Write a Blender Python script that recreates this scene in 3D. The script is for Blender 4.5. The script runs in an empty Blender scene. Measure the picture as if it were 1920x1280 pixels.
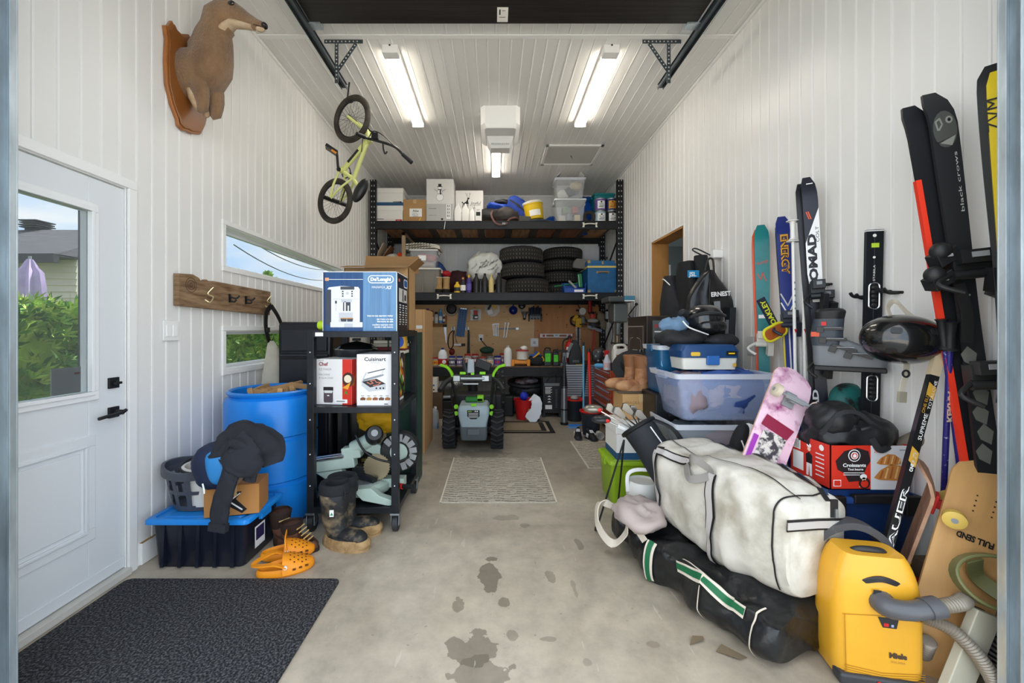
import bpy,math,random
from mathutils import Vector,Matrix,Euler,noise
random.seed(7)
SC=bpy.context.scene
C=SC.collection
R=math.radians
PI=math.pi
V=Vector
# ---------------- camera, sky, sun, exposure
FP=760.0;VX=927.0;VY=616.0;EYE=1.3
cam_d=bpy.data.cameras.new('camera');cam=bpy.data.objects.new('camera',cam_d);C.objects.link(cam)
cam_d.sensor_width=36;cam_d.lens=FP/1920*36
cam_d.shift_x=(960-VX)/1920;cam_d.shift_y=-(640-VY)/1920
cam_d.clip_start=.05;cam_d.clip_end=300
cam.location=(0,0,EYE);cam.rotation_euler=(R(90),0,0)
SC.camera=cam
SC.view_settings.view_transform='Standard';SC.view_settings.look='None'
SC.view_settings.gamma=1;SC.view_settings.use_curve_mapping=False
SC.view_settings.exposure=1.3
def nd(nt,typ,**kw):
 n=nt.nodes.new(typ)
 for k,v in kw.items():
  if hasattr(n,k)and not(k[0].isupper()):setattr(n,k,v)
  else:n.inputs[k.replace('_',' ')].default_value=v
 return n
W=bpy.data.worlds.new('sky');SC.world=W;W.use_nodes=True
nt=W.node_tree;nt.nodes.clear()
tc=nd(nt,'ShaderNodeTexCoord');mp=nd(nt,'ShaderNodeMapping');mp.inputs['Scale'].default_value=(1,1,3.2)
nz=nd(nt,'ShaderNodeTexNoise',Scale=2.3,Detail=7.0,Roughness=.55)
rp=nd(nt,'ShaderNodeValToRGB');rp.color_ramp.elements[0].position=.42;rp.color_ramp.elements[1].position=.62
rp.color_ramp.elements[0].color=(.50,.68,.90,1);rp.color_ramp.elements[1].color=(1,.95,.88,1)
bg=nd(nt,'ShaderNodeBackground',Strength=1.35);wo=nd(nt,'ShaderNodeOutputWorld')
nt.links.new(tc.outputs['Generated'],mp.inputs['Vector']);nt.links.new(mp.outputs[0],nz.inputs['Vector'])
nt.links.new(nz.outputs[0],rp.inputs[0]);nt.links.new(rp.outputs[0],bg.inputs[0]);nt.links.new(bg.outputs[0],wo.inputs[0])
sun_d=bpy.data.lights.new('sun','SUN');sun_d.energy=11.0;sun_d.angle=R(6);sun_d.color=(1,.95,.86)
sun=bpy.data.objects.new('sun',sun_d);C.objects.link(sun)
sun.rotation_euler=V((.35,1,1.35)).to_track_quat('Z','Y').to_euler()
# ---------------- materials
def hexc(h):
 if not isinstance(h,str):return tuple(h)+(1,)if len(h)==3 else tuple(h)
 h=h.lstrip('#');c=[int(h[i:i+2],16)/255 for i in(0,2,4)]
 return tuple((x/12.92 if x<=.04045 else((x+.055)/1.055)**2.4)for x in c)+(1,)
_M={}
def mat(col,rough=.5,metal=0,bump=0,bs=60,var=.0,vs=6,trans=0,emit=0,alpha=1,coat=0,ior=1.45,col2=None,stretch=None,det=4,lo=.35,hi=.65,sheen=0):
 key=(col,rough,metal,bump,bs,var,vs,trans,emit,alpha,coat,col2,stretch,lo,hi)
 if key in _M:return _M[key]
 m=bpy.data.materials.new('m_'+str(col).strip('#').replace(' ','')[:10]);m.use_nodes=True
 nt=m.node_tree;b=nt.nodes['Principled BSDF']
 c=hexc(col);b.inputs['Base Color'].default_value=c
 b.inputs['Roughness'].default_value=rough;b.inputs['Metallic'].default_value=metal
 b.inputs['Transmission Weight'].default_value=trans;b.inputs['Alpha'].default_value=alpha
 b.inputs['Coat Weight'].default_value=coat;b.inputs['IOR'].default_value=ior
 if sheen:b.inputs['Sheen Weight'].default_value=sheen
 if emit:
  b.inputs['Emission Color'].default_value=c;b.inputs['Emission Strength'].default_value=emit
 if bump or var or col2:
  t=nd(nt,'ShaderNodeTexCoord');src=t.outputs['Object']
  if stretch:
   mpn=nd(nt,'ShaderNodeMapping');mpn.inputs['Scale'].default_value=stretch
   nt.links.new(src,mpn.inputs[0]);src=mpn.outputs[0]
 if var or col2:
  n=nd(nt,'ShaderNodeTexNoise',Scale=float(vs),Detail=float(det),Roughness=.6);nt.links.new(src,n.inputs['Vector'])
  r=nd(nt,'ShaderNodeValToRGB');e=r.color_ramp.elements
  e[0].position=lo;e[1].position=hi
  if col2:e[0].color=c;e[1].color=hexc(col2)
  else:
   e[0].color=tuple(x*(1-var)for x in c[:3])+(1,);e[1].color=tuple(min(1,x*(1+var))for x in c[:3])+(1,)
  nt.links.new(n.outputs[0],r.inputs[0]);nt.links.new(r.outputs[0],b.inputs['Base Color'])
 if bump:
  n2=nd(nt,'ShaderNodeTexNoise',Scale=float(bs),Detail=3.0);nt.links.new(src,n2.inputs['Vector'])
  bp=nd(nt,'ShaderNodeBump',Strength=min(1.0,bump),Distance=.01);nt.links.new(n2.outputs[0],bp.inputs['Height'])
  nt.links.new(bp.outputs[0],b.inputs['Normal'])
 _M[key]=m
 return m
def glassmat(col='f4f8f8',alpha=.14,rough=.02,tint=(1,1,1,1)):
 key=('glass',col,alpha,rough,tint)
 if key in _M:return _M[key]
 m=bpy.data.materials.new('glass');m.use_nodes=True;nt=m.node_tree
 b=nt.nodes['Principled BSDF'];tr=nd(nt,'ShaderNodeBsdfTransparent',Color=tint);mx=nd(nt,'ShaderNodeMixShader');mx.inputs[0].default_value=alpha
 b.inputs['Base Color'].default_value=hexc(col);b.inputs['Roughness'].default_value=rough
 nt.links.new(tr.outputs[0],mx.inputs[1]);nt.links.new(b.outputs[0],mx.inputs[2]);nt.links.new(mx.outputs[0],nt.nodes['Material Output'].inputs[0])
 _M[key]=m
 return m
def plastic_clear(col='dfe6ee',alpha=.35):return glassmat(col,alpha,.25)
WHITE=mat('f1f1ef',.45);BLACK=mat('17181a',.5);DARK=mat('242527',.6);CHROME=mat('c9ccd0',.2,1);STEEL=mat('9aa0a4',.38,.9)
CARD=mat('b08a5c',.85,var=.06,vs=9);RUB=mat('18191a',.85,bump=.4,bs=120,var=.15,vs=30);PAPER=mat('eceae4',.8);RED=mat('c8201c',.45)
BLKMET=mat('1b1c1f',.45,.3,var=.15,vs=14);GREY=mat('8d9093',.5);YEL=mat('e9c21d',.5);GOLD=mat('c79a3a',.4)
# ---------------- mesh builder
class MB:
 def __init__(s,m=None):
  s.v=[];s.f=[];s.mi=[];s.mats=[];s.M=Matrix();s.cur=0
  s.use(m or WHITE)
 def use(s,m):
  if m not in s.mats:s.mats.append(m)
  s.cur=s.mats.index(m);return s
 def at(s,loc=(0,0,0),rot=(0,0,0),sc=None):
  s.M=Matrix.Translation(V(loc))@Euler([R(a)for a in rot]).to_matrix().to_4x4()
  if sc:s.M=s.M@Matrix.Diagonal((*sc,1))
  return s
 def add(s,vs,fs):
  o=len(s.v);M=s.M;flip=M.determinant()<0
  s.v+=[M@V(p)for p in vs]
  for f in fs:
   f=[i+o for i in f]
   s.f.append(f[::-1]if flip else f);s.mi.append(s.cur)
  return s
 def box(s,c,d,tx=1,ty=1,rot=None):
  hx,hy,hz=d[0]/2,d[1]/2,d[2]/2
  vs=[(-hx,-hy,-hz),(hx,-hy,-hz),(hx,hy,-hz),(-hx,hy,-hz),(-hx*tx,-hy*ty,hz),(hx*tx,-hy*ty,hz),(hx*tx,hy*ty,hz),(-hx*tx,hy*ty,hz)]
  if rot:
   E=Euler([R(a)for a in rot]).to_matrix();vs=[E@V(p)for p in vs]
  c=V(c);vs=[c+V(p)for p in vs]
  return s.add(vs,[(3,2,1,0),(4,5,6,7),(0,1,5,4),(1,2,6,5),(2,3,7,6),(3,0,4,7)])
 def bx(s,x0,x1,y0,y1,z0,z1):return s.box(((x0+x1)/2,(y0+y1)/2,(z0+z1)/2),(x1-x0,y1-y0,z1-z0))
 def loft(s,rings,caps=True,closed=False,wrap=True):
  n=len(rings[0]);vs=[p for r in rings for p in r];fs=[]
  m=len(rings)
  for i in range(m if closed else m-1):
   a=i*n;b=((i+1)%m)*n
   for j in range(n if wrap else n-1):
    k=(j+1)%n
    fs.append((a+j,a+k,b+k,b+j))
  if caps and not closed:
   fs.append(tuple(range(n))[::-1]);fs.append(tuple((m-1)*n+j for j in range(n)))
  return s.add(vs,fs)
 def cyl(s,p0,p1,r,r2=None,n=14,caps=True):return s.tube([p0,p1],[r,r if r2 is None else r2],n,caps=caps)
 def tube(s,pts,r,n=8,closed=False,caps=True,flat=None,up=None):
  pts=[V(p)for p in pts];m=len(pts);rs=r if isinstance(r,(list,tuple))else[r]*m
  rings=[];prev=None
  for i,p in enumerate(pts):
   a=pts[(i-1)%m]if(closed or i>0)else p;b=pts[(i+1)%m]if(closed or i<m-1)else p
   t=(b-a)
   t=t.normalized()if t.length>1e-9 else V((0,0,1))
   if prev is None:
    g=V(up)if up else(V((0,0,1))if abs(t.z)<.9 else V((1,0,0)))
   else:g=prev
   if up and prev is not None:g=V(up)
   x=g-t*g.dot(t)
   if x.length<1e-6:x=(prev or V((1,0,0)))
   x.normalize();y=t.cross(x);prev=x
   if flat:
    w,th=flat[0]/2*rs[i],flat[1]/2*rs[i]
    rings.append([p+x*th*u+y*w*v for u,v in((1,-1),(1,1),(-1,1),(-1,-1))])
   else:
    rings.append([p+x*rs[i]*math.cos(q*2*PI/n)+y*rs[i]*math.sin(q*2*PI/n)for q in range(n)])
  return s.loft(rings,caps,closed)
 def lathe(s,prof,n=24,caps=False,sc=(1,1)):
  rings=[[(r*math.cos(q*2*PI/n)*sc[0],r*math.sin(q*2*PI/n)*sc[1],z)for q in range(n)]for r,z in prof]
  return s.loft(rings,caps)
 def prism(s,poly,y0,y1):
  n=len(poly);a=sum(poly[i][0]*poly[(i+1)%n][1]-poly[(i+1)%n][0]*poly[i][1]for i in range(n))
  if a<0:poly=poly[::-1]
  return s.loft([[(x,y1,z)for x,z in poly],[(x,y0,z)for x,z in poly]])
 def ell(s,c,r,p=1.0,n=20,m=12,amp=0,fr=6,seed=0,zmin=None,fold=0):
  c=V(c);rings=[]
  def sp(a):return math.copysign(abs(a)**p,a)
  for i in range(m+1):
   t=-PI/2+PI*i/m
   ct,st=sp(max(1e-4,math.cos(t))),sp(math.sin(t));ring=[]
   for j in range(n):
    q=2*PI*j/n
    d=V((r[0]*ct*sp(math.cos(q)),r[1]*ct*sp(math.sin(q)),r[2]*st))
    if amp:
     w=noise.noise((d+V((seed*7.1,seed,0)))*fr)
     if fold:w+=fold*(.5-abs(noise.noise((d+V((seed,3,1)))*fr*1.9))*2)
     nn=V((d.x/r[0]**2,d.y/r[1]**2,d.z/r[2]**2))
     if nn.length>0:d+=nn.normalized()*w*amp
    if zmin is not None and d.z<zmin:d.z=zmin
    ring.append(c+d)
   rings.append(ring)
  return s.loft(rings)
 def rect(s,u0,v0,u1,v1,k=1):o=-.0007*k;return s.add([(u0,o,v0),(u1,o,v0),(u1,o,v1),(u0,o,v1)],[(0,1,2,3)])
 def poly(s,pts,k=1):
  a=sum(pts[i][0]*pts[(i+1)%len(pts)][1]-pts[(i+1)%len(pts)][0]*pts[i][1]for i in range(len(pts)))
  if a<0:pts=pts[::-1]
  return s.add([(u,-.0007*k,v)for u,v in pts],[tuple(range(len(pts)))])
 def disc(s,u,v,r,k=1,rv=None,n=18):return s.poly([(u+r*math.cos(2*PI*i/n),v+(rv or r)*math.sin(2*PI*i/n))for i in range(n)],k)
 def line(s,pts,w,k=1):
  for(a,b),(c,d)in zip(pts,pts[1:]):
   t=V((c-a,d-b));
   if t.length<1e-7:continue
   t.normalize();nx,ny=-t.y*w/2,t.x*w/2;e=t*w*.3
   s.poly([(a+nx-e.x,b+ny-e.y),(c+nx+e.x,d+ny+e.y),(c-nx+e.x,d-ny+e.y),(a-nx-e.x,b-ny-e.y)],k)
  return s
 def text(s,txt,u,v,size,k=1,al='LEFT',bold=0,wid=None,shear=0,rot=0):
  cu=bpy.data.curves.new('t','FONT');cu.body=txt;cu.size=size;cu.align_x=al;cu.offset=bold*size;cu.shear=shear;cu.resolution_u=2
  o=bpy.data.objects.new('t',cu);me=bpy.data.meshes.new_from_object(o)
  xs=[p.co.x for p in me.vertices]or[0];w0=max(xs)-min(xs)
  kx=wid/w0 if wid and w0>0 else 1
  ca,sa=math.cos(R(rot)),math.sin(R(rot))
  vs=[(u+p.co.x*kx*ca-p.co.y*sa,-.0007*k,v+p.co.x*kx*sa+p.co.y*ca)for p in me.vertices]
  s.add(vs,[tuple(p.vertices)for p in me.polygons])
  bpy.data.meshes.remove(me);bpy.data.objects.remove(o);bpy.data.curves.remove(cu)
  return s
 def build(s,name,parent=None,bevel=0,seg=2,ang=38,sub=0,loc=None,rot=None,flat=False):
  me=bpy.data.meshes.new(name);me.from_pydata([tuple(p)for p in s.v],[],s.f)
  for m in s.mats:me.materials.append(m)
  me.polygons.foreach_set('material_index',s.mi);me.update()
  if not flat:
   me.shade_smooth();me.set_sharp_from_angle(angle=R(ang))
  o=bpy.data.objects.new(name,me);C.objects.link(o)
  if bevel:
   b=o.modifiers.new('bevel','BEVEL');b.width=bevel;b.segments=seg;b.limit_method='ANGLE';b.angle_limit=R(40);b.harden_normals=True
  if sub:
   b=o.modifiers.new('sub','SUBSURF');b.levels=sub;b.render_levels=sub
  if parent:o.parent=parent
  if loc is not None:o.location=loc
  if rot is not None:o.rotation_euler=[R(a)for a in rot]
  return o
def tag(o,label,cat,group=None,kind=None):
 o['label']=label;o['category']=cat
 if group:o['group']=group
 if kind:o['kind']=kind
 return o
def thing(name,label,cat,loc=(0,0,0),rot=(0,0,0),group=None):
 o=bpy.data.objects.new(name,None);o.empty_display_size=.05;C.objects.link(o)
 o.location=loc;o.rotation_euler=[R(a)for a in rot]
 return tag(o,label,cat,group)
def struct(o):o['kind']='structure';return o
def dup(root,loc,rot=None,label=None,sc=None):
 r=root.copy();C.objects.link(r);r.location=loc
 if rot is not None:r.rotation_euler=[R(a)for a in rot]
 if sc:r.scale=sc
 if label:r['label']=label
 for ch in list(root.children):
  c=ch.copy();C.objects.link(c);c.parent=r
  for g in list(ch.children):
   d=g.copy();C.objects.link(d);d.parent=c
 return r
def P(x,y,Z):return V(((x-VX)/FP*Z,Z,EYE-(y-VY)/FP*Z))
def X(x,Z):return(x-VX)/FP*Z
def H(y,Z):return EYE-(y-VY)/FP*Z
def arc(c,r,a0,a1,n,plane='xz'):
 out=[]
 for i in range(n+1):
  a=R(a0+(a1-a0)*i/n);u,v=r*math.cos(a),r*math.sin(a)
  out.append(V(c)+(V((u,0,v))if plane=='xz' else V((u,v,0))if plane=='xy' else V((0,u,v))))
 return out
def curve(pts,k=6):
 pts=[V(p)for p in pts];out=[]
 for i in range(len(pts)-1):
  a=pts[max(0,i-1)];b=pts[i];c=pts[i+1];d=pts[min(len(pts)-1,i+2)]
  for j in range(k):
   t=j/k
   out.append(.5*((2*b)+(c-a)*t+(2*a-5*b+4*c-d)*t*t+(3*b-a-3*c+d)*t**3))
 out.append(pts[-1]);return out
def rrect(w,h,r,n=4,cx=0,cy=0):
 o=[]
 for sx,sy,a in((1,1,0),(-1,1,90),(-1,-1,180),(1,-1,270)):
  for i in range(n+1):
   q=R(a+90*i/n);o.append((cx+sx*(w/2-r)+r*math.cos(q),cy+sy*(h/2-r)+r*math.sin(q)))
 return o
# ---------------- room shell
XL,XR,YF,YB,ZC=-1.95,1.97,1.26,7.3,3.70
YR=6.13
PVC=mat('eae9e6',.32,var=.015,vs=1.5);PVCL=mat('f2f2f0',.3)
def panel(mb,axis,a0,a1,b0,b1,pos,nrm,ph=0.0):
 """ribbed lining over a rectangle: ribs repeat along a every 10 cm; plane at pos, facing nrm"""
 def pt(a,b,d):
  p=pos+nrm*(-d)
  return(p,a,b)if axis=='x' else(a,p,b)if axis=='y' else(a,b,p)
 prof=[];k=math.floor((a0-ph)/.1)-1
 while ph+k*.1<a1+.1:
  s=ph+k*.1
  prof+=[(s,0),(s+.002,.003),(s+.004,.003),(s+.006,-.003),(s+.015,-.003),(s+.018,0)];k+=1
 cl=[]
 for i,(a,d)in enumerate(prof):
  if a0<a<a1:cl.append((a,d))
 cl=[(a0,0)]+cl+[(a1,0)]
 vs=[pt(a,b0,d)for a,d in cl]+[pt(a,b1,d)for a,d in cl];n=len(cl)
 fs=[(i,i+1,n+i+1,n+i)for i in range(n-1)];tops=[abs(cl[i][1]+.003)<1e-5 and abs(cl[i+1][1]+.003)<1e-5 for i in range(n-1)]
 e=(V(vs[1])-V(vs[0])).cross(V(vs[n])-V(vs[0]))
 want={'x':V((nrm,0,0)),'y':V((0,nrm,0)),'z':V((0,0,nrm))}[axis]
 if e.dot(want)<0:fs=[f[::-1]for f in fs]
 mb.add(vs,[f for f,q in zip(fs,tops)if not q]);mb.use(PVCL);mb.add(vs,[f for f,q in zip(fs,tops)if q]);mb.use(PVC)
def wall_with_holes(name,axis,a0,a1,b0,b1,pos,nrm,holes,th=.16):
 mb=MB(PVC);holes=sorted(holes)
 def rec(u0,u1,w0,w1):
  if u1-u0<1e-4 or w1-w0<1e-4:return
  panel(mb,axis,u0,u1,w0,w1,pos,nrm)
  p0,p1=sorted((pos-nrm*.0105,pos-nrm*th))
  if axis=='x':mb.bx(p0,p1,u0,u1,w0,w1)
  else:mb.bx(u0,u1,p0,p1,w0,w1)
 cols=sorted({a0,a1,*[h[0]for h in holes],*[h[1]for h in holes]})
 for u0,u1 in zip(cols,cols[1:]):
  cut=sorted([(h[2],h[3])for h in holes if h[0]<=u0+1e-6 and h[1]>=u1-1e-6]);z=b0
  for c0,c1 in cut:rec(u0,u1,z,c0);z=c1
  rec(u0,u1,z,b1)
 return struct(mb.build(name,flat=True))
W1=(2.93,5.2,1.75,2.05);W2=(2.93,4.3,1.0,1.285);D1=(1.27,2.15,0.0,2.05);D2=(4.21,5.07,0.0,2.375)
wall_with_holes('wall_left','x',YF,YB,0,ZC,XL,1,[W1,W2,D1])
wall_with_holes('wall_right','x',YF,YB,0,ZC,XR,-1,[D2])
wall_with_holes('wall_back','y',XL-.16,XR+.16,0,ZC,YB,-1,[])
JL,JR=-1.59,1.68
mb=MB(mat('9a9c9e',.6));mb.bx(XL-.16,JL,YF-.16,YF,0,ZC);mb.bx(JR,XR+.16,YF-.16,YF,0,ZC);mb.bx(JL,JR,YF-.16,YF,3.3,ZC)
struct(mb.build('wall_front'))
mb=MB(PVC);panel(mb,'z',XL,XR,YF-.16,3.32,ZC,-1);panel(mb,'z',XL,XR,3.32,YB,ZC,-1,.03);mb.bx(XL-.16,XR+.16,YF-.16,YB+.16,ZC+.011,ZC+.2)
struct(mb.build('ceiling',flat=True))
mb=MB(PVCL);mb.bx(XL,XR,3.30,3.345,ZC-.012,ZC-.001);struct(mb.build('trim_1',bevel=.003))
tr=MB(PVCL)
for x in(XL+.008,XR-.008):tr.bx(x-.009,x+.009,YF,YB,ZC-.03,ZC-.003)
tr.bx(XL+.02,XR-.02,YB-.016,YB-.002,ZC-.03,ZC-.003);struct(tr.build('trim_2'))
def concrete():
 m=bpy.data.materials.new('concrete');m.use_nodes=True;nt=m.node_tree;b=nt.nodes['Principled BSDF'];L=nt.links.new
 t=nd(nt,'ShaderNodeTexCoord');O=t.outputs['Object']
 n1=nd(nt,'ShaderNodeTexNoise',Scale=.9,Detail=6.0,Roughness=.6,Distortion=.6);L(O,n1.inputs['Vector'])
 r1=nd(nt,'ShaderNodeValToRGB');e=r1.color_ramp.elements;e[0].position=.32;e[0].color=hexc('9f9280');e[1].position=.66;e[1].color=hexc('cdc2af');L(n1.outputs[0],r1.inputs[0])
 n2=nd(nt,'ShaderNodeTexNoise',Scale=7.0,Detail=8.0,Roughness=.7);L(O,n2.inputs['Vector'])
 r2=nd(nt,'ShaderNodeValToRGB');e=r2.color_ramp.elements;e[0].position=.3;e[0].color=(.72,.72,.72,1);e[1].position=.7;e[1].color=(1.08,1.07,1.05,1);L(n2.outputs[0],r2.inputs[0])
 mu=nd(nt,'ShaderNodeMix',data_type='RGBA',blend_type='MULTIPLY');mu.inputs[0].default_value=1;L(r1.outputs[0],mu.inputs[6]);L(r2.outputs[0],mu.inputs[7])
 cur=mu.outputs[2]
 nw=nd(nt,'ShaderNodeTexNoise',Scale=11.0,Detail=4.0);L(O,nw.inputs['Vector'])
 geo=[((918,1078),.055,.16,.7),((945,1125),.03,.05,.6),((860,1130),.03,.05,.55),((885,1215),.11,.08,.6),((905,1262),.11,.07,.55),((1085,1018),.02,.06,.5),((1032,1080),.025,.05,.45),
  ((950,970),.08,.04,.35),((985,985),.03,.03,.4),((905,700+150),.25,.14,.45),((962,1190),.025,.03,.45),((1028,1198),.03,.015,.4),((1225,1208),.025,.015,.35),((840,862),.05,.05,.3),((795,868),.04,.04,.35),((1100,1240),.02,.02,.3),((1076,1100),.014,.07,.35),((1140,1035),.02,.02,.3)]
 sep=nd(nt,'ShaderNodeSeparateXYZ');L(O,sep.inputs[0])
 def mth(op,a,bb=None):
  n=nd(nt,'ShaderNodeMath',operation=op)
  for i,q in enumerate((a,bb)):
   if q is None:continue
   if isinstance(q,(int,float)):n.inputs[i].default_value=q
   else:L(q,n.inputs[i])
  return n.outputs[0]
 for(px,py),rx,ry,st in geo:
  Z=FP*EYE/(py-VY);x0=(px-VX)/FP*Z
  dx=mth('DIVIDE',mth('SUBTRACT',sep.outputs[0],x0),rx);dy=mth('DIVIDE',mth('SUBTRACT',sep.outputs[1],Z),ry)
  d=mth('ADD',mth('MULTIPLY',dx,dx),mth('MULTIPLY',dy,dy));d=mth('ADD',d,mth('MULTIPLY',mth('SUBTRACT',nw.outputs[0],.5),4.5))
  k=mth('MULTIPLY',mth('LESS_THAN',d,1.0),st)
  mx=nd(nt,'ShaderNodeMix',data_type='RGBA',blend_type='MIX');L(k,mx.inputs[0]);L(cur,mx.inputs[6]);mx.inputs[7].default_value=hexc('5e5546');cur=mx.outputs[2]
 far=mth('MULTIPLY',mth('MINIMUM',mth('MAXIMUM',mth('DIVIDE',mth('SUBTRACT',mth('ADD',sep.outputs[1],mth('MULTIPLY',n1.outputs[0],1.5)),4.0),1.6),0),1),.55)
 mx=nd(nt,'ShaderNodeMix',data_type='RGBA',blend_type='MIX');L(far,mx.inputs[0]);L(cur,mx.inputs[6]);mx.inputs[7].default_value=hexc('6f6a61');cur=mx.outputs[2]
 mp=nd(nt,'ShaderNodeMapping');mp.inputs['Rotation'].default_value=(0,0,.5);mp.inputs['Scale'].default_value=(14,1.6,1);L(O,mp.inputs[0])
 n3=nd(nt,'ShaderNodeTexNoise',Scale=2.0,Detail=3.0);L(mp.outputs[0],n3.inputs['Vector'])
 k=mth('MULTIPLY',mth('GREATER_THAN',n3.outputs[0],.70),.3)
 mx=nd(nt,'ShaderNodeMix',data_type='RGBA',blend_type='MIX');L(k,mx.inputs[0]);L(cur,mx.inputs[6]);mx.inputs[7].default_value=hexc('d6d0c2');cur=mx.outputs[2]
 n4=nd(nt,'ShaderNodeTexNoise',Scale=38.0,Detail=2.0);L(O,n4.inputs['Vector'])
 k=mth('MULTIPLY',mth('GREATER_THAN',n4.outputs[0],.73),.45)
 mx=nd(nt,'ShaderNodeMix',data_type='RGBA',blend_type='MIX');L(k,mx.inputs[0]);L(cur,mx.inputs[6]);mx.inputs[7].default_value=hexc('6a6052');cur=mx.outputs[2]
 L(cur,b.inputs['Base Color']);b.inputs['Roughness'].default_value=.48
 bp=nd(nt,'ShaderNodeBump',Strength=.25,Distance=.004);L(n2.outputs[0],bp.inputs['Height']);L(bp.outputs[0],b.inputs['Normal'])
 return m
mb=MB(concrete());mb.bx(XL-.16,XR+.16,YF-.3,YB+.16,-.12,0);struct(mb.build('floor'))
mb=MB(mat('a9a59c',.85,var=.1,vs=3));mb.bx(-12,12,-14,YF-.3,-.13,-.01);struct(mb.build('driveway'))
mb=MB(mat('5f7a34',.9,var=.3,vs=3));mb.bx(-30,XL-.165,YF-.3,40,-.14,-.02);struct(mb.build('lawn'))
mb=MB(PVCL);mb.bx(XL,XL+.016,2.225,YB,.002,.12);mb.use(mat('9b7a4a',.8)).bx(XL,XL+.017,2.226,2.6,.1195,.1225);struct(mb.build('baseboard_left',bevel=.002))
mb=MB(PVCL);mb.bx(XR-.016,XR,YF,4.17,.002,.10);struct(mb.build('baseboard_right',bevel=.002))
mb=MB(PVCL);mb.bx(XL+.02,XR-.02,YB-.016,YB-.001,.002,.10);struct(mb.build('baseboard_back',bevel=.002))
DM=mat('e3e7ea',.35);DMT=mat('eef0f1',.35)
dr=bpy.data.objects.new('door_1',None);C.objects.link(dr);struct(dr)
mb=MB(DM);x0,x1=XL-.05,XL-.008;a0,a1=1.275,2.142;g0,g1,gz0,gz1=1.455,1.955,.995,1.868
for(u0,u1,w0,w1)in((a0,g0,.04,2.035),(g1,a1,.04,2.035),(g0,g1,.04,gz0),(g0,g1,gz1,2.035)):mb.bx(x0,x1,u0,u1,w0,w1)
mb.use(DMT)
def yzframe(mb,u0,u1,w0,w1,w,xa,xb):
 mb.bx(xa,xb,u0-w,u1+w,w0-w,w0);mb.bx(xa,xb,u0-w,u1+w,w1,w1+w);mb.bx(xa,xb,u0-w,u0,w0,w1);mb.bx(xa,xb,u1,u1+w,w0,w1)
yzframe(mb,g0,g1,gz0,gz1,.042,x1-.001,x1+.012);yzframe(mb,g0,g1,gz0,gz1,.018,x1,x1+.02)
mb.use(DM);yzframe(mb,1.50,1.93,.33,.73,.055,x1-.001,x1+.007);yzframe(mb,1.50,1.93,.33,.73,.014,x1,x1+.014);mb.bx(x1-.001,x1+.008,1.52,1.91,.35,.71)
mb.bx(x1,x1+.006,a0,a1,.045,.10)
mb.build('door_leaf',dr,bevel=.004)
mb=MB(glassmat('f4f8f8',.06,.02,(.56,.58,.59,1)));mb.bx(x1-.010,x1-.004,g0,g1,gz0,gz1);mb.build('glass_pane',dr)
mb=MB(mat('dcdcd8',.8));mb.bx(x1-.0130,x1-.0115,1.80,1.93,1.0,1.12);mb.bx(x1-.0130,x1-.0115,1.5,1.62,1.0,1.13);mb.use(mat('c2392f',.7)).bx(x1-.0112,x1-.0108,1.90,1.925,1.085,1.095)
mb.build('pane_sticker',dr)
mb=MB(PVCL);yzframe(mb,a0-.03,2.15,-.2,2.045,.05,XL-.001,XL+.014);mb.bx(XL-.16,XL-.001,a1+.003,a1+.009,0,2.05);mb.bx(XL-.16,XL-.001,a0,a1,2.04,2.05)
mb.use(mat('cfccc4',.5)).bx(XL-.16,XL+.03,1.27,2.15,.001,.037);mb.build('door_frame',dr,bevel=.003)
mb=MB(BLACK);mb.bx(x1,x1+.012,2.05,2.105,.995,1.05);mb.cyl((x1,2.078,1.022),(x1+.03,2.078,1.022),.012);mb.bx(x1+.02,x1+.034,2.06,2.098,1.016,1.028);mb.build('deadbolt',dr,bevel=.002)
mb=MB(BLACK);mb.bx(x1,x1+.012,2.05,2.105,.845,.90);mb.cyl((x1,2.078,.873),(x1+.055,2.078,.873),.013);mb.tube(curve([(x1+.05,2.10,.88),(x1+.055,2.07,.872),(x1+.052,2.0,.868),(x1+.05,1.955,.864)]),.009,flat=(2.0,.9)if 0 else None);mb.build('door_handle',dr,bevel=.002)
def strip_window(n,w,ins):
 y0,y1,z0,z1=w;r=bpy.data.objects.new(f'window_{n}',None);C.objects.link(r);struct(r)
 mb=MB(PVCL);yzframe(mb,y0,y1,z0,z1,.035,XL-.001,XL+.013)
 for(u0,u1,v0,v1)in((y0,y1,z0,z0+.008),(y0,y1,z1-.008,z1),(y0,y0+.008,z0,z1),(y1-.008,y1,z0,z1)):mb.bx(XL-.159,XL,u0,u1,v0,v1)
 mb.build('window_frame',r,bevel=.003)
 mb=MB(DMT);q=.03
 for(u0,u1,v0,v1)in((y0+.008,y1-.008,z0+.008,z0+q),(y0+.008,y1-.008,z1-q,z1-.008),(y0+.008,y0+q,z0+q,z1-q),(y1-q,y1-.008,z0+q,z1-q)):mb.bx(XL-.13,XL-.09,u0,u1,v0,v1)
 mb.build('window_sash',r,bevel=.003)
 mb=MB(glassmat('f4f8f8',.06,.02,(.56,.58,.59,1)));mb.bx(XL-.112,XL-.107,y0+q,y1-q,z0+q,z1-q);mb.build('glass_pane',r)
strip_window(1,W1,0);strip_window(2,W2,0)
PINE=mat('b9854a',.55,var=.16,vs=5,stretch=(1,1,.12),bump=.1,bs=30)
r=bpy.data.objects.new('door_2',None);C.objects.link(r);struct(r)
mb=MB(PINE);t=.022
mb.bx(XR-.004,XR+.2,D2[1]-t,D2[1],0,D2[3]);mb.bx(XR-.004,XR+.2,D2[0],D2[0]+t,0,D2[3]);mb.bx(XR-.004,XR+.2,D2[0],D2[1],D2[3]-t,D2[3]);mb.build('door_jamb',r,bevel=.002)
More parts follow.
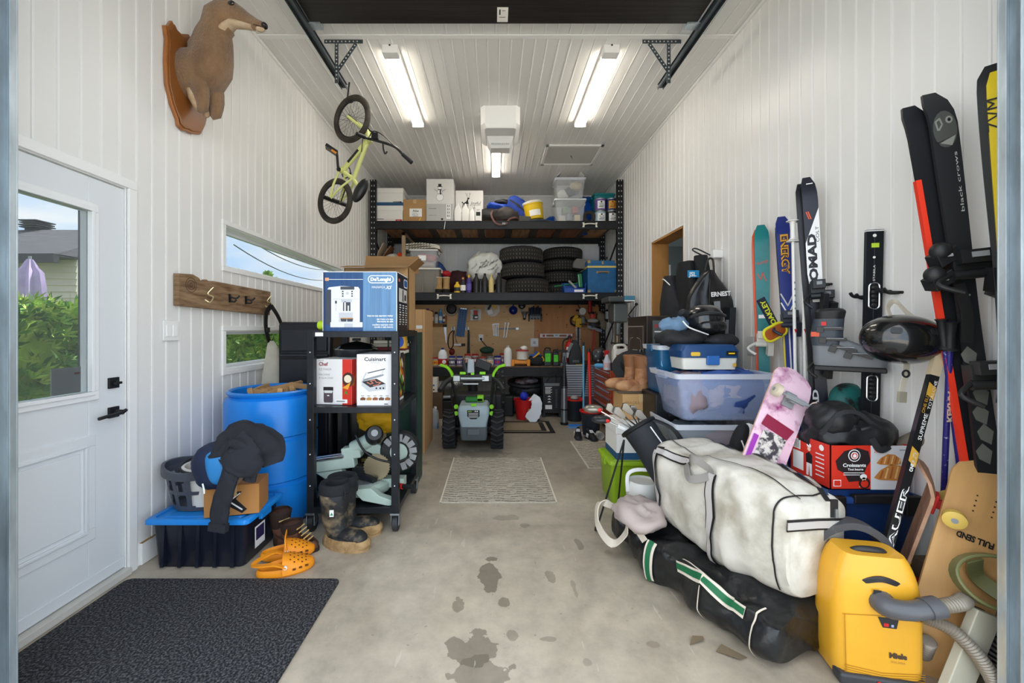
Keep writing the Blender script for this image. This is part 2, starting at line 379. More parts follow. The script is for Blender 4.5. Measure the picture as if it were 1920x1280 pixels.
mb=MB(PVCL);yzframe(mb,D2[0],D2[1],-.2,D2[3],.022,XR-.008,XR-.002);mb.build('door_trim',r)
mb=MB(mat('6f777b',.8));mb.bx(4.2,4.3,2.6,8.5,0,3);mb.bx(XR+.16,4.2,8.4,8.5,0,3);mb.bx(XR+.16,4.2,2.6,2.7,0,3);mb.bx(XR+.16,4.3,2.6,8.5,3,3.05);mb.bx(XR+.16,4.3,2.6,8.5,-.1,-.001)
struct(mb.build('wall_hall'))
mb=MB(WHITE);mb.bx(XR+.2,XR+.235,5.07,5.9,0,2.1);mb.box((XR+.245,5.8,1.0),(.02,.02,.1));struct(mb.build('door_3'))
GALV=mat('bcc8cf',.36,.6,var=.25,vs=9,stretch=(1,1,.25));GALD=mat('5f686d',.4,.8)
def track(name,side,x,label):
 t=thing(name,label,'door track',(x,YF,0));sg=side
 m=MB(GALV)
 def b(xa,xb,ya,yb,za,zb):m.bx(min(sg*xa,sg*xb),max(sg*xa,sg*xb),ya,yb,za,zb)
 b(-.10,0,.002,.006,.0,3.1);b(-.052,-.048,.006,.075,0,3.1);b(-.048,-.012,.070,.074,0,3.1);b(-.016,-.012,.05,.07,0,3.1);b(-.048,-.044,.03,.05,0,3.1)
 m.use(GALD)
 for k in range(40):
  z=.12+k*.075
  b(-.034,-.026,.0005,.0018,z,z+.035)
 m.build('vertical_track',t,bevel=.0015)
 m=MB(GALV)
 for k in range(4):
  z=.25+k*.85
  b(-.095,-.045,-.001,.03,z,z+.05)
 m.build('track_bracket',t,bevel=.001)
 m=MB(GALD);xi=.14 if sg>0 else-.076
 pts=[(-.03*sg,.06,3.0),(xi*.3,.06,3.1)]+[(xi,.06+.42*(1-math.cos(R(a))),3.1+.48*math.sin(R(a)))for a in range(10,91,10)]+[(xi,2.58,3.58)]
 m.tube(pts,1,flat=(.05,.004),up=(0,-1,.01));m.tube([V(p)+V((.025*sg,-.012,-.012))for p in pts],1,flat=(.004,.026),up=(0,-1,.01));m.tube([V(p)+V((-.025*sg,-.012,-.012))for p in pts],1,flat=(.004,.026),up=(0,-1,.01))
 m.bx(min(xi,xi+.03*sg),max(xi,xi+.03*sg),1.0,2.56,3.596,3.6)
 m.build('horizontal_track',t)
 return t
track('door_track',1,JL+.035,'galvanized steel overhead door track at the left garage jamb')
track('door_track',-1,JR-.038,'galvanized steel overhead door track at the right garage jamb')
def perforated(m,p0,p1,w=.032):
 p0,p1=V(p0),V(p1);d=(p1-p0);L=d.length;d.normalize()
 m.use(GALD).tube([p0,p1],1,flat=(.003,w),up=(0,1,0));m.use(mat('dfe3e4',.5))
 k=int(L/.03)
 for i in range(k):
  q=p0+d*(.02+i*.03)
  if i*.03+.02<L:m.cyl(q+V((0,-w/2+.0,0))*0+V((0,-.003,0)),q+V((0,-.0018,0)),.0055,n=8)
def hanger(x,side,label):
 t=thing('track_hanger',label,'bracket',(x,3.36,ZC));m=MB(GALD)
 def plate(p0,p1,w=.03):
  p0,p1=V(p0),V(p1);d=(p1-p0).normalized();L=(p1-p0).length;n_=V((-d.z,0,d.x))*w/2
  m.use(GALD).add([p0-n_,p1-n_,p1+n_,p0+n_,p0-n_+V((0,.004,0)),p1-n_+V((0,.004,0)),p1+n_+V((0,.004,0)),p0+n_+V((0,.004,0))],
   [(0,1,2,3),(7,6,5,4),(0,4,5,1),(1,5,6,2),(2,6,7,3),(3,7,4,0)])
  m.use(mat('d5d8d8',.6))
  for i in range(int(L/.032)):
   q=p0+d*(.018+i*.032);m.cyl(q+V((0,-.0015,0)),q+V((0,.001,0)),.006,n=8)
 plate((-.16,0,-.02),(.16,0,-.02));plate((-.06*side,.006,-.02),(-.06*side,.006,-.36));plate((.10*side,.012,-.03),(-.06*side,.012,-.26))
 m.build('slotted_angle',t);return t
hanger(X(644,3.36),1,'slotted steel bracket on the ceiling holding the left door track')
hanger(X(1241,3.36),-1,'slotted steel bracket on the ceiling holding the right door track')
t=thing('overhead_door','dark brown wood grain overhead garage door rolled up under the ceiling','garage door',(.07,3.06,3.60))
mb=MB(mat('221e1c',.5,var=.5,vs=5,stretch=(.15,8,8),bump=.3,bs=30));mb.bx(-1.455,1.455,-1.15,0,0,.045);mb.build('door_panel',t,bevel=.004)
mb=MB(PAPER);mb.bx(-.06,-.005,-.002,.0,.0,.0);mb.M=Matrix.Translation((0,0,-.001))@Matrix.Rotation(R(-90),4,'X')
mb.M=Matrix.Translation((-.12,-.10,-.0005))@Matrix.Rotation(R(90),4,'X')
mb=MB(PAPER)
mb.add([(-.05,-.16,-.001),(.03,-.16,-.001),(.03,-.02,-.001),(-.05,-.02,-.001)],[(3,2,1,0)]);mb.use(BLACK)
for q in((-.035,-.14,-.025,-.09),(-.015,-.13,.01,-.125),(-.035,-.07,.01,-.065)):mb.add([(q[0],q[1],-.0015),(q[2],q[1],-.0015),(q[2],q[3],-.0015),(q[0],q[3],-.0015)],[(3,2,1,0)])
mb.build('warning_label',t)
mb=MB(GALV)
for s in(-1,1):mb.bx(s*1.43-.05,s*1.43+.05,-.02,.05,-.012,.05);mb.cyl((s*1.43,.03,.01),(s*1.50,.03,.01),.008);mb.cyl((s*1.48,.03,.01),(s*1.50,.03,.01),.02)
mb.build('roller_bracket',t)
EMI=mat((1,.93,.82),.5,emit=9)
def batten(x,y0,y1,label):
 t=thing('ceiling_light',label,'ceiling light',(x,y0,ZC),group='long LED battens on the ceiling');L=y1-y0
 m=MB(WHITE);m.prism([(-.065,-.001),(-.065,-.03),(-.05,-.045),(.05,-.045),(.065,-.03),(.065,-.001)],0,L);m.bx(-.067,.067,-.004,.085,-.073,-.0005);m.bx(-.067,.067,L-.02,L+.003,-.073,-.0005);m.build('housing',t,bevel=.006)
 m=MB(EMI);m.prism([(-.058,-.0455)]+[(.058*math.cos(R(a)),-.0455-.028*abs(math.sin(R(a))))for a in range(180,361,20)],.086,L-.021);m.build('diffuser',t)
 m=MB(DARK);m.box((0,-.007,-.012),(.014,.005,.010));m.build('end_clip',t)
batten(X(716,3.36)+.05,3.42,4.70,'long lit LED ceiling light nearest the left wall')
batten(X(1142,3.36)+.04,3.42,4.70,'long lit LED ceiling light nearest the right wall')
batten(.025,4.98,6.25,'lit LED ceiling light in the middle above the steel rack')
t=thing('air_exchanger','white box air exchanger with grille on the ceiling','vent',(.065,4.35,ZC))
mb=MB(mat('ececea',.4));a=[(-.21,.12),(.21,.12)]
mb.loft([[(-.17,0,-.001),(.17,0,-.001),(.215,.04,-.001),(.215,.50,-.001),(-.215,.50,-.001),(-.215,.04,-.001)],[(-.17,0,-.19),(.17,0,-.19),(.215,.05,-.19),(.215,.50,-.19),(-.215,.50,-.19),(-.215,.05,-.19)],[(-.15,.03,-.235),(.15,.03,-.235),(.17,.06,-.235),(.16,.46,-.235),(-.16,.46,-.235),(-.17,.06,-.235)]])
mb.build('housing',t,bevel=.006)
mb=MB(mat('f1f1ef',.4));mb.loft([[(-.15,.20,-.236),(.15,.20,-.236),(.15,.47,-.236),(-.15,.47,-.236)],[(-.11,.30,-.33),(.11,.30,-.33),(.11,.44,-.33),(-.11,.44,-.33)]]);mb.build('outlet_hood',t,bevel=.004)
mb=MB(GREY)
for i in range(9):mb.box((0,.305+.0*i,-.238-.010*i),(.21,.01,.003))
for i in range(15):mb.box((-.1+i*.2/14,.262,-.285),(.003,.004,.09),rot=(-40,0,0))
mb.add([(-.105,.235,-.2475),(.105,.235,-.2475),(.105,.297,-.325),(-.105,.297,-.325)],[(3,2,1,0)])
mb.build('grille',t)
t=thing('attic_hatch','white framed attic access hatch in the ceiling','hatch',(X(1070,5.6),5.6,ZC))
mb=MB(PVCL);w,l=.38,.32
for q in((-w,w,-l,-l+.04),(-w,w,l-.04,l),(-w,-w+.04,-l,l),(w-.04,w,-l,l)):mb.bx(q[0],q[1],q[2],q[3],-.018,-.002)
mb.build('hatch_frame',t,bevel=.002);mb=MB(mat('c9c9c5',.5));mb.bx(-w+.04,w-.04,-l+.04,l-.04,-.01,-.003);mb.build('hatch_panel',t)
mb=MB(BLACK);mb.tube(curve([(0,0,-.01),(.01,-.02,-.04),(.02,0,-.05)]),.004);mb.build('pull_hook',t)
# ---------------- outside
def foliage(name,label,box,nleaf,cols,size=.05,cat='hedge',parent=None):
 (x0,x1),(y0,y1),(z0,z1)=box;rnd=random.Random(3);mb=MB(cols[0])
 if cat=='hedge':mb.bx(x0+.1,x1-.14,y0+.1,y1-.1,z0,z1-.15)
 for i in range(nleaf):
  mb.use(rnd.choice(cols));f=rnd.random()
  y=rnd.uniform(y0,y1)
  wav=.1*noise.noise((y*2.2,3.3,0))+.06*noise.noise((y*7,1,0))
  if f<.68:p=V((x1-.12+wav+.12*noise.noise((y*4,rnd.random()*2,5))+rnd.uniform(-.1,.05),y,rnd.uniform(z0,z1)))
  elif f<.92:p=V((rnd.uniform(x0,x1),y,z1-.12+wav+rnd.uniform(-.08,.12)))
  else:p=V((rnd.uniform(x0,x1),rnd.choice((y0,y1)),rnd.uniform(z0,z1)))
  d=V((rnd.uniform(.1,1),rnd.uniform(-1,1),rnd.uniform(-.2,1.1))).normalized();w=d.cross(V((rnd.random(),rnd.random(),rnd.random()))).normalized()
  L=size*rnd.uniform(.7,1.8)
  for s in(-.8,0,.8):
   e=(d+w*s).normalized()*L;q=e.cross(w.cross(e)).normalized()*L*.13
   mb.add([p,p+e*.55+q,p+e,p+e*.5-q],[(0,1,2,3)])
 o=mb.build(name,flat=True)
 return tag(o,label,cat)
LC=[mat('a9c455',.6),mat('7fa83e',.6),mat('5a8f34',.6),mat('c2cc68',.6),mat('3c6a2a',.7)]
foliage('cedar_hedge','bright green cedar hedge beyond the door glass and lower window',((-4.3,-3.35),(1.2,9.5),(-.02,1.50)),15000,LC,.065)
t=thing('neighbor_house','beige vinyl sided house with dark shingle roof seen through door window','house',(-11.5,9.0,-.02))
mb=MB(mat('cbbfb2',.7));
for i in range(20):mb.box((-.8,2.2,.07+i*.143),(6.0,4.4,.143),1,.984)
mb.build('siding_wall',t,flat=True)
mb=MB(mat('2c2d30',.5));mb.bx(-3.9,2.25,-.5,-.38,2.72,2.9);mb.bx(-3.9,2.25,-.45,0,2.86,2.88);mb.build('gutter',t)
mb=MB(mat('4b4a50',.95,var=.4,vs=6,stretch=(.5,3,3)));mb.add([(-3.9,-.45,2.9),(2.25,-.45,2.9),(1.9,2.2,4.05),(-3.9,2.2,4.05),(2.25,4.7,2.9),(-3.9,4.7,2.9)],[(0,1,2,3),(3,2,4,5),(0,3,5),(1,4,2),(0,5,4,1)]);mb.build('shingle_roof',t,flat=True)
mb=MB(BLACK);cxh=X(66,11.2)+11.5;mb.bx(cxh-.18,cxh+.18,2.1,2.4,3.8,4.2)
for i in range(4):mb.bx(cxh-.22-.03*(i%2),cxh+.22+.03*(i%2),2.0,2.5,4.08+i*.06,4.11+i*.06)
mb.build('roof_vent',t)
t=thing('patio_umbrella','closed lavender patio umbrella standing by the beige house','umbrella',(X(56,6.6),6.6,0))
mb=MB(mat('b7a3c9',.85,var=.1,vs=8));n=16
mb.loft([[(r_*(1+.22*math.cos(q*PI))*math.cos(q*2*PI/n),r_*(1+.22*math.cos(q*PI))*math.sin(q*2*PI/n),z)for q in range(n)]for z,r_ in((2.43,.03),(2.36,.06),(2.30,.08),(2.22,.13),(1.9,.16),(1.55,.19),(1.5,.17))]);mb.build('canopy',t)
mb=MB(GREY);mb.cyl((0,0,-.02),(0,0,2.48),.02);mb.build('pole',t)
mb=MB(mat('33373f',.45));mb.bx(-2.455,-2.365,2.387,2.477,-.02,3.4);mb.bx(-2.47,-2.35,2.37,2.49,-.02,.05);tag(mb.build('porch_post',bevel=.004),'dark square porch post just outside the side door','post')
for k,(za,zb)in enumerate(((3.8,4.0),(4.15,4.0))):
 pts=[V((-9,14+10*s-0,4.15+k*-.55+.6*(2*s-1)**2+.15*s))for s in[i/14 for i in range(15)]]
 mb=MB(BLACK);mb.tube(pts,.02,n=5);tag(mb.build('power_line'),('lower' if k else 'upper')+' overhead power line in the sky beyond the long window','cable')
t=thing('distant_tree','distant leafy treetop low in the long upper window','tree',(-9.6,17.2,0))
mb=MB(mat('5a4a3a',.9));mb.tube([(0,0,0),(.1,0,1.5),(0,0,3.0)],[.12,.09,.04]);mb.build('trunk',t)
mb=MB(LC[1]);rr=random.Random(5)
for i in range(900):
 mb.use(rr.choice(LC[:3]));a=rr.uniform(0,6.3);h=rr.random();q=V((math.cos(a)*(1-h)*1.5*rr.random(),math.sin(a)*(1-h)*1.2*rr.random(),2.0+h*1.6));L=.16;d=V((rr.uniform(-1,1),rr.uniform(-1,1),rr.uniform(-1,1))).normalized();w=d.cross(V((0,.3,1))).normalized()
 mb.add([q,q+d*L+w*L*.4,q+d*L*1.5,q+d*L-w*L*.4],[(0,1,2,3)])
mb.build('crown',t,flat=True)
# ---------------- small makers used for many things
def mk(mb,name,label,cat,group=None,**k):return tag(mb.build(name,**k),label,cat,group)
def side_r(mb,w,base=(0,0,0)):mb.M=Matrix.Translation(V(base)+V((w/2,0,0)))@Matrix.Rotation(R(90),4,'Z');return mb
def side_l(mb,w,d,base=(0,0,0)):mb.M=Matrix.Translation(V(base)+V((-w/2,d,0)))@Matrix.Rotation(R(-90),4,'Z');return mb
def carton(name,label,loc,w,d,h,m=CARD,front=None,side=None,rot=0,group=None,cat='box',tape=True,sd='r'):
 t=thing(name,label,cat,loc,(0,0,rot),group)
 mb=MB(m);mb.bx(-w/2,w/2,0,d,0,h)
 if front:front(mb)
 if side:(side_r(mb,w)if sd=='r' else side_l(mb,w,d));side(mb);mb.at()
 mb.build('carton_body',t,bevel=.003,seg=1)
 if tape:
  mb=MB(mat('c8a878',.3));mb.bx(-.025,.025,-.0012,d+.001,h,h+.0012);mb.bx(-.025,.025,-.0015,-.0004,h-.06,h+.0008);mb.build('packing_tape',t)
 return t
def tote(name,label,loc,w,d,h,body,lid,rot=0,taper=.9,group=None,cat='storage bin',ribs=0,lidh=.03,openlid=False,wall=.004,lip=.012):
 t=thing(name,label,cat,loc,(0,0,rot),group)
 def ring(k,z,off=0):return[(x,y,z)for x,y in rrect(w*k-off*2,d*k-off*2,min(w,d)*.08)]
 mb=MB(body);hb=h-lidh
 mb.loft([ring(taper*.98,0.002),ring(taper,.01),ring(taper+(.985-taper)*.55,hb*.6),ring(.985,hb),ring(1.0,hb),ring(1.0,hb+.008),ring(.985,hb+.008,wall),ring(.985,hb-.01,wall),ring(taper,.012,wall)],caps=True)
 for i in range(ribs):
  x=-w*.38+i*w*.76/max(1,ribs-1)
  mb.box((x*.96,-d*.475,hb*.5),(.018,.03,hb*.9),rot=(-math.degrees(math.atan((1-taper)*d/2/hb)),0,0))
 mb.build('tub',t,ang=50)
 if lid:
  mb=MB(lid)
  mb.loft([ring(1.0,hb,-lip),ring(1.0,hb+.02,-lip),ring(1.0,hb+.026,-lip+.006),ring(.96,hb+.026),ring(.95,hb+.018),ring(.86,hb+.018),ring(.84,hb+lidh-.002),ring(.1,hb+lidh)])
  mb.build('lid',t,ang=50)
 if not lid:mb=MB(plastic_clear('eef2fa',.6));mb.loft([ring(1.0,hb-.02,-lip*.6),ring(1.0,hb+.012,-lip),ring(.985,hb+.012),ring(.985,hb-.02)],caps=False);mb.build('rim',t,ang=50)
 for s in(-1,1):mb=MB(lid or body);mb.box((s*(w/2+.008),0,hb-.01),(.02,d*.3,.05));mb.build('handle',t,bevel=.004)
 return t
def bottle(name,label,loc,prof,m,cap=None,capm=WHITE,lab=None,labm=PAPER,cat='bottle',group=None,sc=(1,1),rz=0,n=16):
 t=thing(name,label,cat,loc,(0,0,rz),group);mb=MB(m);mb.lathe([(.0008,0)]+prof+[(.0008,prof[-1][1])],n,sc=sc);mb.build('bottle_body',t)
 if cap:mb=MB(capm);mb.lathe([(.0008,cap[1])]+[(cap[0],cap[1]),(cap[0]*.95,cap[1]+cap[2]),(.0008,cap[1]+cap[2])],n);mb.build('cap',t)
 if lab:
  mb=MB(labm);r,z0,z1=lab;mb.lathe([(r,z0),(r,z1)],n,sc=sc);mb.build('printed_label',t)
 return t
def blobthing(name,label,cat,loc,r,m,amp=.02,fr=6,seed=1,p=1,n=36,mm=22,rot=(0,0,0),fold=.6,zmin=None,group=None,parent=None):
 mb=MB(m);mb.ell((0,0,0),r,p,n,mm,amp,fr,seed,zmin,fold)
 o=mb.build(name,parent,ang=60,loc=loc,rot=rot)
 return tag(o,label,cat,group)if label else o
# ---------------- steel rack
t=thing('steel_rack','tall black slotted steel storage rack filling the back wall','shelving rack',(0,YR,0))
RX0,RX1,RD=-1.89,1.955,1.13
SLOT=mat('c9cbc9',.5)
for ix,x in enumerate((RX0+.045,RX1-.045)):
 for y in(.03,RD-.10):
  mb=MB(BLKMET);mb.bx(x-.045,x+.045,y-.003,y+.003,0,3.565);mb.bx(x-.045,x-.041,y,y+.06,0,3.565);mb.bx(x+.041,x+.045,y,y+.06,0,3.565)
  mb.bx(x-.055,x+.055,y-.03,y+.07,.0,.006)
  mb.use(SLOT)
  for k in range(44):
   z=.1+k*.08
   mb.bx(x-.025,x-.014,y-.0042,y-.0034,z,z+.022);mb.bx(x+.014,x+.025,y-.0042,y-.0034,z,z+.022)
  mb.build('upright',t)
for za,zb in((2.808,2.93),(1.727,1.848),(.58,.715)):
 for y in(0.0,RD-.085):
  mb=MB(BLKMET);mb.bx(RX0+.092,RX1-.092,y,y+.045,za,zb);mb.bx(RX0+.092,RX1-.092,y-.004,y+.006,za,za+.012);mb.bx(RX0+.092,RX1-.092,y-.004,y+.006,zb-.012,zb)
  for x in(RX0+.094,RX1-.094):mb.bx(x-.012,x+.012,y-.006,y+.05,za-.04,zb+.02)
  mb.build('beam',t,bevel=.003)
for x in(RX0+.045,RX1-.045):
 mb=MB(BLKMET)
 for z0,z1 in((2.1,2.75),(2.95,3.4),(.9,1.65)):mb.tube([(x,.05,z1),(x,RD-.05,z0)],.012,n=6)
 mb.build('side_brace',t)
for zt in(2.928,1.846):
 rr=random.Random(int(zt*10));x=RX0+.09
 mb=MB(CARD);i=0
 pal=[mat('a06c48',.7,var=.2,vs=3,stretch=(6,1,1)),mat('be9068',.7,var=.25,vs=3,stretch=(8,1,1)),mat('5f5348',.75,var=.15,vs=4,stretch=(6,1,1))]
 while x<RX1-.1:
  w=(.30,.12)[i%2]*rr.uniform(.9,1.1);mb.use(pal[2]if i%2 else pal[rr.randrange(2)]);mb.bx(x,min(x+w-.004,RX1-.09),.05,RD-.05,zt-(.045 if i%2 else .02),zt-(.0205 if i%2 else 0))if i%2==0 else mb.bx(x,min(x+w-.004,RX1-.09),.05,RD-.05,zt-.03,zt-.0)
  x+=w;i+=1
 mb.build('plank_deck',t,flat=True)
mb=MB(mat('6b543f',.6,var=.3,vs=4,stretch=(.3,3,1),bump=.15));mb.bx(RX0+.09,RX1-.09,.002,RD-.02,.7155,.7275);mb.build('worktop',t,bevel=.002)
for x,z in((X(1106,YR),2.868),(X(833,YR),1.787),(X(1106,YR),1.787)):
 mb=MB(mat('e8e6d8',.4))
 for s in(-1,1):mb.bx(x+s*.095-.012,x+s*.095+.012,-.010,-.004,z-.035,z+.035);mb.bx(x+s*.105-.008,x+s*.105+.008,-.012,-.004,z+.022,z+.036);mb.bx(x+s*.105-.008,x+s*.105+.008,-.012,-.004,z-.036,z-.022)
 mb.tube(curve([(x-.09,-.008,z),(x-.07,-.035,z+.006),(x,-.042,z+.01),(x+.07,-.035,z+.006),(x+.09,-.008,z)]),.009);mb.build('handle',t)
mb=MB(PAPER);mb.box((X(834,YR),-.008,2.86),(.008,.003,.12),rot=(0,8,0));mb.build('tag_strip',t)
mb=MB(WHITE)
for x,z in((X(701,YR),2.93),(X(1164,YR),2.93),(X(938,YR),1.82)):mb.cyl((x,-.008+.03,z),(x,.02,z),.009)
# ---------------- plywood on the back wall
def ply(name,x0,x1,col,c2,label):
 m=mat(col,.7,bump=.08,bs=30,col2=c2,vs=2.2,stretch=(.6,1,5)if name==1 else(4.5,1,.5),lo=.3,hi=.75)
 mb=MB(m);mb.bx(x0,x1,0,.03,.72,1.84);mb.use(mat('5e3d22',.8));rr=random.Random(name)
 for i in range(46 if name==1 else 22):
  u=rr.uniform(x0+.03,x1-.03);v=rr.uniform(.8,1.8);a=rr.uniform(.01,.024)
  mb.disc(u,v,a if name==1 else a*.5,1,a*.22 if name==1 else a*.8,8)
 return mk(mb,'plywood_panel',label,'wall panel',loc=(0,YB-.034,0))
S_W=lambda x:X(x,7.25)
ply(1,-1.86,S_W(1001),'dfbb8c','cfa574','pale knotted plywood panel left of the seam above the workbench')
ply(2,S_W(1002),S_W(1134),'c48d5c','b47a4a','redder knotted plywood panel right of the seam above the workbench')
# ---------------- top shelf
Z1=2.932;YS=6.2
def sx(x,Z=YS+.03):return X(x,Z)
LIDG='white cardboard file boxes on the top shelf'
def filebox(loc,w,d,h,label,marks,rot=0,band=True,m=None):
 t=thing('file_box',label,'box',loc,(0,0,rot),None);mb=MB(m or PAPER);mb.bx(-w/2,w/2,0,d,0,h*.8)
 if band:
  mb.use(mat('27557e',.6));mb.bx(-w/2-.0008,w/2+.0008,-.0008,d+.0008,.002,h*.2)
 marks(mb);mb.at();mb.build('box_body',t,bevel=.002)
 mb=MB(m or PAPER);mb.bx(-w/2-.008,w/2+.008,-.008,d+.008,h*.72,h);mb.build('lid',t,bevel=.003)
 return t
def mk_a(mb):mb.use(BLACK).rect(.06,.05,.19,.066,2);mb.use(PAPER).text('BANKERS BOX',.065,.052,.013,3)
def mk_b(mb):mb.use(BLACK).rect(-.2,.05,-.08,.058,2);mb.use(RED).rect(.1,.015,.2,.045,2);mb.use(WHITE).text('LEGAL',.115,.022,.018,3);mb.use(BLACK).rect(-.2,.045,.2,.047)
filebox((sx(729.5),YS+.03,Z1),.415,.4,.255,'lower white file box on the top shelf with red corner mark',mk_b,band=False)
filebox((sx(730),YS+.03,Z1+.257),.415,.4,.27,'upper white file box with blue band on the top shelf',mk_a)
def f(mb):
 mb.use(WHITE).rect(-.08,.09,.11,.215,1);mb.use(BLACK).text('Atlas',-.03,.165,.045,2,bold=.02);mb.text('contents',-.04,.14,.022,2);mb.text('garage shelf',-.04,.118,.02,2);mb.rect(-.03,.098,.05,.104,2)
 mb.use(YEL).poly([(.06,.03),(.075,.03),(.1,.075),(.085,.075)],1)
carton('cardboard_box','brown cardboard box with white address label on the top shelf',(sx(777.5),YS+.035,Z1),.35,.35,.355,front=f)
GM=mat('b9b9b6',.7);INK=mat('232323',.6)
def f(mb):
 mb.use(GM).rect(-.2,.02,.2,.28,1);mb.use(WHITE).disc(0,.38,.055,2);mb.disc(0,.465,.036,2);mb.disc(0,.525,.026,2);mb.use(INK).line([(-.055,.38)]+[(.056*math.cos(R(a)),.38+.056*math.sin(R(a)))for a in range(180,0,-20)],.003,3)
 for c,r_ in(((0,.38),.056),((0,.465),.037),((0,.525),.027)):mb.line([(c[0]+r_*math.cos(R(a)),c[1]+r_*math.sin(R(a)))for a in range(0,361,20)],.003,3)
 mb.rect(-.024,.54,.024,.585,4);mb.rect(-.04,.538,.04,.546,4);mb.poly([(-.03,.492),(.03,.488),(.03,.5),(-.03,.503)],4);mb.poly([(.0,.49),(.018,.49),(.02,.42),(.006,.42)],4)
 mb.line([(-.035,.47),(-.075,.495)],.005,4);mb.line([(-.075,.495),(-.09,.515)],.003,4);mb.line([(.035,.47),(.075,.495)],.005,4);mb.line([(.075,.495),(.1,.505)],.003,4)
 for v in(.44,.455,.47):mb.disc(0,v,.004,5)
 mb.use(WHITE).rect(.1,.05,.165,.275,2);mb.use(INK)
 for i,v in enumerate((.235,.185,.135,.085)):mb.rect(.115,v,.125,v+.03,3);mb.rect(.138,v,.148,v+.03,3);mb.rect(.11,v-.006,.154,v-.002,3)
 mb.text('Snowman',-.17,.2,.03,2);mb.text('outdoor 1.2 m',-.17,.1,.02,2);mb.rect(.02,.03,.05,.06,2)
carton('snowman_box','tall white printed box with a snowman drawing on the top shelf',(sx(825),YS+.01,Z1),.408,.3,.66,mat('dddbd6',.6),front=f,tape=False)
def f(mb):
 mb.use(INK)
 mb.poly([(-.1,.36),(-.05,.39),(-.03,.43),(-.01,.435),(-.02,.4),(-.01,.355),(-.09,.34)],2)
 for x in(-.1,-.085,-.03,-.015):mb.line([(x,.36),(x-.008,.30),(x,.26)],.007,2)
 mb.disc(-.015,.44,.02,2,.012);mb.line([(-.02,.45),(-.05,.5),(-.06,.53)],.004,2);mb.line([(-.035,.475),(-.03,.52)],.004,2);mb.line([(-.01,.45),(.01,.5),(.0,.53)],.004,2);mb.line([(0,.48),(.02,.52)],.004,2);mb.disc(-.11,.375,.012,2)
 mb.text('Joyful',.02,.34,.07,2,shear=.3);mb.text('deer',.05,.275,.05,2,shear=.3);mb.line([(.03,.32),(.18,.33)],.003,2);mb.rect(-.18,.2,-.05,.215,2)
carton('reindeer_box','white printed box with a reindeer drawing beside the snowman box',(sx(880,6.45),6.45,Z1),.44,.3,.565,mat('e0ded9',.6),front=f,tape=False)
mb=MB(mat('a23129',.6));mb.bx(-.16,.16,0,.25,0,.60);mk(mb,'red_box','red box standing behind the reindeer box','box',loc=(sx(876,6.78),6.77,Z1),bevel=.003)
for i,(x0,x1,yt)in enumerate(((852,865,380),(866,879,380),(880,890,389))):
 w=(x1-x0)/122;h=(413-yt)/122+.02;hb=h*.68
 t=thing('gable_bottle',['white gable top bottle, leftmost of three on the top shelf','white gable top bottle in the middle of three on the top shelf','shortest white gable top bottle beside the small white carton'][i],'bottle',(sx((x0+x1)/2),YS+.04,Z1))
 mb=MB(mat('ebeae6',.45));mb.loft([[(x,y,z)for x,y in rrect(w*k,.07*k,.012*k)]for k,z in((.96,0),(1,.01),(1,hb),(.35,h*.9))]);mb.build('bottle_body',t)
 mb=MB(WHITE);mb.cyl((0,0,h*.89),(0,0,h),.014,.012);mb.build('cap',t)
carton('small_carton','small white carton with dark lettering right of the white bottles',(sx(897),YS+.02,Z1),.1,.1,.245,mat('e4e2de',.6),front=lambda mb:(mb.use(INK).rect(-.035,.1,.03,.16),mb.text('LED',-.03,.18,.03),mb.rect(-.04,.02,.03,.026)),tape=False)
BLU=mat('1c3f9c',.6,var=.2,vs=12);NAV=mat('1b2450',.7)
def vest(loc,rot,m,label,s=1.0,seed=1):
 t=thing('life_vest',label,'life vest',loc,rot);mb=MB(m);mb.ell((0,0,0),(.24*s,.05*s,.17*s),.7,28,16,.02,9,seed,None,.5);mb.build('foam_panel',t,ang=60)
 mb=MB(BLACK);mb.tube(curve([(-.2*s,-.055*s,.02),(0,-.068*s,.03),(.2*s,-.055*s,.02)]),1,flat=(.025,.006),up=(0,1,0));mb.box((0,-.075*s,.03),(.05,.012,.035));mb.build('strap',t)
vest((sx(935),6.40,Z1+.235),(60,12,0),mat('1d47b0',.5,var=.2,vs=12),'bright blue life vest on top of the heap on the top shelf',.8,2)
vest((sx(950),6.55,Z1+.33),(70,6,10),BLACK,'black life vest lying behind the blue one on the top shelf',.9,4)
vest((sx(972),6.42,Z1+.28),(10,38,0),BLU,'blue and black life vest leaning beside the yellow pail',.85,5)
blobthing('dark_bag','dark grey soft bag under the blue life vests on the top shelf','bag',(sx(922),6.42,Z1+.13),(.24,.16,.13),mat('2c2b2b',.7),.03,7,3)
t=thing('leather_bag','worn dark shoulder bag with strap hanging over the rack beam','bag',(sx(948),6.30,Z1+.12))
mb=MB(mat('3b3532',.6,var=.2,vs=8));mb.ell((0,0,0),(.2,.13,.115),.8,32,18,.03,8,6,None,.6);mb.build('bag_body',t,ang=60)
mb=MB(mat('5b3a33',.6));mb.tube(curve([(-.2,-.02,.08),(-.22,-.14,-.02),(-.17,-.185,-.14),(-.1,-.185,-.18),(0,-.185,-.17),(.06,-.12,-.08),(.16,-.13,-.06),(.24,-.05,-.09)]),1,flat=(.026,.008),up=(0,1,0));mb.build('strap',t)
mb=MB(CHROME);mb.box((-.03,-.195,-.17),(.05,.012,.03));mb.build('buckle',t)
mb=MB(mat('4a4b48',.6));mb.box((0,0,.05),(.19,.12,.1));mk(mb,'grey_case','small grey case beside the leather bag on the top shelf','case',loc=(sx(983),6.28,Z1),rot=(0,0,10),bevel=.015)
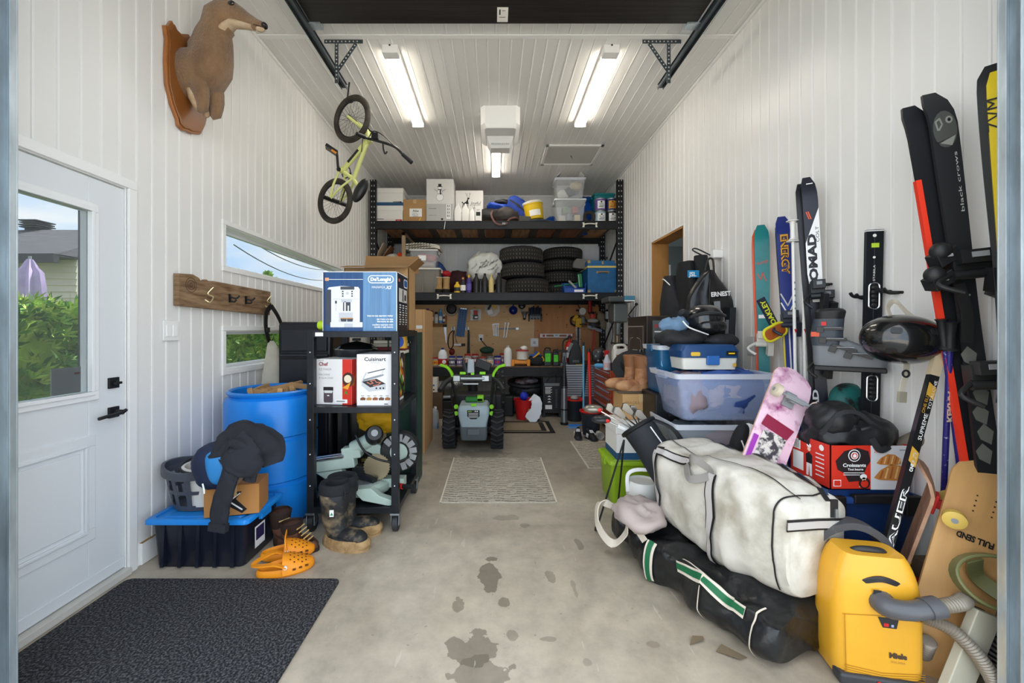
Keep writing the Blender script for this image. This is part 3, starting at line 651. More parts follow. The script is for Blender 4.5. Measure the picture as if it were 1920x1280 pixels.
mb=MB(mat('26324a',.45));mb.lathe([(.001,0),(.26,0),(.27,.02),(.24,.045),(.001,.06)],32);mk(mb,'round_sled','dark blue saucer sled lying under the yellow pail','sled',loc=(sx(1010),6.44,Z1+.002))
t=thing('yellow_pail','yellow plastic pail with white lid tilted on the top shelf','pail',(sx(1005),6.38,Z1+.075),(0,-9,0))
mb=MB(YEL);mb.lathe([(.001,0),(.135,0),(.14,.01),(.152,.22),(.158,.222),(.158,.232),(.152,.234),(.155,.25),(.001,.25)],28);mb.use(WHITE)
mb.lathe([(.1465,.03),(.151,.13)],28)if 0 else None
mb.build('pail_body',t)
mb=MB(PAPER);mb.at((0,0,0));mb.add([(.149*math.sin(a),-.149*math.cos(a),z)for z in(.04,.13)for a in[R(q)for q in range(-35,36,7)]],[(i,i+1,i+12,i+11)for i in range(10)]);mb.build('printed_label',t)
mb=MB(mat('e6e2d6',.5));mb.lathe([(.16,.24),(.164,.255),(.164,.272),(.150,.276),(.145,.27),(.001,.27)],28);mb.build('lid',t)
CLR=plastic_clear('e8edf2',.2);CLB=plastic_clear('b9ccf2',.25)
tote('clear_bin','lower clear plastic bin on the top shelf right of the pail',(sx(1067,6.36),6.40,Z1),.47,.36,.37,CLR,plastic_clear('eef2f4',.8),taper=.84)
tote('clear_bin','upper clear plastic bin with its lid flaps raised, near the ceiling',(sx(1067,6.36),6.40,Z1+.375),.46,.36,.33,CLR,None,taper=.84)
mb=MB(plastic_clear('f2f4f6',.85))
for s in(-1,1):mb.box((s*.12,0,.1),(.25,.35,.008),rot=(0,s*42,0))
mk(mb,'bin_flap_lid','hinged translucent lid flaps raised on the upper clear bin','lid',loc=(sx(1067,6.36),6.40,Z1+.70),bevel=.002)
cont=[('e6e3dc',-.1,.02,.10),('2f2e30',.02,.0,.12),('7b6d86',.1,.02,.09),('c8b78e',.12,-.08,.07)]
for i,(c,x,y,r_)in enumerate(cont):
 nm=['white','black','mauve','cream'][i]
 blobthing('folded_cloth',f'{nm} folded cloth inside the upper clear bin on the top shelf','cloth',(sx(1067,6.36)+x*.8,6.42+y,Z1+.5+.03*i),(.09,.1,.07),mat(c,.9),.015,10,i)
for i,(c,x,z)in enumerate((('c9c2b2',-.12,.08),('8b8f98',.0,.1),('d8c79b',.12,.09),('b9605a',.09,.22),('6f7f60',-.06,.22))):
 mb=MB(mat(c,.6));mb.box((0,0,0),(.09,.14,.1));mk(mb,'packed_item',['beige','grey','cream','red','green'][i]+' packet inside the lower clear bin on the top shelf','packet',loc=(sx(1067,6.36)+x,6.38,Z1+z),bevel=.008)
blobthing('blue_tarp','crumpled bright blue tarp standing behind the stacked clear bins','tarp',(sx(1096,6.8),6.85,Z1+.29),(.2,.2,.31),mat('1553b5',.4,bump=.3,bs=20),.05,7,2)
blobthing('blue_tarp','small blue tarp bundle showing left of the clear bins','tarp',(sx(1035,6.8),6.80,Z1+.12),(.11,.1,.13),mat('1553b5',.4,bump=.3,bs=20),.03,7,9)
tote('teal_bin','teal plastic bin in the right corner of the top shelf',(1.755,6.66,Z1),.33,.4,.53,mat('0f7a80',.4),mat('17888f',.4),taper=.9)
def can(loc,body,lab,label,txt,tc_='202020'):
 t=thing('paint_can',label,'paint can',loc,group='paint cans on the top shelf');mb=MB(STEEL);mb.lathe([(.001,0),(.083,0),(.085,.004),(.083,.008),(.083,.18),(.086,.184),(.086,.19),(.072,.188),(.07,.182),(.001,.182)],24);mb.build('can_body',t)
 mb=MB(body);mb.lathe([(.0845,.012),(.0845,.176)],24);mb.use(lab).add([(.0853*math.sin(a),-.0853*math.cos(a),z)for z in(.03,.15)for a in[R(q)for q in range(-40,41,10)]],[(i,i+1,i+10,i+9)for i in range(8)])
 mb.use(mat(tc_,.6));mb.disc(0,.13,.016);mb.M=Matrix.Translation((0,-.0858,0));mb.disc(0,.13,.014);mb.rect(-.04,.05,.03,.06);mb.rect(-.03,.07,.04,.078);mb.text(txt,-.035,.09,.03);mb.at();mb.build('printed_label',t)
can((sx(1128.5),YS+.12,Z1),mat('9fb7c4',.4),WHITE,'pale blue and white paint can, lower left of four','BLUE','2a4a6a')
can((sx(1149.5),YS+.12,Z1),mat('26262a',.4),WHITE,'black and white paint can, lower right of four','MAT')
can((sx(1128),YS+.12,Z1+.191),mat('6d4f9a',.4),WHITE,'purple and white paint can, upper left of four','SEMI','333333')
can((sx(1149),YS+.12,Z1+.191),mat('2a2f63',.4),mat('cfa03a',.5),'blue and gold paint can, upper right of four','ULTRA','a02a20')
mb=MB(mat('3a3430',.8));mb.tube([V((.075*math.cos(R(a)),0,.09+.075*math.sin(R(a))))for a in range(0,360,24)],.03,closed=True);mk(mb,'hose_coil','dark rubber hose coil left of the paint cans','hose',loc=(sx(1107),YS+.12,Z1+.015))
# ---------------- middle shelf
Z2=1.850
for i,(x,c)in enumerate(((712,'c9b497'),(719,'9b6f4a'))):
 mb=MB(mat(c,.5));pts=curve([(-.03,0,0),(-.05,0,.35),(.0,0,.62),(.09,0,.8)]if i==0 else[(.0,0,0),(-.03,0,.35),(.03,0,.6),(.14,0,.76)],5)
 mb.tube([V(p)*1.0 for p in pts],1,flat=(.24,.012),up=(1,0,.01));mk(mb,'wooden_board',['pale curved board end standing at the left of the middle shelf','brown curved board end standing beside the pale one'][i],'board',loc=(sx(x,6.5),6.5+.02*i,Z2))
blobthing('white_sack','white cloth sack at the left end of the middle shelf','sack',(sx(731),6.42,Z2+.38),(.18,.16,.24),mat('d9d5cc',.85),.05,5,4)
blobthing('safety_vest','orange safety vest stuffed behind the white sack','vest',(sx(744),6.52,Z2+.52),(.1,.1,.15),mat('ee4a1a',.7),.03,8,5)
carton('cardboard_box','plain brown cardboard box under the white cloth sack',(sx(727),6.25,Z2),.3,.4,.14)
t=thing('framed_mirror','wooden framed mirror standing edge on at the left of the middle shelf','mirror',(sx(760),6.22,Z2),(0,0,0))
mb=MB(mat('9a8266',.6));mb.bx(-.055,-.0,0,.05,0,.93);mb.bx(-.055,0,.75,.8,0,.93);mb.bx(-.055,0,0,.8,.88,.93);mb.bx(-.055,0,0,.8,0,.05);mb.build('frame',t,bevel=.003)
mb=MB(mat('aab0b0',.15,.8));mb.bx(-.02,-.008,.05,.75,.05,.88);mb.build('mirror_glass',t)
tote('grey_tote','grey storage tote with pale lid on the middle shelf',(sx(793),6.45,Z2),.52,.44,.39,mat('77736a',.5),mat('cfccc2',.5),taper=.92,ribs=3)
tb=tote('clear_bin','clear bin with red contents stacked on the grey tote',(sx(793),6.45,Z2+.392),.43,.38,.29,CLR,plastic_clear('e8e8e8',.7),taper=.9)
mb=MB(WHITE);mb.bx(-.06,.06,-.004,0,-.04,.04);mb.use(mat('6c8bd0',.5)).rect(-.05,-.03,-.01,-.01,7);mb.build('printed_label',tb,loc=(-.02,-.187,.15))
blobthing('red_cloth','red cloth folded in the clear bin on the grey tote','cloth',(sx(793),6.46,Z2+.57),(.18,.15,.06),mat('c4384a',.9),.02,9,1)
blobthing('beige_cloth','beige cloth folded under the red cloth in the clear bin','cloth',(sx(790),6.46,Z2+.46),(.17,.15,.06),mat('b59c8e',.9),.02,9,2)
CHEV=mat('d9d4c4',.9)
mb=MB(CHEV)
for k in range(3):
 pts=[V((x,0,.06+k*.028+.015*math.sin(x*9+k)-(.08*max(0,x-.2)*4)))for x in[-.27+i*.045 for i in range(13)]]
 mb.use(CHEV).tube(pts,1,flat=(.36,.018),up=(0,0,1));mb.use(mat('2c2b28',.9))
 for i in range(8):
  q=pts[1+i];mb.add([q+V((0,-.182,-.006)),q+V((.02,-.182,-.006)),q+V((.045,-.182,.01)),q+V((.025,-.182,.01))],[(0,1,2,3)])
mk(mb,'folded_rug','folded cream and black patterned rug on the clear bin','rug',loc=(sx(791),6.45,Z2+.64))
def work_boot_small(x,label):
 t=thing('tan_boot',label,'boot',(sx(x),YS+.04,Z2),group=None)
 mb=MB(mat('a58457',.8,var=.15,vs=12));mb.loft([[V((a*w_,b*l_+o_,z))for a,b in[(math.cos(R(q)),math.sin(R(q)))for q in range(0,360,30)]]for w_,l_,o_,z in((.055,.10,.03,.02),(.055,.10,.03,.06),(.052,.075,.05,.1),(.05,.06,.06,.15),(.055,.065,.06,.24))]);mb.build('boot_upper',t)
 mb=MB(mat('1d1a18',.8));mb.loft([[V((a*.058,b*.105+.03,z))for a,b in[(math.cos(R(q)),math.sin(R(q)))for q in range(0,360,30)]]for z in(0,.025,.055)]);mb.build('sole',t)
 mb=MB(mat('d8cfae',.8));mb.tube([V((.056*math.cos(R(q)),.066*math.sin(R(q))+.06,.242))for q in range(0,360,30)],.006,closed=True);mb.build('collar',t)
work_boot_small(822,'left tan boot beside the grey tote on the middle shelf');work_boot_small(836,'right tan boot nearest the yellow can on the middle shelf')
blobthing('blue_shoe_bag','dark blue bag behind the tan boots on the middle shelf','bag',(sx(828,6.6),6.6,Z2+.36),(.08,.1,.2),mat('1c3f77',.6),.03,7,7,rot=(0,-20,0))
blobthing('red_pouch','small red pouch leaning on the dark blue bag','pouch',(sx(838,6.55),6.5,Z2+.33),(.07,.07,.06),mat('b3202a',.7),.02,8,8)
blobthing('dark_garments','heap of dark red and black garments behind the boots','clothes',(sx(862,6.7),6.72,Z2+.2),(.28,.2,.2),mat('241a1c',.85,col2='4c1420',vs=5),.05,6,9)
def simple_bottle(x,h,r_,m,label,cap=WHITE,lab=None,group=None,Zb=Z2,y=YS+.05,sc=(1,.8),ch=.03):
 return bottle('oil_bottle',label,(sx(x),y,Zb),[(r_,0),(r_,h*.6),(r_*.85,h*.72),(r_*.35,h*.88),(r_*.35,h-ch)],m,(r_*.42,h-ch,ch),cap,(r_*1.02,h*.15,h*.5)if lab else None,lab or PAPER,group=group,sc=sc)
simple_bottle(857,.17,.05,mat('dcb01e',.4),'yellow lubricant can at the front of the middle shelf',YEL,mat('2a2a2a',.5),ch=.05)
simple_bottle(868,.24,.042,mat('242424',.4),'black bottle with white label between yellow and purple bottles',mat('d59a70',.5),PAPER)
simple_bottle(879,.28,.042,mat('3b2d7c',.4),'purple bottle with yellow spout on the middle shelf',mat('e5b82a',.4),mat('5c56a0',.5),ch=.09)
BO=mat('1a1a1c',.35);G='black motor oil bottles on the middle shelf'
for i,(x,h)in enumerate(((893,.30),(901,.22),(909,.30),(935,.31))):simple_bottle(x,h,.048 if i!=1 else .03,BO,['leftmost black oil bottle in front of the patterned bag','smallest dark oil bottle between two black ones','black oil bottle left of the amber one','black oil bottle right of the amber one'][i],BLACK,None,G)
simple_bottle(921,.29,.04,mat('cdb978',.3),'amber oil bottle between black bottles on the middle shelf',mat('c8b06a',.4))
t=thing('patterned_bag','white plastic bag with black print stuffed full on the middle shelf','bag',(sx(908,6.5),6.52,Z2+.37))
PB=mat('cfcfca',.35,bump=.3,bs=14);mb=MB(PB);mb.ell((0,0,.05),(.27,.2,.26),.8,44,26,.05,6,5,None,.7);mb.use(INK);rr=random.Random(2)
for i in range(13):mb.at((rr.uniform(-.17,.17),-.215+rr.uniform(0,.015),rr.uniform(-.12,.18)),(0,rr.uniform(-60,-20),0)).text('Woods',-.04,0,.04,1,shear=.4)
mb.build('bag_body',t,ang=60)
blobthing('round_cushion','grey round cushion end behind the patterned plastic bag','cushion',(sx(905,6.8),6.86,Z2+.3),(.26,.15,.3),mat('3f3d3a',.8),.02,5,3)
def tyre_mesh(ro,w,ri=.2):
 mb=MB(RUB);h=w/2
 prof=[(ri,-h*.55),(ri+.03,-h*.9),(ro-.06,-h),(ro-.018,-h*.86),(ro-.004,-h*.7),(ro-.004,h*.7),(ro-.018,h*.86),(ro-.06,h),(ri+.03,h*.9),(ri,h*.55)]
 mb.lathe(prof,56);mb.use(mat('46423c',.9));nb=44
 for row in range(6):
  z0=-h*.72+row*h*.25;
  for k in range(nb):
   a=2*PI*(k+.5*(row%2))/nb;da=.045;dz=h*.085;sh=.03*(1 if row%2 else-1)
   def q(aa,zz,rr_):return(rr_*math.cos(aa),rr_*math.sin(aa),zz)
   ba=[(a-da,z0-dz+0),(a+da*.7,z0-dz+.012*(1 if row%2 else-1)),(a+da,z0+dz),(a-da*.7,z0+dz-.012*(1 if row%2 else-1))]
   mb.add([q(u,v+h*.1,ro+.003)for u,v in ba]+[q(u,v+h*.1,ro-.01)for u,v in ba],[(0,1,2,3),(0,4,5,1),(1,5,6,2),(2,6,7,3),(3,7,4,0)])
 return mb
def tyre(loc,ro,w,label,name='car_tyre',ang=0):
 return mk(tyre_mesh(ro,w),name,label,'tyre','winter tyres on the middle shelf',loc=loc,rot=(0,0,ang))
for i,(x,lab)in enumerate(((988,'bottom winter tyre of the front stack on the middle shelf'),(980,'middle winter tyre of the front stack on the middle shelf'),(977,'top winter tyre of the front stack on the middle shelf'))):
 tyre((sx(x,6.55),6.56,Z2+.122+i*.248),.345,.24,lab,ang=i*17)
for i,lab in enumerate(('lowest worn tyre of the rear right stack','second tyre from the bottom of the rear right stack','third tyre from the bottom of the rear right stack','smooth top tyre of the rear right stack')):
 tyre((sx(1052+(i==3)*4,6.85),6.92,Z2+.10+i*.20),.33,.195,lab,ang=i*23)
t=thing('grey_gear_case','grey rigid equipment case with dark frame beyond the tyres','case',(sx(1092,6.55),6.56,Z2+.40),(0,8,-10))
mb=MB(mat('5a5753',.5));mb.loft([[(x,y,z)for x,y in rrect(.34*k,.3,.03)]for k,z in((.9,0),(1,.03),(.95,.1),(.7,.15))]);mb.build('case_shell',t)
mb=MB(BLACK);mb.tube([(.1,0,.1),(.32,.02,.17),(.36,.02,.25)],.014);mb.tube([(.18,0,.1),(.36,.02,.12)],.012);mb.build('frame_tube',t)
mb=MB(DARK);mb.bx(-.2,.16,0,.34,0,.39);mk(mb,'dark_crate','black crate under the grey equipment case on the middle shelf','crate',loc=(sx(1086,6.7),6.70,Z2),bevel=.01)
t=thing('green_garden_tool','green plastic snow brush lying in front of the tyres','brush',(sx(1070),YS+.13,Z2+.13),(0,-5,0))
GR=mat('12703f',.4);mb=MB(GR);mb.tube([(-.24,0,0),(.17,.02,.02)],.012);mb.build('shaft',t);mb=MB(GR);mb.bx(.14,.2,-.02,.06,-.05,.16);mb.use(WHITE).bx(.145,.155,-.021,.05,-.04,.15);mb.build('scraper_head',t,bevel=.006)
t=thing('blue_parts_bin','open blue parts bin with white label beside the trunk','parts bin',(sx(1078),YS+.03,Z2))
mb=MB(mat('14479b',.4));mb.bx(-.17,.17,0,.2,0,.008);mb.bx(-.17,-.16,0,.2,0,.15);mb.bx(.16,.17,0,.2,0,.15);mb.bx(-.17,.17,.19,.2,0,.17);mb.bx(-.17,.17,0,.008,0,.07);mb.build('bin_body',t,bevel=.002)
mb=MB(WHITE);mb.rect(-.01,.015,.13,.05);mb.build('printed_label',t)
mb=MB(mat('8d8d8a',.5));mb.box((0,0,.12),(.03,.03,.16),rot=(0,-45,0));mk(mb,'paint_scraper','metal scraper standing in the blue parts bin','scraper',loc=(sx(1075),YS+.12,Z2+.02))
t=thing('steamer_trunk','blue steamer trunk with yellow band on the middle shelf','trunk',(sx(1129.5),YS+.02,Z2));w=.455
mb=MB(mat('135a8c',.45,var=.18,vs=7));mb.bx(-w/2,w/2,0,.42,0,.40);mb.build('trunk_body',t,bevel=.005)
mb=MB(mat('135a8c',.45,var=.18,vs=7));mb.bx(-w/2-.003,w/2+.003,-.004,.424,.40,.495);mb.build('lid',t,bevel=.005)
mb=MB(mat('d8c06a',.4));mb.bx(-w/2-.004,w/2+.004,-.008,.426,.385,.413);mb.build('brass_band',t)
mb=MB(mat('a07c4a',.5));mb.tube(curve([(-.07,-.01,.315),(-.04,-.03,.318),(.04,-.03,.318),(.07,-.01,.315)]),.011)
for s in(-1,1):mb.box((s*.08,-.005,.315),(.03,.01,.035))
mb.build('leather_handle',t)
for cx_ in(-1,1):
 for cz in(.02,.475):
  mb=MB(mat('a88a5c',.4,.5));mb.box((cx_*(w/2-.018),-.004,cz),(.045,.012,.045));mb.build('corner_cap',t,bevel=.004)
mb=MB(mat('a88a5c',.4,.5));mb.box((0,-.008,.46),(.03,.012,.05));mb.build('latch',t,bevel=.003)
# ---------------- things hung on the plywood
WY=YB-.036
def wx(x):return X(x,WY)
def wz(y):return H(y,WY)
t=thing('spray_can_shelf','small wooden wall shelf holding spray cans','shelf',(wx(818),WY,wz(608)))
mb=MB(mat('9a6d3f',.7));mb.bx(-.19,.19,-.11,0,0,.02);mb.bx(-.19,.19,-.012,0,-.05,0);mb.build('shelf_board',t);mb=MB(mat('9a6d3f',.7));mb.bx(.17,.19,-.11,0,.02,.16);mb.build('end_panel',t)
def spray(x,h,body,capm,label,r_=.031):
 bottle('spray_can',(label),(wx(x),WY-.06,wz(608)+.021),[(r_,0),(r_,h*.72),(r_*.55,h*.82)],body,(r_*.8,h*.8,h*.2),capm,(r_*1.02,h*.2,h*.5),PAPER,'spray can')
spray(803,.26,mat('3b86c4',.4),mat('7a2f96',.4),'blue spray can with purple cap at the left of the wall shelf')
spray(811,.22,mat('8e7a5a',.4),BLACK,'tan spray can with black cap second on the wall shelf')
spray(819,.20,mat('d7d7d5',.4),BLACK,'white spray can with dark top third on the wall shelf')
spray(827,.25,mat('4a92cc',.4),mat('8db8d8',.4),'pale blue spray can fourth on the wall shelf')
spray(834,.15,mat('5b2747',.4),WHITE,'short maroon can at the right of the wall shelf',.028)
def hang(name,label,cat,x,y,fn,m,**k):
 t=thing(name,label,cat,(wx(x),WY,wz(y)));
 for nm,f in fn.items():
  mb=MB(m);f(mb);mb.build(nm,t,**k)
 return t
def ringf(r,w,d=.05):return lambda mb:mb.lathe([(r-w,0),(r-w,d),(r,d),(r,0)],28)
t=thing('saucer_light','round clear dish with black centre hanging on the plywood','work light',(wx(847),WY,wz(579)),(90,0,0))
mb=MB(plastic_clear('b8ab94',.5));mb.lathe([(.001,.005),(.125,.01),(.13,.04),(.12,.045)],30);mb.build('clear_dish',t)
mb=MB(BLACK);mb.lathe([(.001,.07),(.07,.065),(.09,.045),(.092,.012),(.001,.01)],26);mb.use(RED).lathe([(.001,.075),(.008,.074),(.008,.06)],10);mb.build('hub',t)
t=thing('pegboard_tray','blue perforated plastic tray hanging tilted on the plywood','organizer',(wx(866),WY-.03,wz(604)),(0,7,0))
mb=MB(mat('0f5a94',.4));mb.bx(-.075,.075,-.02,0,-.25,.25)
for i in range(4):
 mb.bx(-.073+i*.048,-.066+i*.048,-.035,-.02,-.245,.245)
mb.use(mat('08345a',.5))
for i in range(3):
 for j in range(12):mb.bx(-.055+i*.046,-.033+i*.046,-.0215,-.0195,-.22+j*.038,-.2+j*.038)
mb.build('tray',t)
mb=MB(CHROME);mb.bx(-.05,.06,-.03,-.01,.235,.25);mb.build('hanger_clip',t)
def blister(mb):
 mb.use(plastic_clear('dfe4dd',.5));mb.box((0,-.02,0),(.19,.035,.2));mb.use(mat('b22a25',.5)).box((0,-.045,.04),(.075,.02,.08));mb.use(mat('33352f',.5)).box((0,-.045,-.04),(.09,.02,.08));mb.use(WHITE).box((.01,-.056,-.045),(.05,.002,.03))
hang('blister_pack','clear blister pack with red tool hanging on the plywood','tool pack',892,590,{'pack':blister},PAPER,bevel=.004)
t=thing('round_clear_case','round clear case with yellow and white parts on the plywood','case',(wx(923),WY,wz(579)),(90,0,0))
mb=MB(plastic_clear('e6e3d8',.5));mb.lathe([(.001,.004),(.135,.004),(.137,.05),(.13,.05),(.13,.012)],32);mb.build('case_rim',t)
mb=MB(mat('d7b040',.5));mb.box((.03,.05,.03),(.05,.14,.02),rot=(0,0,40));mb.use(WHITE).box((-.04,-.06,.03),(.09,.08,.02),rot=(0,0,20));mb.use(DARK).box((-.05,.03,.03),(.04,.1,.02),rot=(0,0,-30));mb.build('packed_parts',t)
t=thing('blue_funnel','blue funnel hanging on the plywood','funnel',(wx(962),WY,wz(582)),(90,0,0));mb=MB(mat('182a7a',.4));mb.lathe([(.001,.02),(.02,.02),(.06,.09),(.075,.1),(.072,.085),(.03,.02)],24);mb.build('cone',t);mb=MB(mat('182a7a',.4));mb.box((0,.085,.05),(.03,.04,.012));mb.build('hang_tab',t)
t=thing('dark_funnel','dark funnel above the metal one on the plywood','funnel',(wx(978),WY,wz(573)),(90,0,0));mb=MB(mat('3b352e',.5));mb.lathe([(.001,.02),(.02,.02),(.05,.07),(.065,.08),(.06,.07),(.03,.02)],24);mb.build('cone',t);mb=MB(GREY);mb.box((0,-.06,.04),(.05,.09,.02));mb.build('spout',t)
t=thing('metal_funnel','small metal funnel hanging below the dark one','funnel',(wx(983),WY-.07,wz(588)));mb=MB(STEEL);mb.lathe([(.065,.03),(.06,.02),(.035,-.03),(.03,-.075)],22);mb.build('cone',t);mb=MB(DARK);mb.lathe([(.03,-.06),(.02,-.10),(.012,-.11),(.001,-.11)],14);mb.build('tip',t)
t=thing('screwdriver_rack','black rack full of screwdrivers on the plywood','tool rack',(wx(1003),WY,wz(588)))
mb=MB(BLACK);mb.bx(-.12,.12,-.07,0,-.04,-.01);mb.bx(-.12,-.1,-.07,0,-.14,-.01);mb.bx(.1,.12,-.07,0,-.14,-.01);mb.bx(-.12,.12,-.012,0,-.1,.11);mb.build('rack_frame',t)
for i in range(7):
 mb=MB(mat('1c2d5c',.5)if i%2 else BLACK);mb.cyl((-.085+i*.028,-.045,-.02),(-.085+i*.028,-.045,.10+.02*(i%3)),.010,.012,8);mb.use(STEEL).cyl((-.085+i*.028,-.045,-.1+.02*(i%2)),(-.085+i*.028,-.045,-.02),.004,n=6)
 tag(mb.build('screwdriver',loc=(wx(1003),WY,wz(588))),('dark','navy')[i%2]+' handled screwdriver, '+('leftmost','second from the left','third from the left','middle one','third from the right','second from the right','rightmost')[i]+' in the black wall rack','screwdriver','screwdrivers in the black wall rack')
t=thing('magnetic_bar','grey magnetic tool bar holding wrenches on the plywood','tool holder',(wx(952),WY,wz(616)));mb=MB(mat('4a4d50',.4,.6));mb.bx(-.20,.20,-.02,0,-.012,.012);mb.build('bar',t);mb=MB(STEEL);mb.box((.17,-.02,0),(.05,.03,.04));mb.build('end_stop',t)
def wrench(x,L,a):
 mb=MB(STEEL);mb.box((0,0,0),(.009,.006,L));mb.prism([(.016*math.cos(R(q)),L/2+.016*math.sin(R(q)))for q in(-160,-90,-20,20,55)]+[(.004,L/2+.004),(-.004,L/2+.004)]+[(.016*math.cos(R(q)),L/2+.016*math.sin(R(q)))for q in(125,160)],-.003,.003)
 mb.tube([V((.011*math.cos(R(q)),0,-L/2+.011*math.sin(R(q))))for q in range(0,360,30)],.004,closed=True,n=6)
 return tag(mb.build('wrench',loc=(wx(x),WY-.028,wz(616)-L*.1),rot=(0,a,0)),{925:'shortest chrome wrench, far left of the left group of four',928:'second chrome wrench from the left on the magnetic bar',931:'third chrome wrench from the left on the magnetic bar',934:'rightmost wrench of the left group of four',946:'left wrench of the right pair on the magnetic bar',951:'rightmost tilted chrome wrench on the magnetic bar'}[x],'wrench','chrome wrenches on the magnetic bar')
for x,L,a in((925,.19,-4),(928,.2,-2),(931,.21,0),(934,.21,0),(946,.25,6),(951,.25,10)):wrench(x,L,a)
t=thing('wall_outlet','white double outlet with a black plug on the plywood','outlet',(wx(902),WY,wz(633)));mb=MB(WHITE);mb.bx(-.04,.04,-.008,0,-.06,.06);mb.build('cover_plate',t,bevel=.003);mb=MB(BLACK);mb.box((0,-.025,-.02),(.04,.04,.035));mb.tube(curve([(0,-.04,-.03),(.03,-.06,-.07),(.10,-.06,-.15),(.15,-.05,-.21)]),.007);mb.build('plug_cord',t)
t=thing('network_plate','square white wall plate with round port above the workbench','wall plate',(wx(1002),WY,wz(642)));mb=MB(WHITE);mb.bx(-.07,.07,-.012,0,-.075,.075);mb.build('plate',t,bevel=.004);mb=MB(GREY);mb.at((0,-.0125,0));mb.disc(0,0,.022);mb.use(WHITE).disc(0,0,.010,2);mb.use(GREY)
for sx_ in(-1,1):
 for sz_ in(-1,1):mb.disc(.055*sx_,.06*sz_,.006)
mb.build('port',t)
t=thing('hand_saw','narrow silver hand saw hanging below the spray can shelf','saw',(wx(835),WY-.02,wz(612)));mb=MB(mat('c9d0d6',.3,.7));mb.prism([(-.03,0),(.02,0),(.03,-.28),(.015,-.31)],-.002,.002);mb.build('saw_blade',t);mb=MB(DARK);mb.bx(-.035,.03,-.012,.012,-.01,.07);mb.build('saw_handle',t,bevel=.006)
for x in(850,876):
 t=thing('wall_hook',('left' if x<860 else 'right')+' chrome double hook beside the blue perforated tray','hook',(wx(x),WY,wz(616)));mb=MB(STEEL);mb.bx(-.03,.03,-.015,0,-.03,.03);mb.tube(curve([(0,-.015,0),(0,-.06,-.01),(0,-.08,.03)]),.008);mb.build('hook_plate',t)
t=thing('drop_light_cord','brown looped cord with red drop light end on the plywood','cord',(wx(850),WY-.03,wz(640)))
mb=MB(mat('3d2417',.6));mb.tube(curve([(0,0,.2),(-.07,0,.12),(-.09,0,-.05),(-.05,0,-.13),(.0,0,-.06),(.0,0,.12),(.02,0,.2)]),.009);mb.tube(curve([(.02,0,.18),(.06,0,.0),(.13,0,-.1)]),.004);mb.build('cord',t)
mb=MB(mat('7a1a14',.5));mb.ell((-.02,-.01,-.18),(.05,.03,.06));mb.build('lamp_end',t)
mb=MB(WHITE);mb.bx(-.09,.09,-.02,.02,-.018,.018);mb.use(DARK);mb.bx(.04,.11,-.03,.0,-.022,.022);mk(mb,'power_strip','white power strip with dark plugs on the plywood','power strip',loc=(wx(861),WY-.03,wz(646)),bevel=.003)
t=thing('work_lamp','slim black and green inspection lamp hanging on the right hook','lamp',(wx(879),WY-.05,wz(630)));mb=MB(mat('22302c',.4));mb.cyl((0,0,-.28),(0,0,.06),.022,.018,12);mb.build('tube_body',t);mb=MB(BLACK);mb.cyl((0,0,.05),(0,0,.11),.014);mb.cyl((0,0,-.3),(0,0,-.27),.026);mb.build('end_cap',t)
t=thing('spirit_level','white and red spirit level lying across the redder plywood','level',(wx(1042),WY-.04,wz(629)))
mb=MB(mat('e6dcd6',.4));mb.bx(-.31,.31,-.012,.012,-.034,.034);mb.use(mat('b8403a',.5));mb.M=Matrix.Translation((0,-.012,0));mb.rect(-.31,-.034,-.29,.034);mb.rect(.29,-.034,.31,.034);mb.rect(-.24,-.02,-.2,.02);mb.rect(.22,-.02,.26,.02);mb.use(mat('9a6a44',.7));mb.poly(rrect(.13,.035,.01,cx=-.11),2);mb.poly(rrect(.13,.035,.01,cx=.12),2);mb.use(mat('7aa6c8',.4)).rect(-.02,.0,.03,.02,2);mb.at();mb.build('level_body',t,bevel=.002)
t=thing('hedge_trimmer','yellow hedge trimmer with white toothed blade hanging blade down','hedge trimmer',(wx(1082),WY-.10,wz(605)))
mb=MB(mat('d9a514',.45));mb.box((0,0,0),(.11,.12,.16));mb.box((-.05,0,.08),(.08,.06,.12),rot=(0,30,0));mb.build('motor_housing',t,bevel=.015)
mb=MB(BLACK);mb.tube(curve([(-.05,0,.12),(-.13,0,.08),(-.12,0,-.02),(-.03,0,-.05)]),.014);mb.tube(curve([(0,0,.1),(.05,0,.2),(-.04,0,.22)]),.016);mb.build('handle_loop',t)
mb=MB(mat('222222',.4));mb.bx(-.015,.015,-.006,.006,-.44,-.07);mb.use(WHITE)
for i in range(13):mb.box((-.0,0,-.09-i*.027),(.095-i*.0015,.008,.010))
mb.build('toothed_blade',t)
def ptool(name,label,x,y,r_,col,extra):
 t=thing(name,label,'power tool',(wx(x),WY-.12,wz(y)));mb=MB(mat(col,.45));mb.cyl((0,0,-r_[1]),(0,0,r_[1]),r_[0],r_[0]*.85,18);mb.build('body',t,bevel=.008)
 for nm,f in extra.items():
  mb=MB(DARK);f(mb);mb.build(nm,t,bevel=.003)
ptool('orbital_sander','round white headed sander hanging at the top right of the plywood',1088,586,(.055,.05),'b9b7b0',{'sanding_pad':lambda mb:mb.use(mat('d8d5ca',.5)).cyl((0,-.06,.02),(0,-.08,.02),.06),'cord':lambda mb:mb.tube(curve([(.0,0,.05),(-.06,0,.12),(-.03,0,.22),(.04,0,.25)]),.007)})
ptool('grey_grinder','grey grinder hanging below the white sander',1090,600,(.05,.06),'6b6a66',{'side_handle':lambda mb:mb.cyl((.0,0,0),(.1,-.02,-.02),.018),'guard':lambda mb:mb.cyl((0,-.02,-.07),(0,-.02,-.09),.07)})
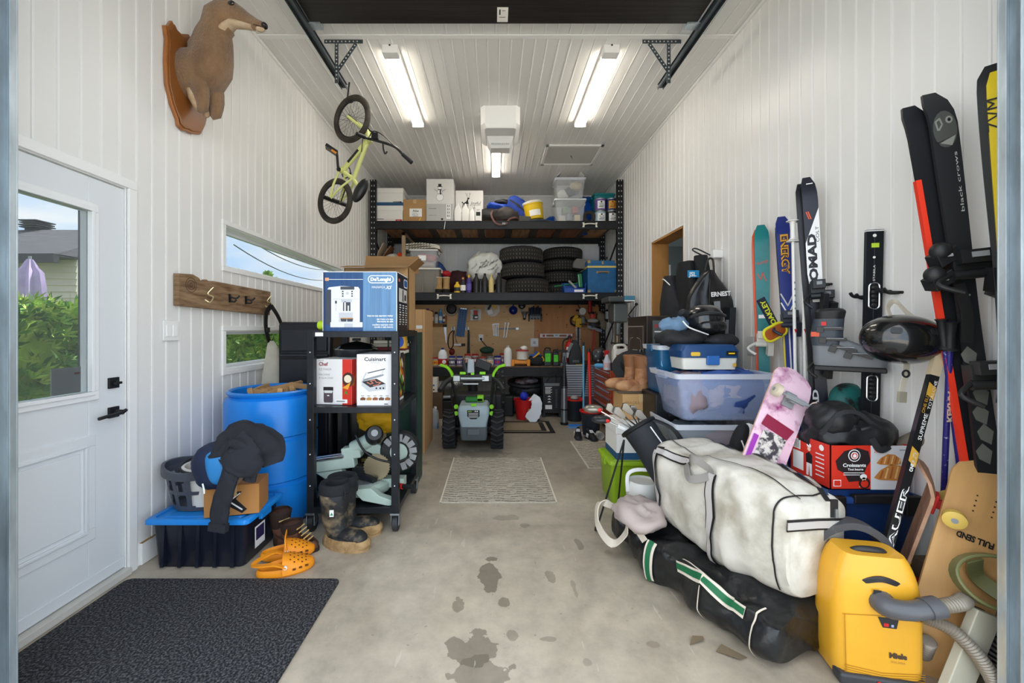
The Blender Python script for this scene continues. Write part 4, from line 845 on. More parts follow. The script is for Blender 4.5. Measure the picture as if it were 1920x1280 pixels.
ptool('red_drill','red corded drill hanging among the tools on the plywood',1103,575,(.035,.10),'b02a25',{'chuck':lambda mb:mb.cyl((0,0,-.14),(0,0,-.1),.018,.03),'pistol_grip':lambda mb:mb.box((.05,0,.03),(.09,.04,.045),rot=(0,20,0))})
ptool('orange_sander','orange and grey sander hanging under the red drill',1108,594,(.06,.06),'c8442c',{'dust_pad':lambda mb:mb.use(mat('b0aca2',.6)).ell((0,-.04,-.07),(.1,.06,.04)),'top_knob':lambda mb:mb.ell((0,-.03,.06),(.03,.03,.03))})
ptool('circular_saw','dark circular saw hanging lowest in the tool cluster',1110,610,(.10,.035),'3b3a3a',{'base_shoe':lambda mb:mb.use(GREY).box((.0,-.06,-.06),(.26,.03,.05),rot=(0,18,0)),'handle':lambda mb:mb.tube(curve([(-.08,-.02,.03),(-.04,-.04,.1),(.06,-.04,.09),(.1,-.02,.02)]),.018)})
blobthing('canvas_dust_bag','beige canvas dust bag hanging beside the power tools','dust bag',(wx(1126),WY-.1,wz(601)),(.07,.06,.17),mat('8d7f68',.9),.03,9,3,rot=(0,-18,0))
t=thing('hanging_lantern','white and black lantern hanging at the right end of the plywood','lantern',(wx(1136),WY-.2,wz(590)));mb=MB(mat('c4ccd0',.3));mb.cyl((0,0,-.09),(0,0,.06),.065);mb.build('globe',t);mb=MB(DARK);mb.lathe([(.001,.11),(.03,.10),(.068,.06),(.068,.05)],18);mb.lathe([(.07,-.08),(.07,-.1),(.03,-.14),(.001,-.16)],18);mb.build('frame_cap',t)
t=thing('red_hedge_blade','long red toothed blade standing at the right of the plywood','hedge trimmer',(wx(1106),WY-.25,wz(640)));mb=MB(mat('b5392b',.5));mb.box((0,0,-.02),(.028,.012,.46),rot=(0,4,0));mb.build('blade',t);mb=MB(mat('c2553f',.5))
for i in range(12):mb.box((.0-.003*i*.0,0,.18-i*.032),(.085,.006,.008),rot=(0,18,0))
mb.build('blade_tooth',t)
# ---------------- worktop row
ZW=.7285;YW=YR+.12
def jar(x,y,r_,h,lid,lab,label,acc=None,Zy=None):
 Yj=Zy or YW
 t=thing('storage_jar',label,'jar',(X(x,Yj),Yj,ZW));mb=MB(plastic_clear('c8c4c8',.45));mb.lathe([(.001,0),(r_,0),(r_,h*.78),(r_*.85,h*.84),(r_*.85,h*.9)],22);mb.build('jar_body',t)
 mb=MB(lab);mb.lathe([(r_*1.01,h*.14),(r_*1.01,h*.66)],22);mb.use(acc or WHITE)
 for q in(-30,0,28):a=R(q);mb.add([((r_*1.02)*math.sin(a+d),-(r_*1.02)*math.cos(a+d),z)for d,z in((-.18,h*.3),(.18,h*.26),(.2,h*.5),(-.14,h*.55))],[(0,1,2,3)])
 mb.build('printed_label',t)
 mb=MB(lid);mb.lathe([(r_*.9,h*.85),(r_*.92,h*.86),(r_*.92,h*.98),(r_*.8,h),(.001,h)],22);mb.build('lid',t)
BL2=mat('1d2f86',.4);RD2=mat('b32420',.4)
for x,r_,h,lid,lab,acc,d,Yj in((805,.062,.16,BL2,mat('7a2a22',.5),mat('d8a83a',.5),'nut jar with navy lid at the left end of the worktop',None),(816,.05,.13,RD2,mat('d8a21c',.5),RED,'yellow and red jar beside the white vinegar jug',None),
  (848,.058,.15,BL2,mat('3b3a56',.5),WHITE,'jar with navy lid just right of the vinegar jug',None),(862,.055,.15,BL2,mat('5b3a7a',.5),WHITE,'jar with navy lid and purple label',None),
  (877,.058,.17,RD2,mat('d8d4cc',.5),RED,'jar with red lid and white label behind the mower',6.45),(891,.058,.17,RD2,mat('8a2a3a',.5),WHITE,'jar with red lid beside the green cap',6.5),(905,.055,.14,mat('a33a34',.4),mat('c9bdb6',.5),RED,'low jar with faded red lid and pale label',None),
  (919,.055,.15,mat('6d6f70',.4),mat('d6cfc0',.5),mat('b98a5a',.5),'jar with grey lid and food label',None),(933,.06,.155,BL2,mat('4a3f8a',.5),RED,'jar with navy lid and violet label left of the white jug',None),(942,.05,.18,RD2,mat('7a3b60',.5),WHITE,'jar with red lid standing behind the white jug',6.5)):
 jar(x,0,r_,h,lid,lab,d,acc,Yj)
blobthing('baseball_cap','dark green cap lying on the jars','hat',(X(913,6.6),6.62,ZW+.22),(.12,.1,.06),mat('1f3f33',.8),.01,8,3)
mb=MB(mat('5b3a20',.7));mb.bx(-.09,.09,0,.1,0,.18);mk(mb,'wooden_block','brown wooden block carrying the green cap behind the jars','block',loc=(X(913,6.6),6.57,ZW))
t=bottle('vinegar_jug','white jug with red and blue label and blue cap on the worktop',(X(830,YW),YW,ZW),[(.072,0),(.074,.14),(.06,.21),(.03,.25)],mat('e9edf0',.35),(.022,.25,.025),BL2,(.0745,.02,.11),RD2,'jug',sc=(1,.8),n=24)
mb=MB(WHITE);mb.at((0,-.0605,0));mb.disc(.03,.065,.03);mb.use(RED).text('V',.022,.055,.03,2);mb.build('label_badge',t)
t=bottle('white_jug','plain white plastic jug on the worktop beside the white pail',(X(952,YW),YW-.03,ZW),[(.058,0),(.06,.22),(.05,.26),(.024,.285)],mat('e6e6e2',.4),(.022,.285,.03),mat('b9b8b2',.4),None,cat='jug',sc=(1,.8),n=20)
t=thing('orange_case','orange plastic tool case under the white pail','tool case',(X(976,YW),YW,ZW));OR=mat('e08a1a',.45)
mb=MB(OR);mb.bx(-.14,.14,-.06,.06,.03,.09);mb.box((-.12,0,.05),(.05,.14,.1));mb.box((.12,0,.05),(.05,.14,.1));mb.build('case_shell',t,bevel=.01);mb=MB(mat('f0a030',.4));mb.bx(-.06,.06,-.068,-.058,.05,.07);mb.build('front_handle',t,bevel=.003)
t=thing('white_pail','small white pail with red lid on the orange case','pail',(X(979,YW),YW+.0,ZW+.101));mb=MB(mat('e8e4da',.4));mb.lathe([(.001,0),(.082,0),(.09,.13),(.094,.135)],24);mb.build('pail_body',t);mb=MB(mat('b23a34',.45));mb.lathe([(.097,.125),(.097,.145),(.001,.15)],24);mb.build('lid',t)
blobthing('crumpled_paper','crumpled white paper lying on the red pail lid','paper',(X(982,YW),YW,ZW+.275),(.06,.05,.03),PAPER,.015,12,2)
t=thing('tool_bag','black tool bag with blue and yellow tools sticking out','tool bag',(X(1007,YW),YW+.08,ZW));mb=MB(mat('1f2126',.8));mb.ell((0,0,.08),(.13,.09,.085),.7,26,16,.015,10,3,None,.5);mb.build('bag_body',t,ang=60)
for i,(c,p,q)in enumerate((('2358a8',(-.1,-.06,.08),(.0,-.07,.22)),('e0a81e',(-.06,-.07,.12),(.04,-.07,.2)),('2358a8',(-.12,-.05,.16),(.06,-.05,.17)),('e0a81e',(.08,-.06,.14),(.11,-.07,.07)))):
 mb=MB(mat(c,.45));mb.cyl(p,q,.014,.018,8);mk(mb,'hand_tool',['blue handled tool slanting up left in the tool bag','yellow handled tool slanting up in the tool bag','blue handled tool lying across the tool bag','yellow grip at the right of the tool bag'][i],'hand tool',loc=(X(1007,YW),YW+.08,ZW))
LG=mat('55d12c',.4)
for x,w,h,lab in((1027,.11,.24,'larger green and black battery charger on the worktop'),(1042,.085,.21,'smaller green and black battery next to the charger')):
 t=thing('battery_pack',lab,'battery',(X(x,YW),YW,ZW));mb=MB(mat('34383a',.5));mb.bx(-w/2,w/2,-.02,.1,0,h);mb.build('pack_shell',t,bevel=.012)
 mb=MB(LG);mb.bx(-w*.4,w*.4,-.03,0,.06,h*.8);mb.use(mat('2f7a1a',.4));mb.M=Matrix.Translation((0,-.031,0));mb.text('EGO' if w>.1 else '56V',-.025,h*.6,.025);mb.at();mb.build('green_face',t,bevel=.006)
 mb=MB(BLACK);mb.tube(curve([(-w*.35,.03,h),(-w*.3,.03,h+.03),(w*.3,.03,h+.03),(w*.35,.03,h)]),.010);mb.build('carry_handle',t)
t=thing('bench_vise','grey bench vise on the right half of the worktop','vise',(X(1057,YW),YW,ZW));mb=MB(mat('6d7478',.4,.6));mb.bx(-.06,.06,-.05,.1,0,.05);mb.box((0,0,.13),(.07,.16,.16),.8,.8);mb.build('vise_body',t,bevel=.01);mb=MB(DARK);mb.box((-.04,-.04,.23),(.18,.05,.03));mb.cyl((-.14,-.04,.23),(.02,-.04,.23),.012);mb.build('vise_jaw',t,bevel=.004)
t=thing('fire_extinguisher','red fire extinguisher with white label on the worktop','fire extinguisher',(X(1068,6.35),6.35,ZW));mb=MB(mat('b81f1c',.35));mb.lathe([(.001,0),(.07,0),(.075,.01),(.075,.3),(.05,.36),(.02,.38),(.02,.42)],24);mb.build('cylinder',t)
mb=MB(PAPER);mb.add([(.076*math.sin(a),-.076*math.cos(a),z)for z in(.12,.29)for a in[R(q)for q in range(-50,51,10)]],[(i,i+1,i+12,i+11)for i in range(10)]);mb.build('printed_label',t)
mb=MB(BLACK);mb.box((0,-.02,.44),(.05,.12,.03));mb.tube(curve([(-.02,-.02,.42),(-.10,-.03,.38),(-.11,-.04,.25),(-.08,-.07,.12)]),.012);mb.build('valve_hose',t)
t=thing('dust_hood','black cone shaped vacuum bag standing by the fire extinguisher','dust bag',(X(1078,6.28),6.27,ZW));mb=MB(mat('2a2c2e',.6));mb.loft([[(x+o,y,z)for x,y in rrect(w,d_,.02)]for w,d_,o,z in((.21,.12,0,0),(.21,.12,0,.12),(.14,.1,0,.3),(.05,.06,-.01,.40))]);mb.build('hood_body',t);mb=MB(mat('7a8084',.4));mb.box((-.09,-.06,.28),(.04,.03,.16),rot=(0,24,0));mb.use(mat('55605a',.5)).box((0,-.062,.07),(.1,.01,.04));mb.build('grey_trim',t,bevel=.005)
t=thing('screwdriver','yellow handled screwdriver lying at the edge of the worktop','screwdriver',(X(1085,YR),YR+.02,ZW+.018));mb=MB(YEL);mb.cyl((-.04,0,0),(.07,0,0),.015,.017,10);mb.build('grip',t);mb=MB(CHROME);mb.cyl((-.2,.02,.0),(-.04,0,0),.004,n=6);mb.build('shank',t)
# ---------------- under and beside the worktop
mb=MB(mat('a8ac8e',.6));mb.bx(-.42,.42,0,.02,.0,.56);mk(mb,'door_panel_board','pale green board leaning under the left of the worktop','board',loc=(-.85,7.1,0))
t=thing('air_meter','white and blue digital appliance on the floor under the worktop','appliance',(X(808,5.9),5.9,.38));mb=MB(mat('e5ded0',.5));mb.bx(-.07,.10,-.05,.1,0,.21);mb.build('case',t,bevel=.006);mb=MB(mat('2f7fb8',.4));mb.bx(-.095,-.07,-.05,.1,0,.21);mb.M=Matrix.Translation((0,-.051,0));mb.rect(-.04,.09,.06,.115);mb.at();mb.build('blue_panel',t);mb=MB(BLACK)
for q in(-.03,.01,.05):mb.M=Matrix.Translation((0,-.0515,0));mb.disc(q,.04,.012)
mb.at();mb.build('dial',t)
mb=MB(mat('5f4b38',.8));mb.bx(-.17,.17,-.08,.15,0,.375);mk(mb,'wooden_crate','dark wooden crate carrying the white appliance','crate',loc=(X(808,5.9),5.92,0),bevel=.004)
t=thing('duct_hose','silver flexible duct under the worktop behind the snow blower','duct',(X(840,6.0),6.0,.40));mb=MB(mat('a3a5a6',.3,.8));pts=curve([(-.18,0,.02),(-.1,0,.06),(.05,0,.05),(.18,-.02,.1),(.3,0,.12)],14);mb.tube(pts,[.065+.008*(i%2)for i in range(len(pts))],16);mb.build('duct_tube',t);mb=MB(STEEL);mb.cyl((-.15,0,-.12),(.3,0,-.1),.035);mb.build('straight_pipe',t)
mb=MB(DARK);mb.bx(-.2,.3,-.1,.25,0,.24);mk(mb,'black_crate','black crate under the silver duct','crate',loc=(X(840,6.0),6.02,0),bevel=.01)
t=thing('washer_fluid_jug','clear jug half full of blue washer fluid on the floor','jug',(X(812,5.3),5.3,0));mb=MB(plastic_clear('cfd8dc',.5));mb.loft([[(x,y,z)for x,y in rrect(.15*k,.1*k,.03*k)]for k,z in((1,0),(1,.19),(.8,.235),(.35,.26))]);mb.build('jug_body',t);mb=MB(mat('1f6fae',.2));mb.bx(-.07,.07,-.045,.045,.004,.075);mb.build('blue_fluid',t);mb=MB(WHITE);mb.cyl((.03,0,.25),(.03,0,.28),.018);mb.build('cap',t)
t=thing('folded_bag_heap','open black duffel with red clothes inside under the worktop','duffel bag',(X(988,6.3),6.42,.30));BK=mat('1c1d1e',.55,bump=.2,bs=20)
mb=MB(BK);mb.ell((0,0,.02),(.26,.2,.13),.8,36,20,.04,8,2,None,.6);mb.build('bag_body',t,ang=60);mb=MB(BK);mb.tube([V((.27*math.cos(R(q)),.18*math.sin(R(q))-.02,.15+.04*math.sin(R(q))))for q in range(0,360,15)],.035,closed=True);mb.build('bag_rim',t)
blobthing('red_garment','red and grey garments lying in the open black duffel','clothes',(X(988,6.3),6.40,.47),(.18,.12,.05),mat('6a3a36',.8,col2='8a8c90',vs=9),.03,9,4)
t=thing('black_suitcase','scuffed black suitcase on the floor under the open duffel','suitcase',(X(990,6.2),6.18,0));mb=MB(mat('202224',.35,bump=.1));mb.bx(-.27,.27,0,.42,.01,.27);mb.build('case_shell',t,bevel=.03);mb=MB(STEEL);mb.tube(arc((.17,-.006,.17),.02,0,360,12),.004,closed=True);mb.build('round_latch',t)
t=thing('red_bucket','red bucket with a blue ball and white rag in front of black suitcase','bucket',(X(982,5.85),5.85,0));mb=MB(mat('c81c1f',.4));mb.lathe([(.001,.003),(.105,.003),(.14,.27),(.15,.275),(.15,.285),(.135,.28),(.10,.01)],26);mb.build('bucket_body',t)
mb=MB(mat('1b2fb5',.5));mb.ell((0,0,0),(.062,.062,.062));mb.tube(arc((0,0,.07),.015,0,360,10),.003,closed=True);mk(mb,'blue_ball','blue rubber ball sitting on the red bucket','ball',loc=(X(982,5.85)+.0,5.82,.33))
mb=MB(mat('dfe3ea',.8))
pts=curve([(.02,-.03,.31),(.08,-.13,.27),(.06,-.17,.14),(.0,-.19,.06),(-.04,-.2,.02)],5);mb.tube(pts,[1,.95,1.05,1,1.1,1,1.15,1.1,1.2,1.1,1.3,1.2,1.4,1.3,1.4,1.35,1.3,1.2,1.2,1.1,1][:len(pts)],flat=(.13,.03),up=(0,-1,.3));mk(mb,'white_rag','white rag hanging over the rim of the red bucket','rag',loc=(X(994,5.85),5.85,0),bevel=.008)
t=thing('food_carton','brown and green packet on the floor beside the red bucket','packet',(X(1005,5.75),5.75,0));mb=MB(mat('5a3322',.5));mb.bx(-.045,.045,0,.1,0,.19);mb.build('packet_body',t,bevel=.006);mb=MB(mat('9ab06a',.5));mb.box((-.09,-.01,.08),(.07,.03,.16),rot=(0,12,0));mb.build('green_sleeve',t)
mb=MB(BLACK);mb.bx(-.08,.08,0,.2,0,.3);mk(mb,'black_bin','small black bin behind the right wheel of the snow blower','bin',loc=(X(953,6.0),6.0,0),bevel=.02)
t=thing('heater_box','tall black tool box with white printed text beside telescopic ladder','box',(X(1035,5.95),5.95,.06));mb=MB(mat('1e2022',.5));mb.bx(-.135,.135,0,.2,0,.52);mb.use(mat('6f7477',.5));mb.rect(-.11,.4,.11,.44);mb.use(PAPER)
for i in range(6):mb.rect(-.1,.375-i*.018,.0-.02*(i%2),.383-i*.018)
for v in(.24,.2,.16):mb.poly([(-.07,v),(-.04,v+.02),(-.01,v)])
mb.rect(-.1,.06,.0,.12);mb.use(GREY)
for i in range(14):mb.line([(.05,.08+i*.02),(.08,.09+i*.02)],.003)
mb.build('box_body',t,bevel=.006);mb=MB(BLACK);mb.tube(curve([(-.08,-.01,.46),(-.02,-.03,.55),(.05,-.03,.56),(.06,-.01,.46)]),.006);mb.build('cord',t)
mb=MB(mat('26292c',.5));mb.bx(-.14,-.1,0,.2,-.06,0);mb.bx(.1,.14,0,.2,-.06,0);mb.build('box_foot',t)
t=thing('telescopic_ladder','silver telescopic pole ladder standing on the floor by the slatted panel','ladder',(X(1058,5.5),5.5,0))
mb=MB(STEEL);mb.lathe([(.001,.0),(.05,0),(.05,.03)],16)
mb.cyl((0,0,.03),(0,0,.38),.045);mb.cyl((0,0,.27),(-.0,0,.52),.042);mb.build('lower_tube',t)
mb=MB(mat('3a3d40',.35,.7));prof=[]
for i in range(11):r_=.042-i*.0028;z=.5+i*.036;prof+=[(r_,z),(r_*1.18,z),(r_*1.18,z+.012),(r_,z+.012)]
mb.lathe(prof+[(.008,.93)],16);mb.build('collapsed_sections',t);mb=MB(BLACK);mb.lathe([(.052,0),(.054,.035)],16,caps=True);mb.lathe([(.049,.20),(.049,.215)],16,caps=True);mb.build('collar',t)
t=thing('slatted_panel','stack of silver slats strapped together under the worktop','panel',(X(1088,6.0),6.0,.25),(0,0,0));mb=MB(mat('c3cad2',.3,.5))
for i in range(14):mb.bx(-.22,.22,0,.05,.05+i*.034,.05+i*.034+.023)
mb.use(DARK).bx(-.215,.215,.01,.045,.05,.515);mb.build('slats',t);mb=MB(DARK);mb.box((.06,-.006,.28),(.04,.01,.5),rot=(0,6,0));mb.build('strap',t)  # dark sheet added behind the slats stands in for shade in the gaps
mb=MB(mat('55585b',.6));mb.bx(-.22,.22,0,.25,0,.295);mk(mb,'grey_step','grey step box under the slatted silver panel','box',loc=(X(1088,6.0),6.0,0),bevel=.006)
def bucket(x,Yb,r_,h,body,rim,label,pail=True):
 t=thing('mop_bucket',label,'bucket',(X(x,Yb),Yb,0));mb=MB(body);mb.lathe([(.001,.002),(r_*.78,.002),(r_*.9,h*.75),(r_*.96,h*.8),(r_,h),(r_*.96,h),(r_*.9,h*.8),(r_*.75,.01)],28);mb.build('bucket_body',t)
 mb=MB(rim);mb.tube([V((r_*math.cos(R(q)),r_*math.sin(R(q)),h))for q in range(0,360,15)],.014,closed=True);mb.lathe([(r_*.95,h),(r_*.6,h-.03),(r_*.5,h-.06)],24);mb.box((0,-r_*.4,h-.01),(.05,r_*.9,.02));mb.build('wringer_rim',t);return t
bucket(1077,5.75,.125,.30,mat('22282e',.45),RED,'black bucket with red rim behind, right of the telescopic ladder');bucket(1108,5.0,.128,.285,mat('28303a',.45),RED,'larger black bucket with red wringer standing in front')
t=thing('grey_kettle','small grey canister standing in the rear black bucket','canister',(X(1077,5.75),5.75,.25));mb=MB(mat('aaa79c',.4));mb.lathe([(.001,0),(.06,0),(.062,.06),(.04,.1),(.001,.105)],20);mb.build('canister_body',t);mb=MB(DARK);mb.lathe([(.064,.05),(.064,.065)],20);mb.build('band',t)
t=thing('hand_brush','bright blue hand brush on the floor beside the buckets','brush',(X(1080,5.15),5.3,0));mb=MB(mat('2d7fd0',.4));mb.bx(-.07,.07,-.02,.02,.03,.05);mb.bx(.07,.2,-.015,.015,.035,.05);mb.build('brush_back',t,bevel=.005);mb=MB(mat('7fb6ea',.6))
for i in range(8):mb.bx(-.066+i*.017,-.056+i*.017,-.018,.018,0,.032)
mb.build('bristle',t)
def pole(x,yt,Yp,r_,m,label,name,lean,extra=None,x2=None):
 p0=V((X(x2 or x,Yp),Yp,.06));p1=V((X(x,Yp+lean),Yp+lean,H(yt,Yp+lean)))
 t=thing(name,label,'pole',tuple(p0));mb=MB(m);mb.cyl((0,0,0),p1-p0,r_,n=10);mb.build('shaft',t)
 mb=MB(extra or DARK);d=(p1-p0);mb.cyl(d*.95,d*1.0,r_*1.3,n=10);mb.build('grip',t)
pole(1094,642,5.55,.014,mat('6fb7dc',.4),'pale blue broom handle standing before the slatted panel','blue_broom',.5)
pole(1104,655,5.0,.020,mat('d3231f',.4),'thick red mop handle standing in the front black bucket','red_mop',.9,mat('2b2b2b',.5),1108)
def floormat(name,label,x0,x1,y0,y1,m,th=.006,fn=None,cat='rug'):
 mb=MB(m);mb.bx(x0,x1,y0,y1,.001,th)
 if fn:fn(mb)
 return mk(mb,name,label,cat)
def f(mb):
 def q(a,b,c,d,z):mb.add([(a,c,z),(b,c,z),(b,d,z),(a,d,z)],[(0,1,2,3)])
 mb.use(mat('a2937c',.95));q(-.10,.70,5.10,5.62,.0076);mb.use(mat('1d1b1a',.9));q(-.10,.665,5.125,5.60,.0082);mb.use(mat('8f8069',.95,var=.1,vs=40));q(-.10,.60,5.16,5.565,.0088)
floormat('entrance_mat','beige mat with black border behind the snow blower',-.12,.76,5.04,5.68,mat('1a1918',.9),.007,f,'mat')
def chevrug(name,label,x0,x1,y0,y1,seed,amp=.012):
 RB=mat('c2b8a6',.95,var=.12,vs=60,bump=.6,bs=220);mb=MB(RB);n=30;rr=random.Random(seed)
 z=lambda x,y:.008+.002*noise.noise((x*5,y*5,seed))
 mb.bx(x0,x1,y0,y1,.001,.008);mb.use(mat('e0d8c6',.95));mb.bx(x0-.004,x0+.006,y0,y1,.001,.0095);mb.bx(x1-.006,x1+.004,y0,y1,.001,.0095)
 rows=int((y1-y0)/.042)
 for j in range(rows):
  yb=y0+.02+j*.042;x=x0+.01;ph=.03*(j%2);dk=mat('56504a',.95)
  mb.use(dk)
  while x<x1-.02:
   w=rr.uniform(.015,.05)
   if rr.random()<.9:
    e=min(x+w,x1-.01);zz=lambda t_:amp*(abs(((t_-x0+ph)/.11)%2-1)*2-1)
    th=rr.uniform(.005,.010)
    mb.add([(x,yb+zz(x),.0088),(e,yb+zz(e),.0088),(e,yb+zz(e)+th,.0088),(x,yb+zz(x)+th,.0088)],[(0,1,2,3)])
   x+=w+rr.uniform(0,.006)
 return mk(mb,name,label,'rug',flat=True)
chevrug('zigzag_rug','cream woven zigzag rug in the middle of the floor',-.405,.465,3.02,4.07,2)
chevrug('zigzag_rug','cream zigzag rug at the right, partly under the stacked boxes',.875,1.75,3.75,4.66,5,.02)
mb=MB(mat('131315',.95,col2='808086',vs=110,bump=1,bs=150,lo=.45,hi=.78,det=6));mb.prism([(x,z)for x,z in rrect(1.10,.88,.03,cx=0,cy=0)],0,.009)
mk(mb,'door_mat','large heathered charcoal carpet mat inside the side door','mat',loc=(-1.345,1.655,.0098),rot=(-90,0,0))
def sneaker(x,Ys,label,rz=0,on=.009):
 t=thing('sneaker',label,'shoe',(X(x,Ys),Ys,on),(0,0,rz));BKL=mat('191a20',.6)
 def sec(y,w,h,z0=.02):return[(w*math.cos(R(q)),y,z0+max(0,h*math.sin(R(q))))for q in range(-20,201,20)]
 mb=MB(BKL);mb.loft([sec(-.14,.01,.01),sec(-.13,.035,.03),sec(-.09,.045,.045),sec(-.04,.045,.06),sec(.0,.042,.08),sec(.06,.04,.085),sec(.11,.036,.09),sec(.13,.02,.07)]);mb.build('upper',t)
 mb=MB(WHITE);mb.prism([(x_,z_)for x_,z_ in rrect(.096,.285,.045)],0,.024);o=mb.build('sole',t,rot=(-90,0,0),loc=(0,0,.0))
 mb=MB(mat('ccd0d4',.6));mb.add([(-.025,-.045,.088),(.025,-.045,.088),(.02,.01,.108),(-.02,.01,.108)],[(0,1,2,3)]);mb.build('tongue',t)
 mb=MB(WHITE)
 for s in(-1,1):
  for k in range(3):mb.box((s*.045,-.02+k*.022,.05),(.006,.008,.05),rot=(25,0,0))
 mb.build('side_stripe',t)
sneaker(1084,4.82,'left navy and white striped sneaker at the edge of the right rug',-12,.0);sneaker(1108,4.76,'right navy and white striped sneaker in front of the black bucket',8,.0)
t=thing('white_slipper','pale mug lying on its side by the sneakers','mug',(X(1124,4.8),4.80,.045),(90,0,0));mb=MB(mat('cfcac0',.4));mb.lathe([(.001,-.05),(.035,-.05),(.045,.05),(.04,.05),(.032,-.04),(.001,-.042)],24);mb.build('cup',t);t.name='fallen_mug'
# ---------------- red tool chest, drill press, bottles on it
CR=mat('a8431f',.4,var=.1,vs=5)
t=thing('red_tool_chest','orange red metal tool chest with silver drawer handles','tool chest',(1.44,4.95,0));mb=MB(CR);mb.bx(0,.5,0,.9,.04,.785);mb.bx(.03,.5,.02,.88,0,.04)
mb.build('cabinet',t,bevel=.004)
for i,z in enumerate((.70,.62,.54,.45,.34,.20,.06)):
 h=(.075,.075,.075,.085,.105,.135,.13)[i];mb=MB(mat('b04a24',.4));mb.bx(-.012,0,.03,.87,z,z+h-.008);d=mb.build('drawer',t,bevel=.003);mb=MB(CHROME);mb.bx(-.03,-.012,.05,.85,z+h*.55,z+h*.8);mb.build('drawer_handle',d,bevel=.004)
mb=MB(mat('ddd6a8',.6));mb.bx(.05,.27,-.003,0,.64,.775);mb.use(BLACK);mb.M=Matrix.Translation((0,-.0032,0));mb.text('AGRI',.09,.70,.06,bold=.03);mb.poly([(.1,.67),(.12,.67),(.11,.69)]);mb.poly([(.15,.67),(.17,.67),(.16,.69)]);mb.poly([(.2,.67),(.22,.67),(.21,.69)]);mb.at();mb.build('agri_sticker',t)
ZCH=.786
t=bottle('spray_bottle','clear spray bottle with red trigger on the red tool chest',(X(1138,5.08),5.08,ZCH),[(.045,0),(.045,.1),(.02,.17),(.015,.19)],mat('cfd2d8',.3),(.016,.19,.02),RED,(.0455,.03,.09),mat('d8b8bc',.5),'spray bottle');mb=MB(RED);mb.box((-.005,0,.225),(.06,.025,.035));mb.box((-.03,0,.19),(.012,.015,.05),rot=(0,20,0));mb.build('trigger_head',t,bevel=.003)
t=thing('white_canister','white handled jug with orange label on the red tool chest','jug',(X(1163,5.1),5.1,ZCH));mb=MB(mat('e9e6dd',.4));mb.loft([[(x,y,z)for x,y in rrect(.2*k,.13,.03)]for k,z in((.98,0),(1,.01),(1,.2),(.92,.26))]);mb.build('jug_body',t)
mb=MB(mat('e9e6dd',.4));mb.tube(curve([(-.07,0,.25),(-.06,0,.30),(.05,0,.305),(.075,0,.25)]),.016);mb.cyl((-.07,0,.25),(-.07,0,.29),.025);mb.build('jug_handle',t)
mb=MB(mat('b8703c',.5));mb.M=Matrix.Translation((0,-.066,0));mb.rect(-.07,.09,.08,.19);mb.use(mat('e0cfa0',.5)).rect(-.07,.02,.08,.09);mb.use(BLACK).text('LINSEED',-.06,.15,.03,2);mb.at();mb.build('printed_label',t)
t=thing('black_cup','small black cup beside the spray bottle on the red chest','cup',(X(1149,5.0),4.99,ZCH));mb=MB(BLACK);mb.lathe([(.001,0),(.028,0),(.034,.09),(.03,.09),(.025,.005)],18);mb.build('cup_body',t)
blobthing('blue_cloth','light blue cloth at the corner of the red tool chest','cloth',(X(1127,5.2),5.28,ZCH+.03),(.07,.06,.03),mat('5aa6d8',.8),.01,12,4)
t=thing('wheel_hub_part','black round machine part on the red tool chest','machine part',(X(1125,5.7),5.72,ZCH+.13));mb=MB(mat('232526',.4));mb.ell((0,0,0),(.12,.06,.125),1,24,14,.02,14,3);mb.build('housing',t);mb=MB(GREY)
for q in range(0,360,60):mb.cyl((.07*math.cos(R(q)),-.06,.07*math.sin(R(q))),(.07*math.cos(R(q)),-.05,.07*math.sin(R(q))),.014,n=8)
mb.build('bolt_ring',t)
t=thing('drill_press','grey drill press with blue and white head on the red tool chest','drill press',(X(1160,5.62),5.68,ZCH));GM2=mat('6e7472',.4,.5)
mb=MB(mat('8e7f6c',.3,.8));mb.cyl((0,0,.02),(0,0,.85),.038);mb.build('column',t);mb=MB(GM2);mb.bx(-.13,.13,-.2,.1,0,.04);mb.build('base',t,bevel=.01)
mb=MB(GM2);mb.bx(-.1,.1,-.16,.12,.60,.86);mb.cyl((-.03,-.12,.42),(-.03,-.12,.6),.03,.04);mb.build('head',t,bevel=.02);mb=MB(mat('4a4f4e',.5));mb.bx(-.19,.17,-.24,.16,.875,.95);mb.build('belt_cover',t,bevel=.02);mb=MB(mat('4c8aa6',.4));mb.bx(.02,.16,-.25,-.24,.89,.955);mb.use(WHITE).bx(.02,.16,-.252,-.25,.88,.895);mb.build('blue_badge',t)
mb=MB(mat('3f4343',.4,.6));mb.box((.03,-.1,.30),(.24,.24,.025),rot=(0,8,0));mb.build('table',t,bevel=.004);mb=MB(BLACK);mb.tube([(.12,-.1,.7),(.22,-.12,.84)],.008);mb.ell((.225,-.12,.85),(.02,.02,.02));mb.tube([(.12,-.1,.7),(.2,-.14,.6)],.008);mb.tube(curve([(-.15,-.2,.93),(-.18,-.22,.7),(-.12,-.2,.5),(-.14,-.2,.3)]),.006);mb.build('feed_lever',t)
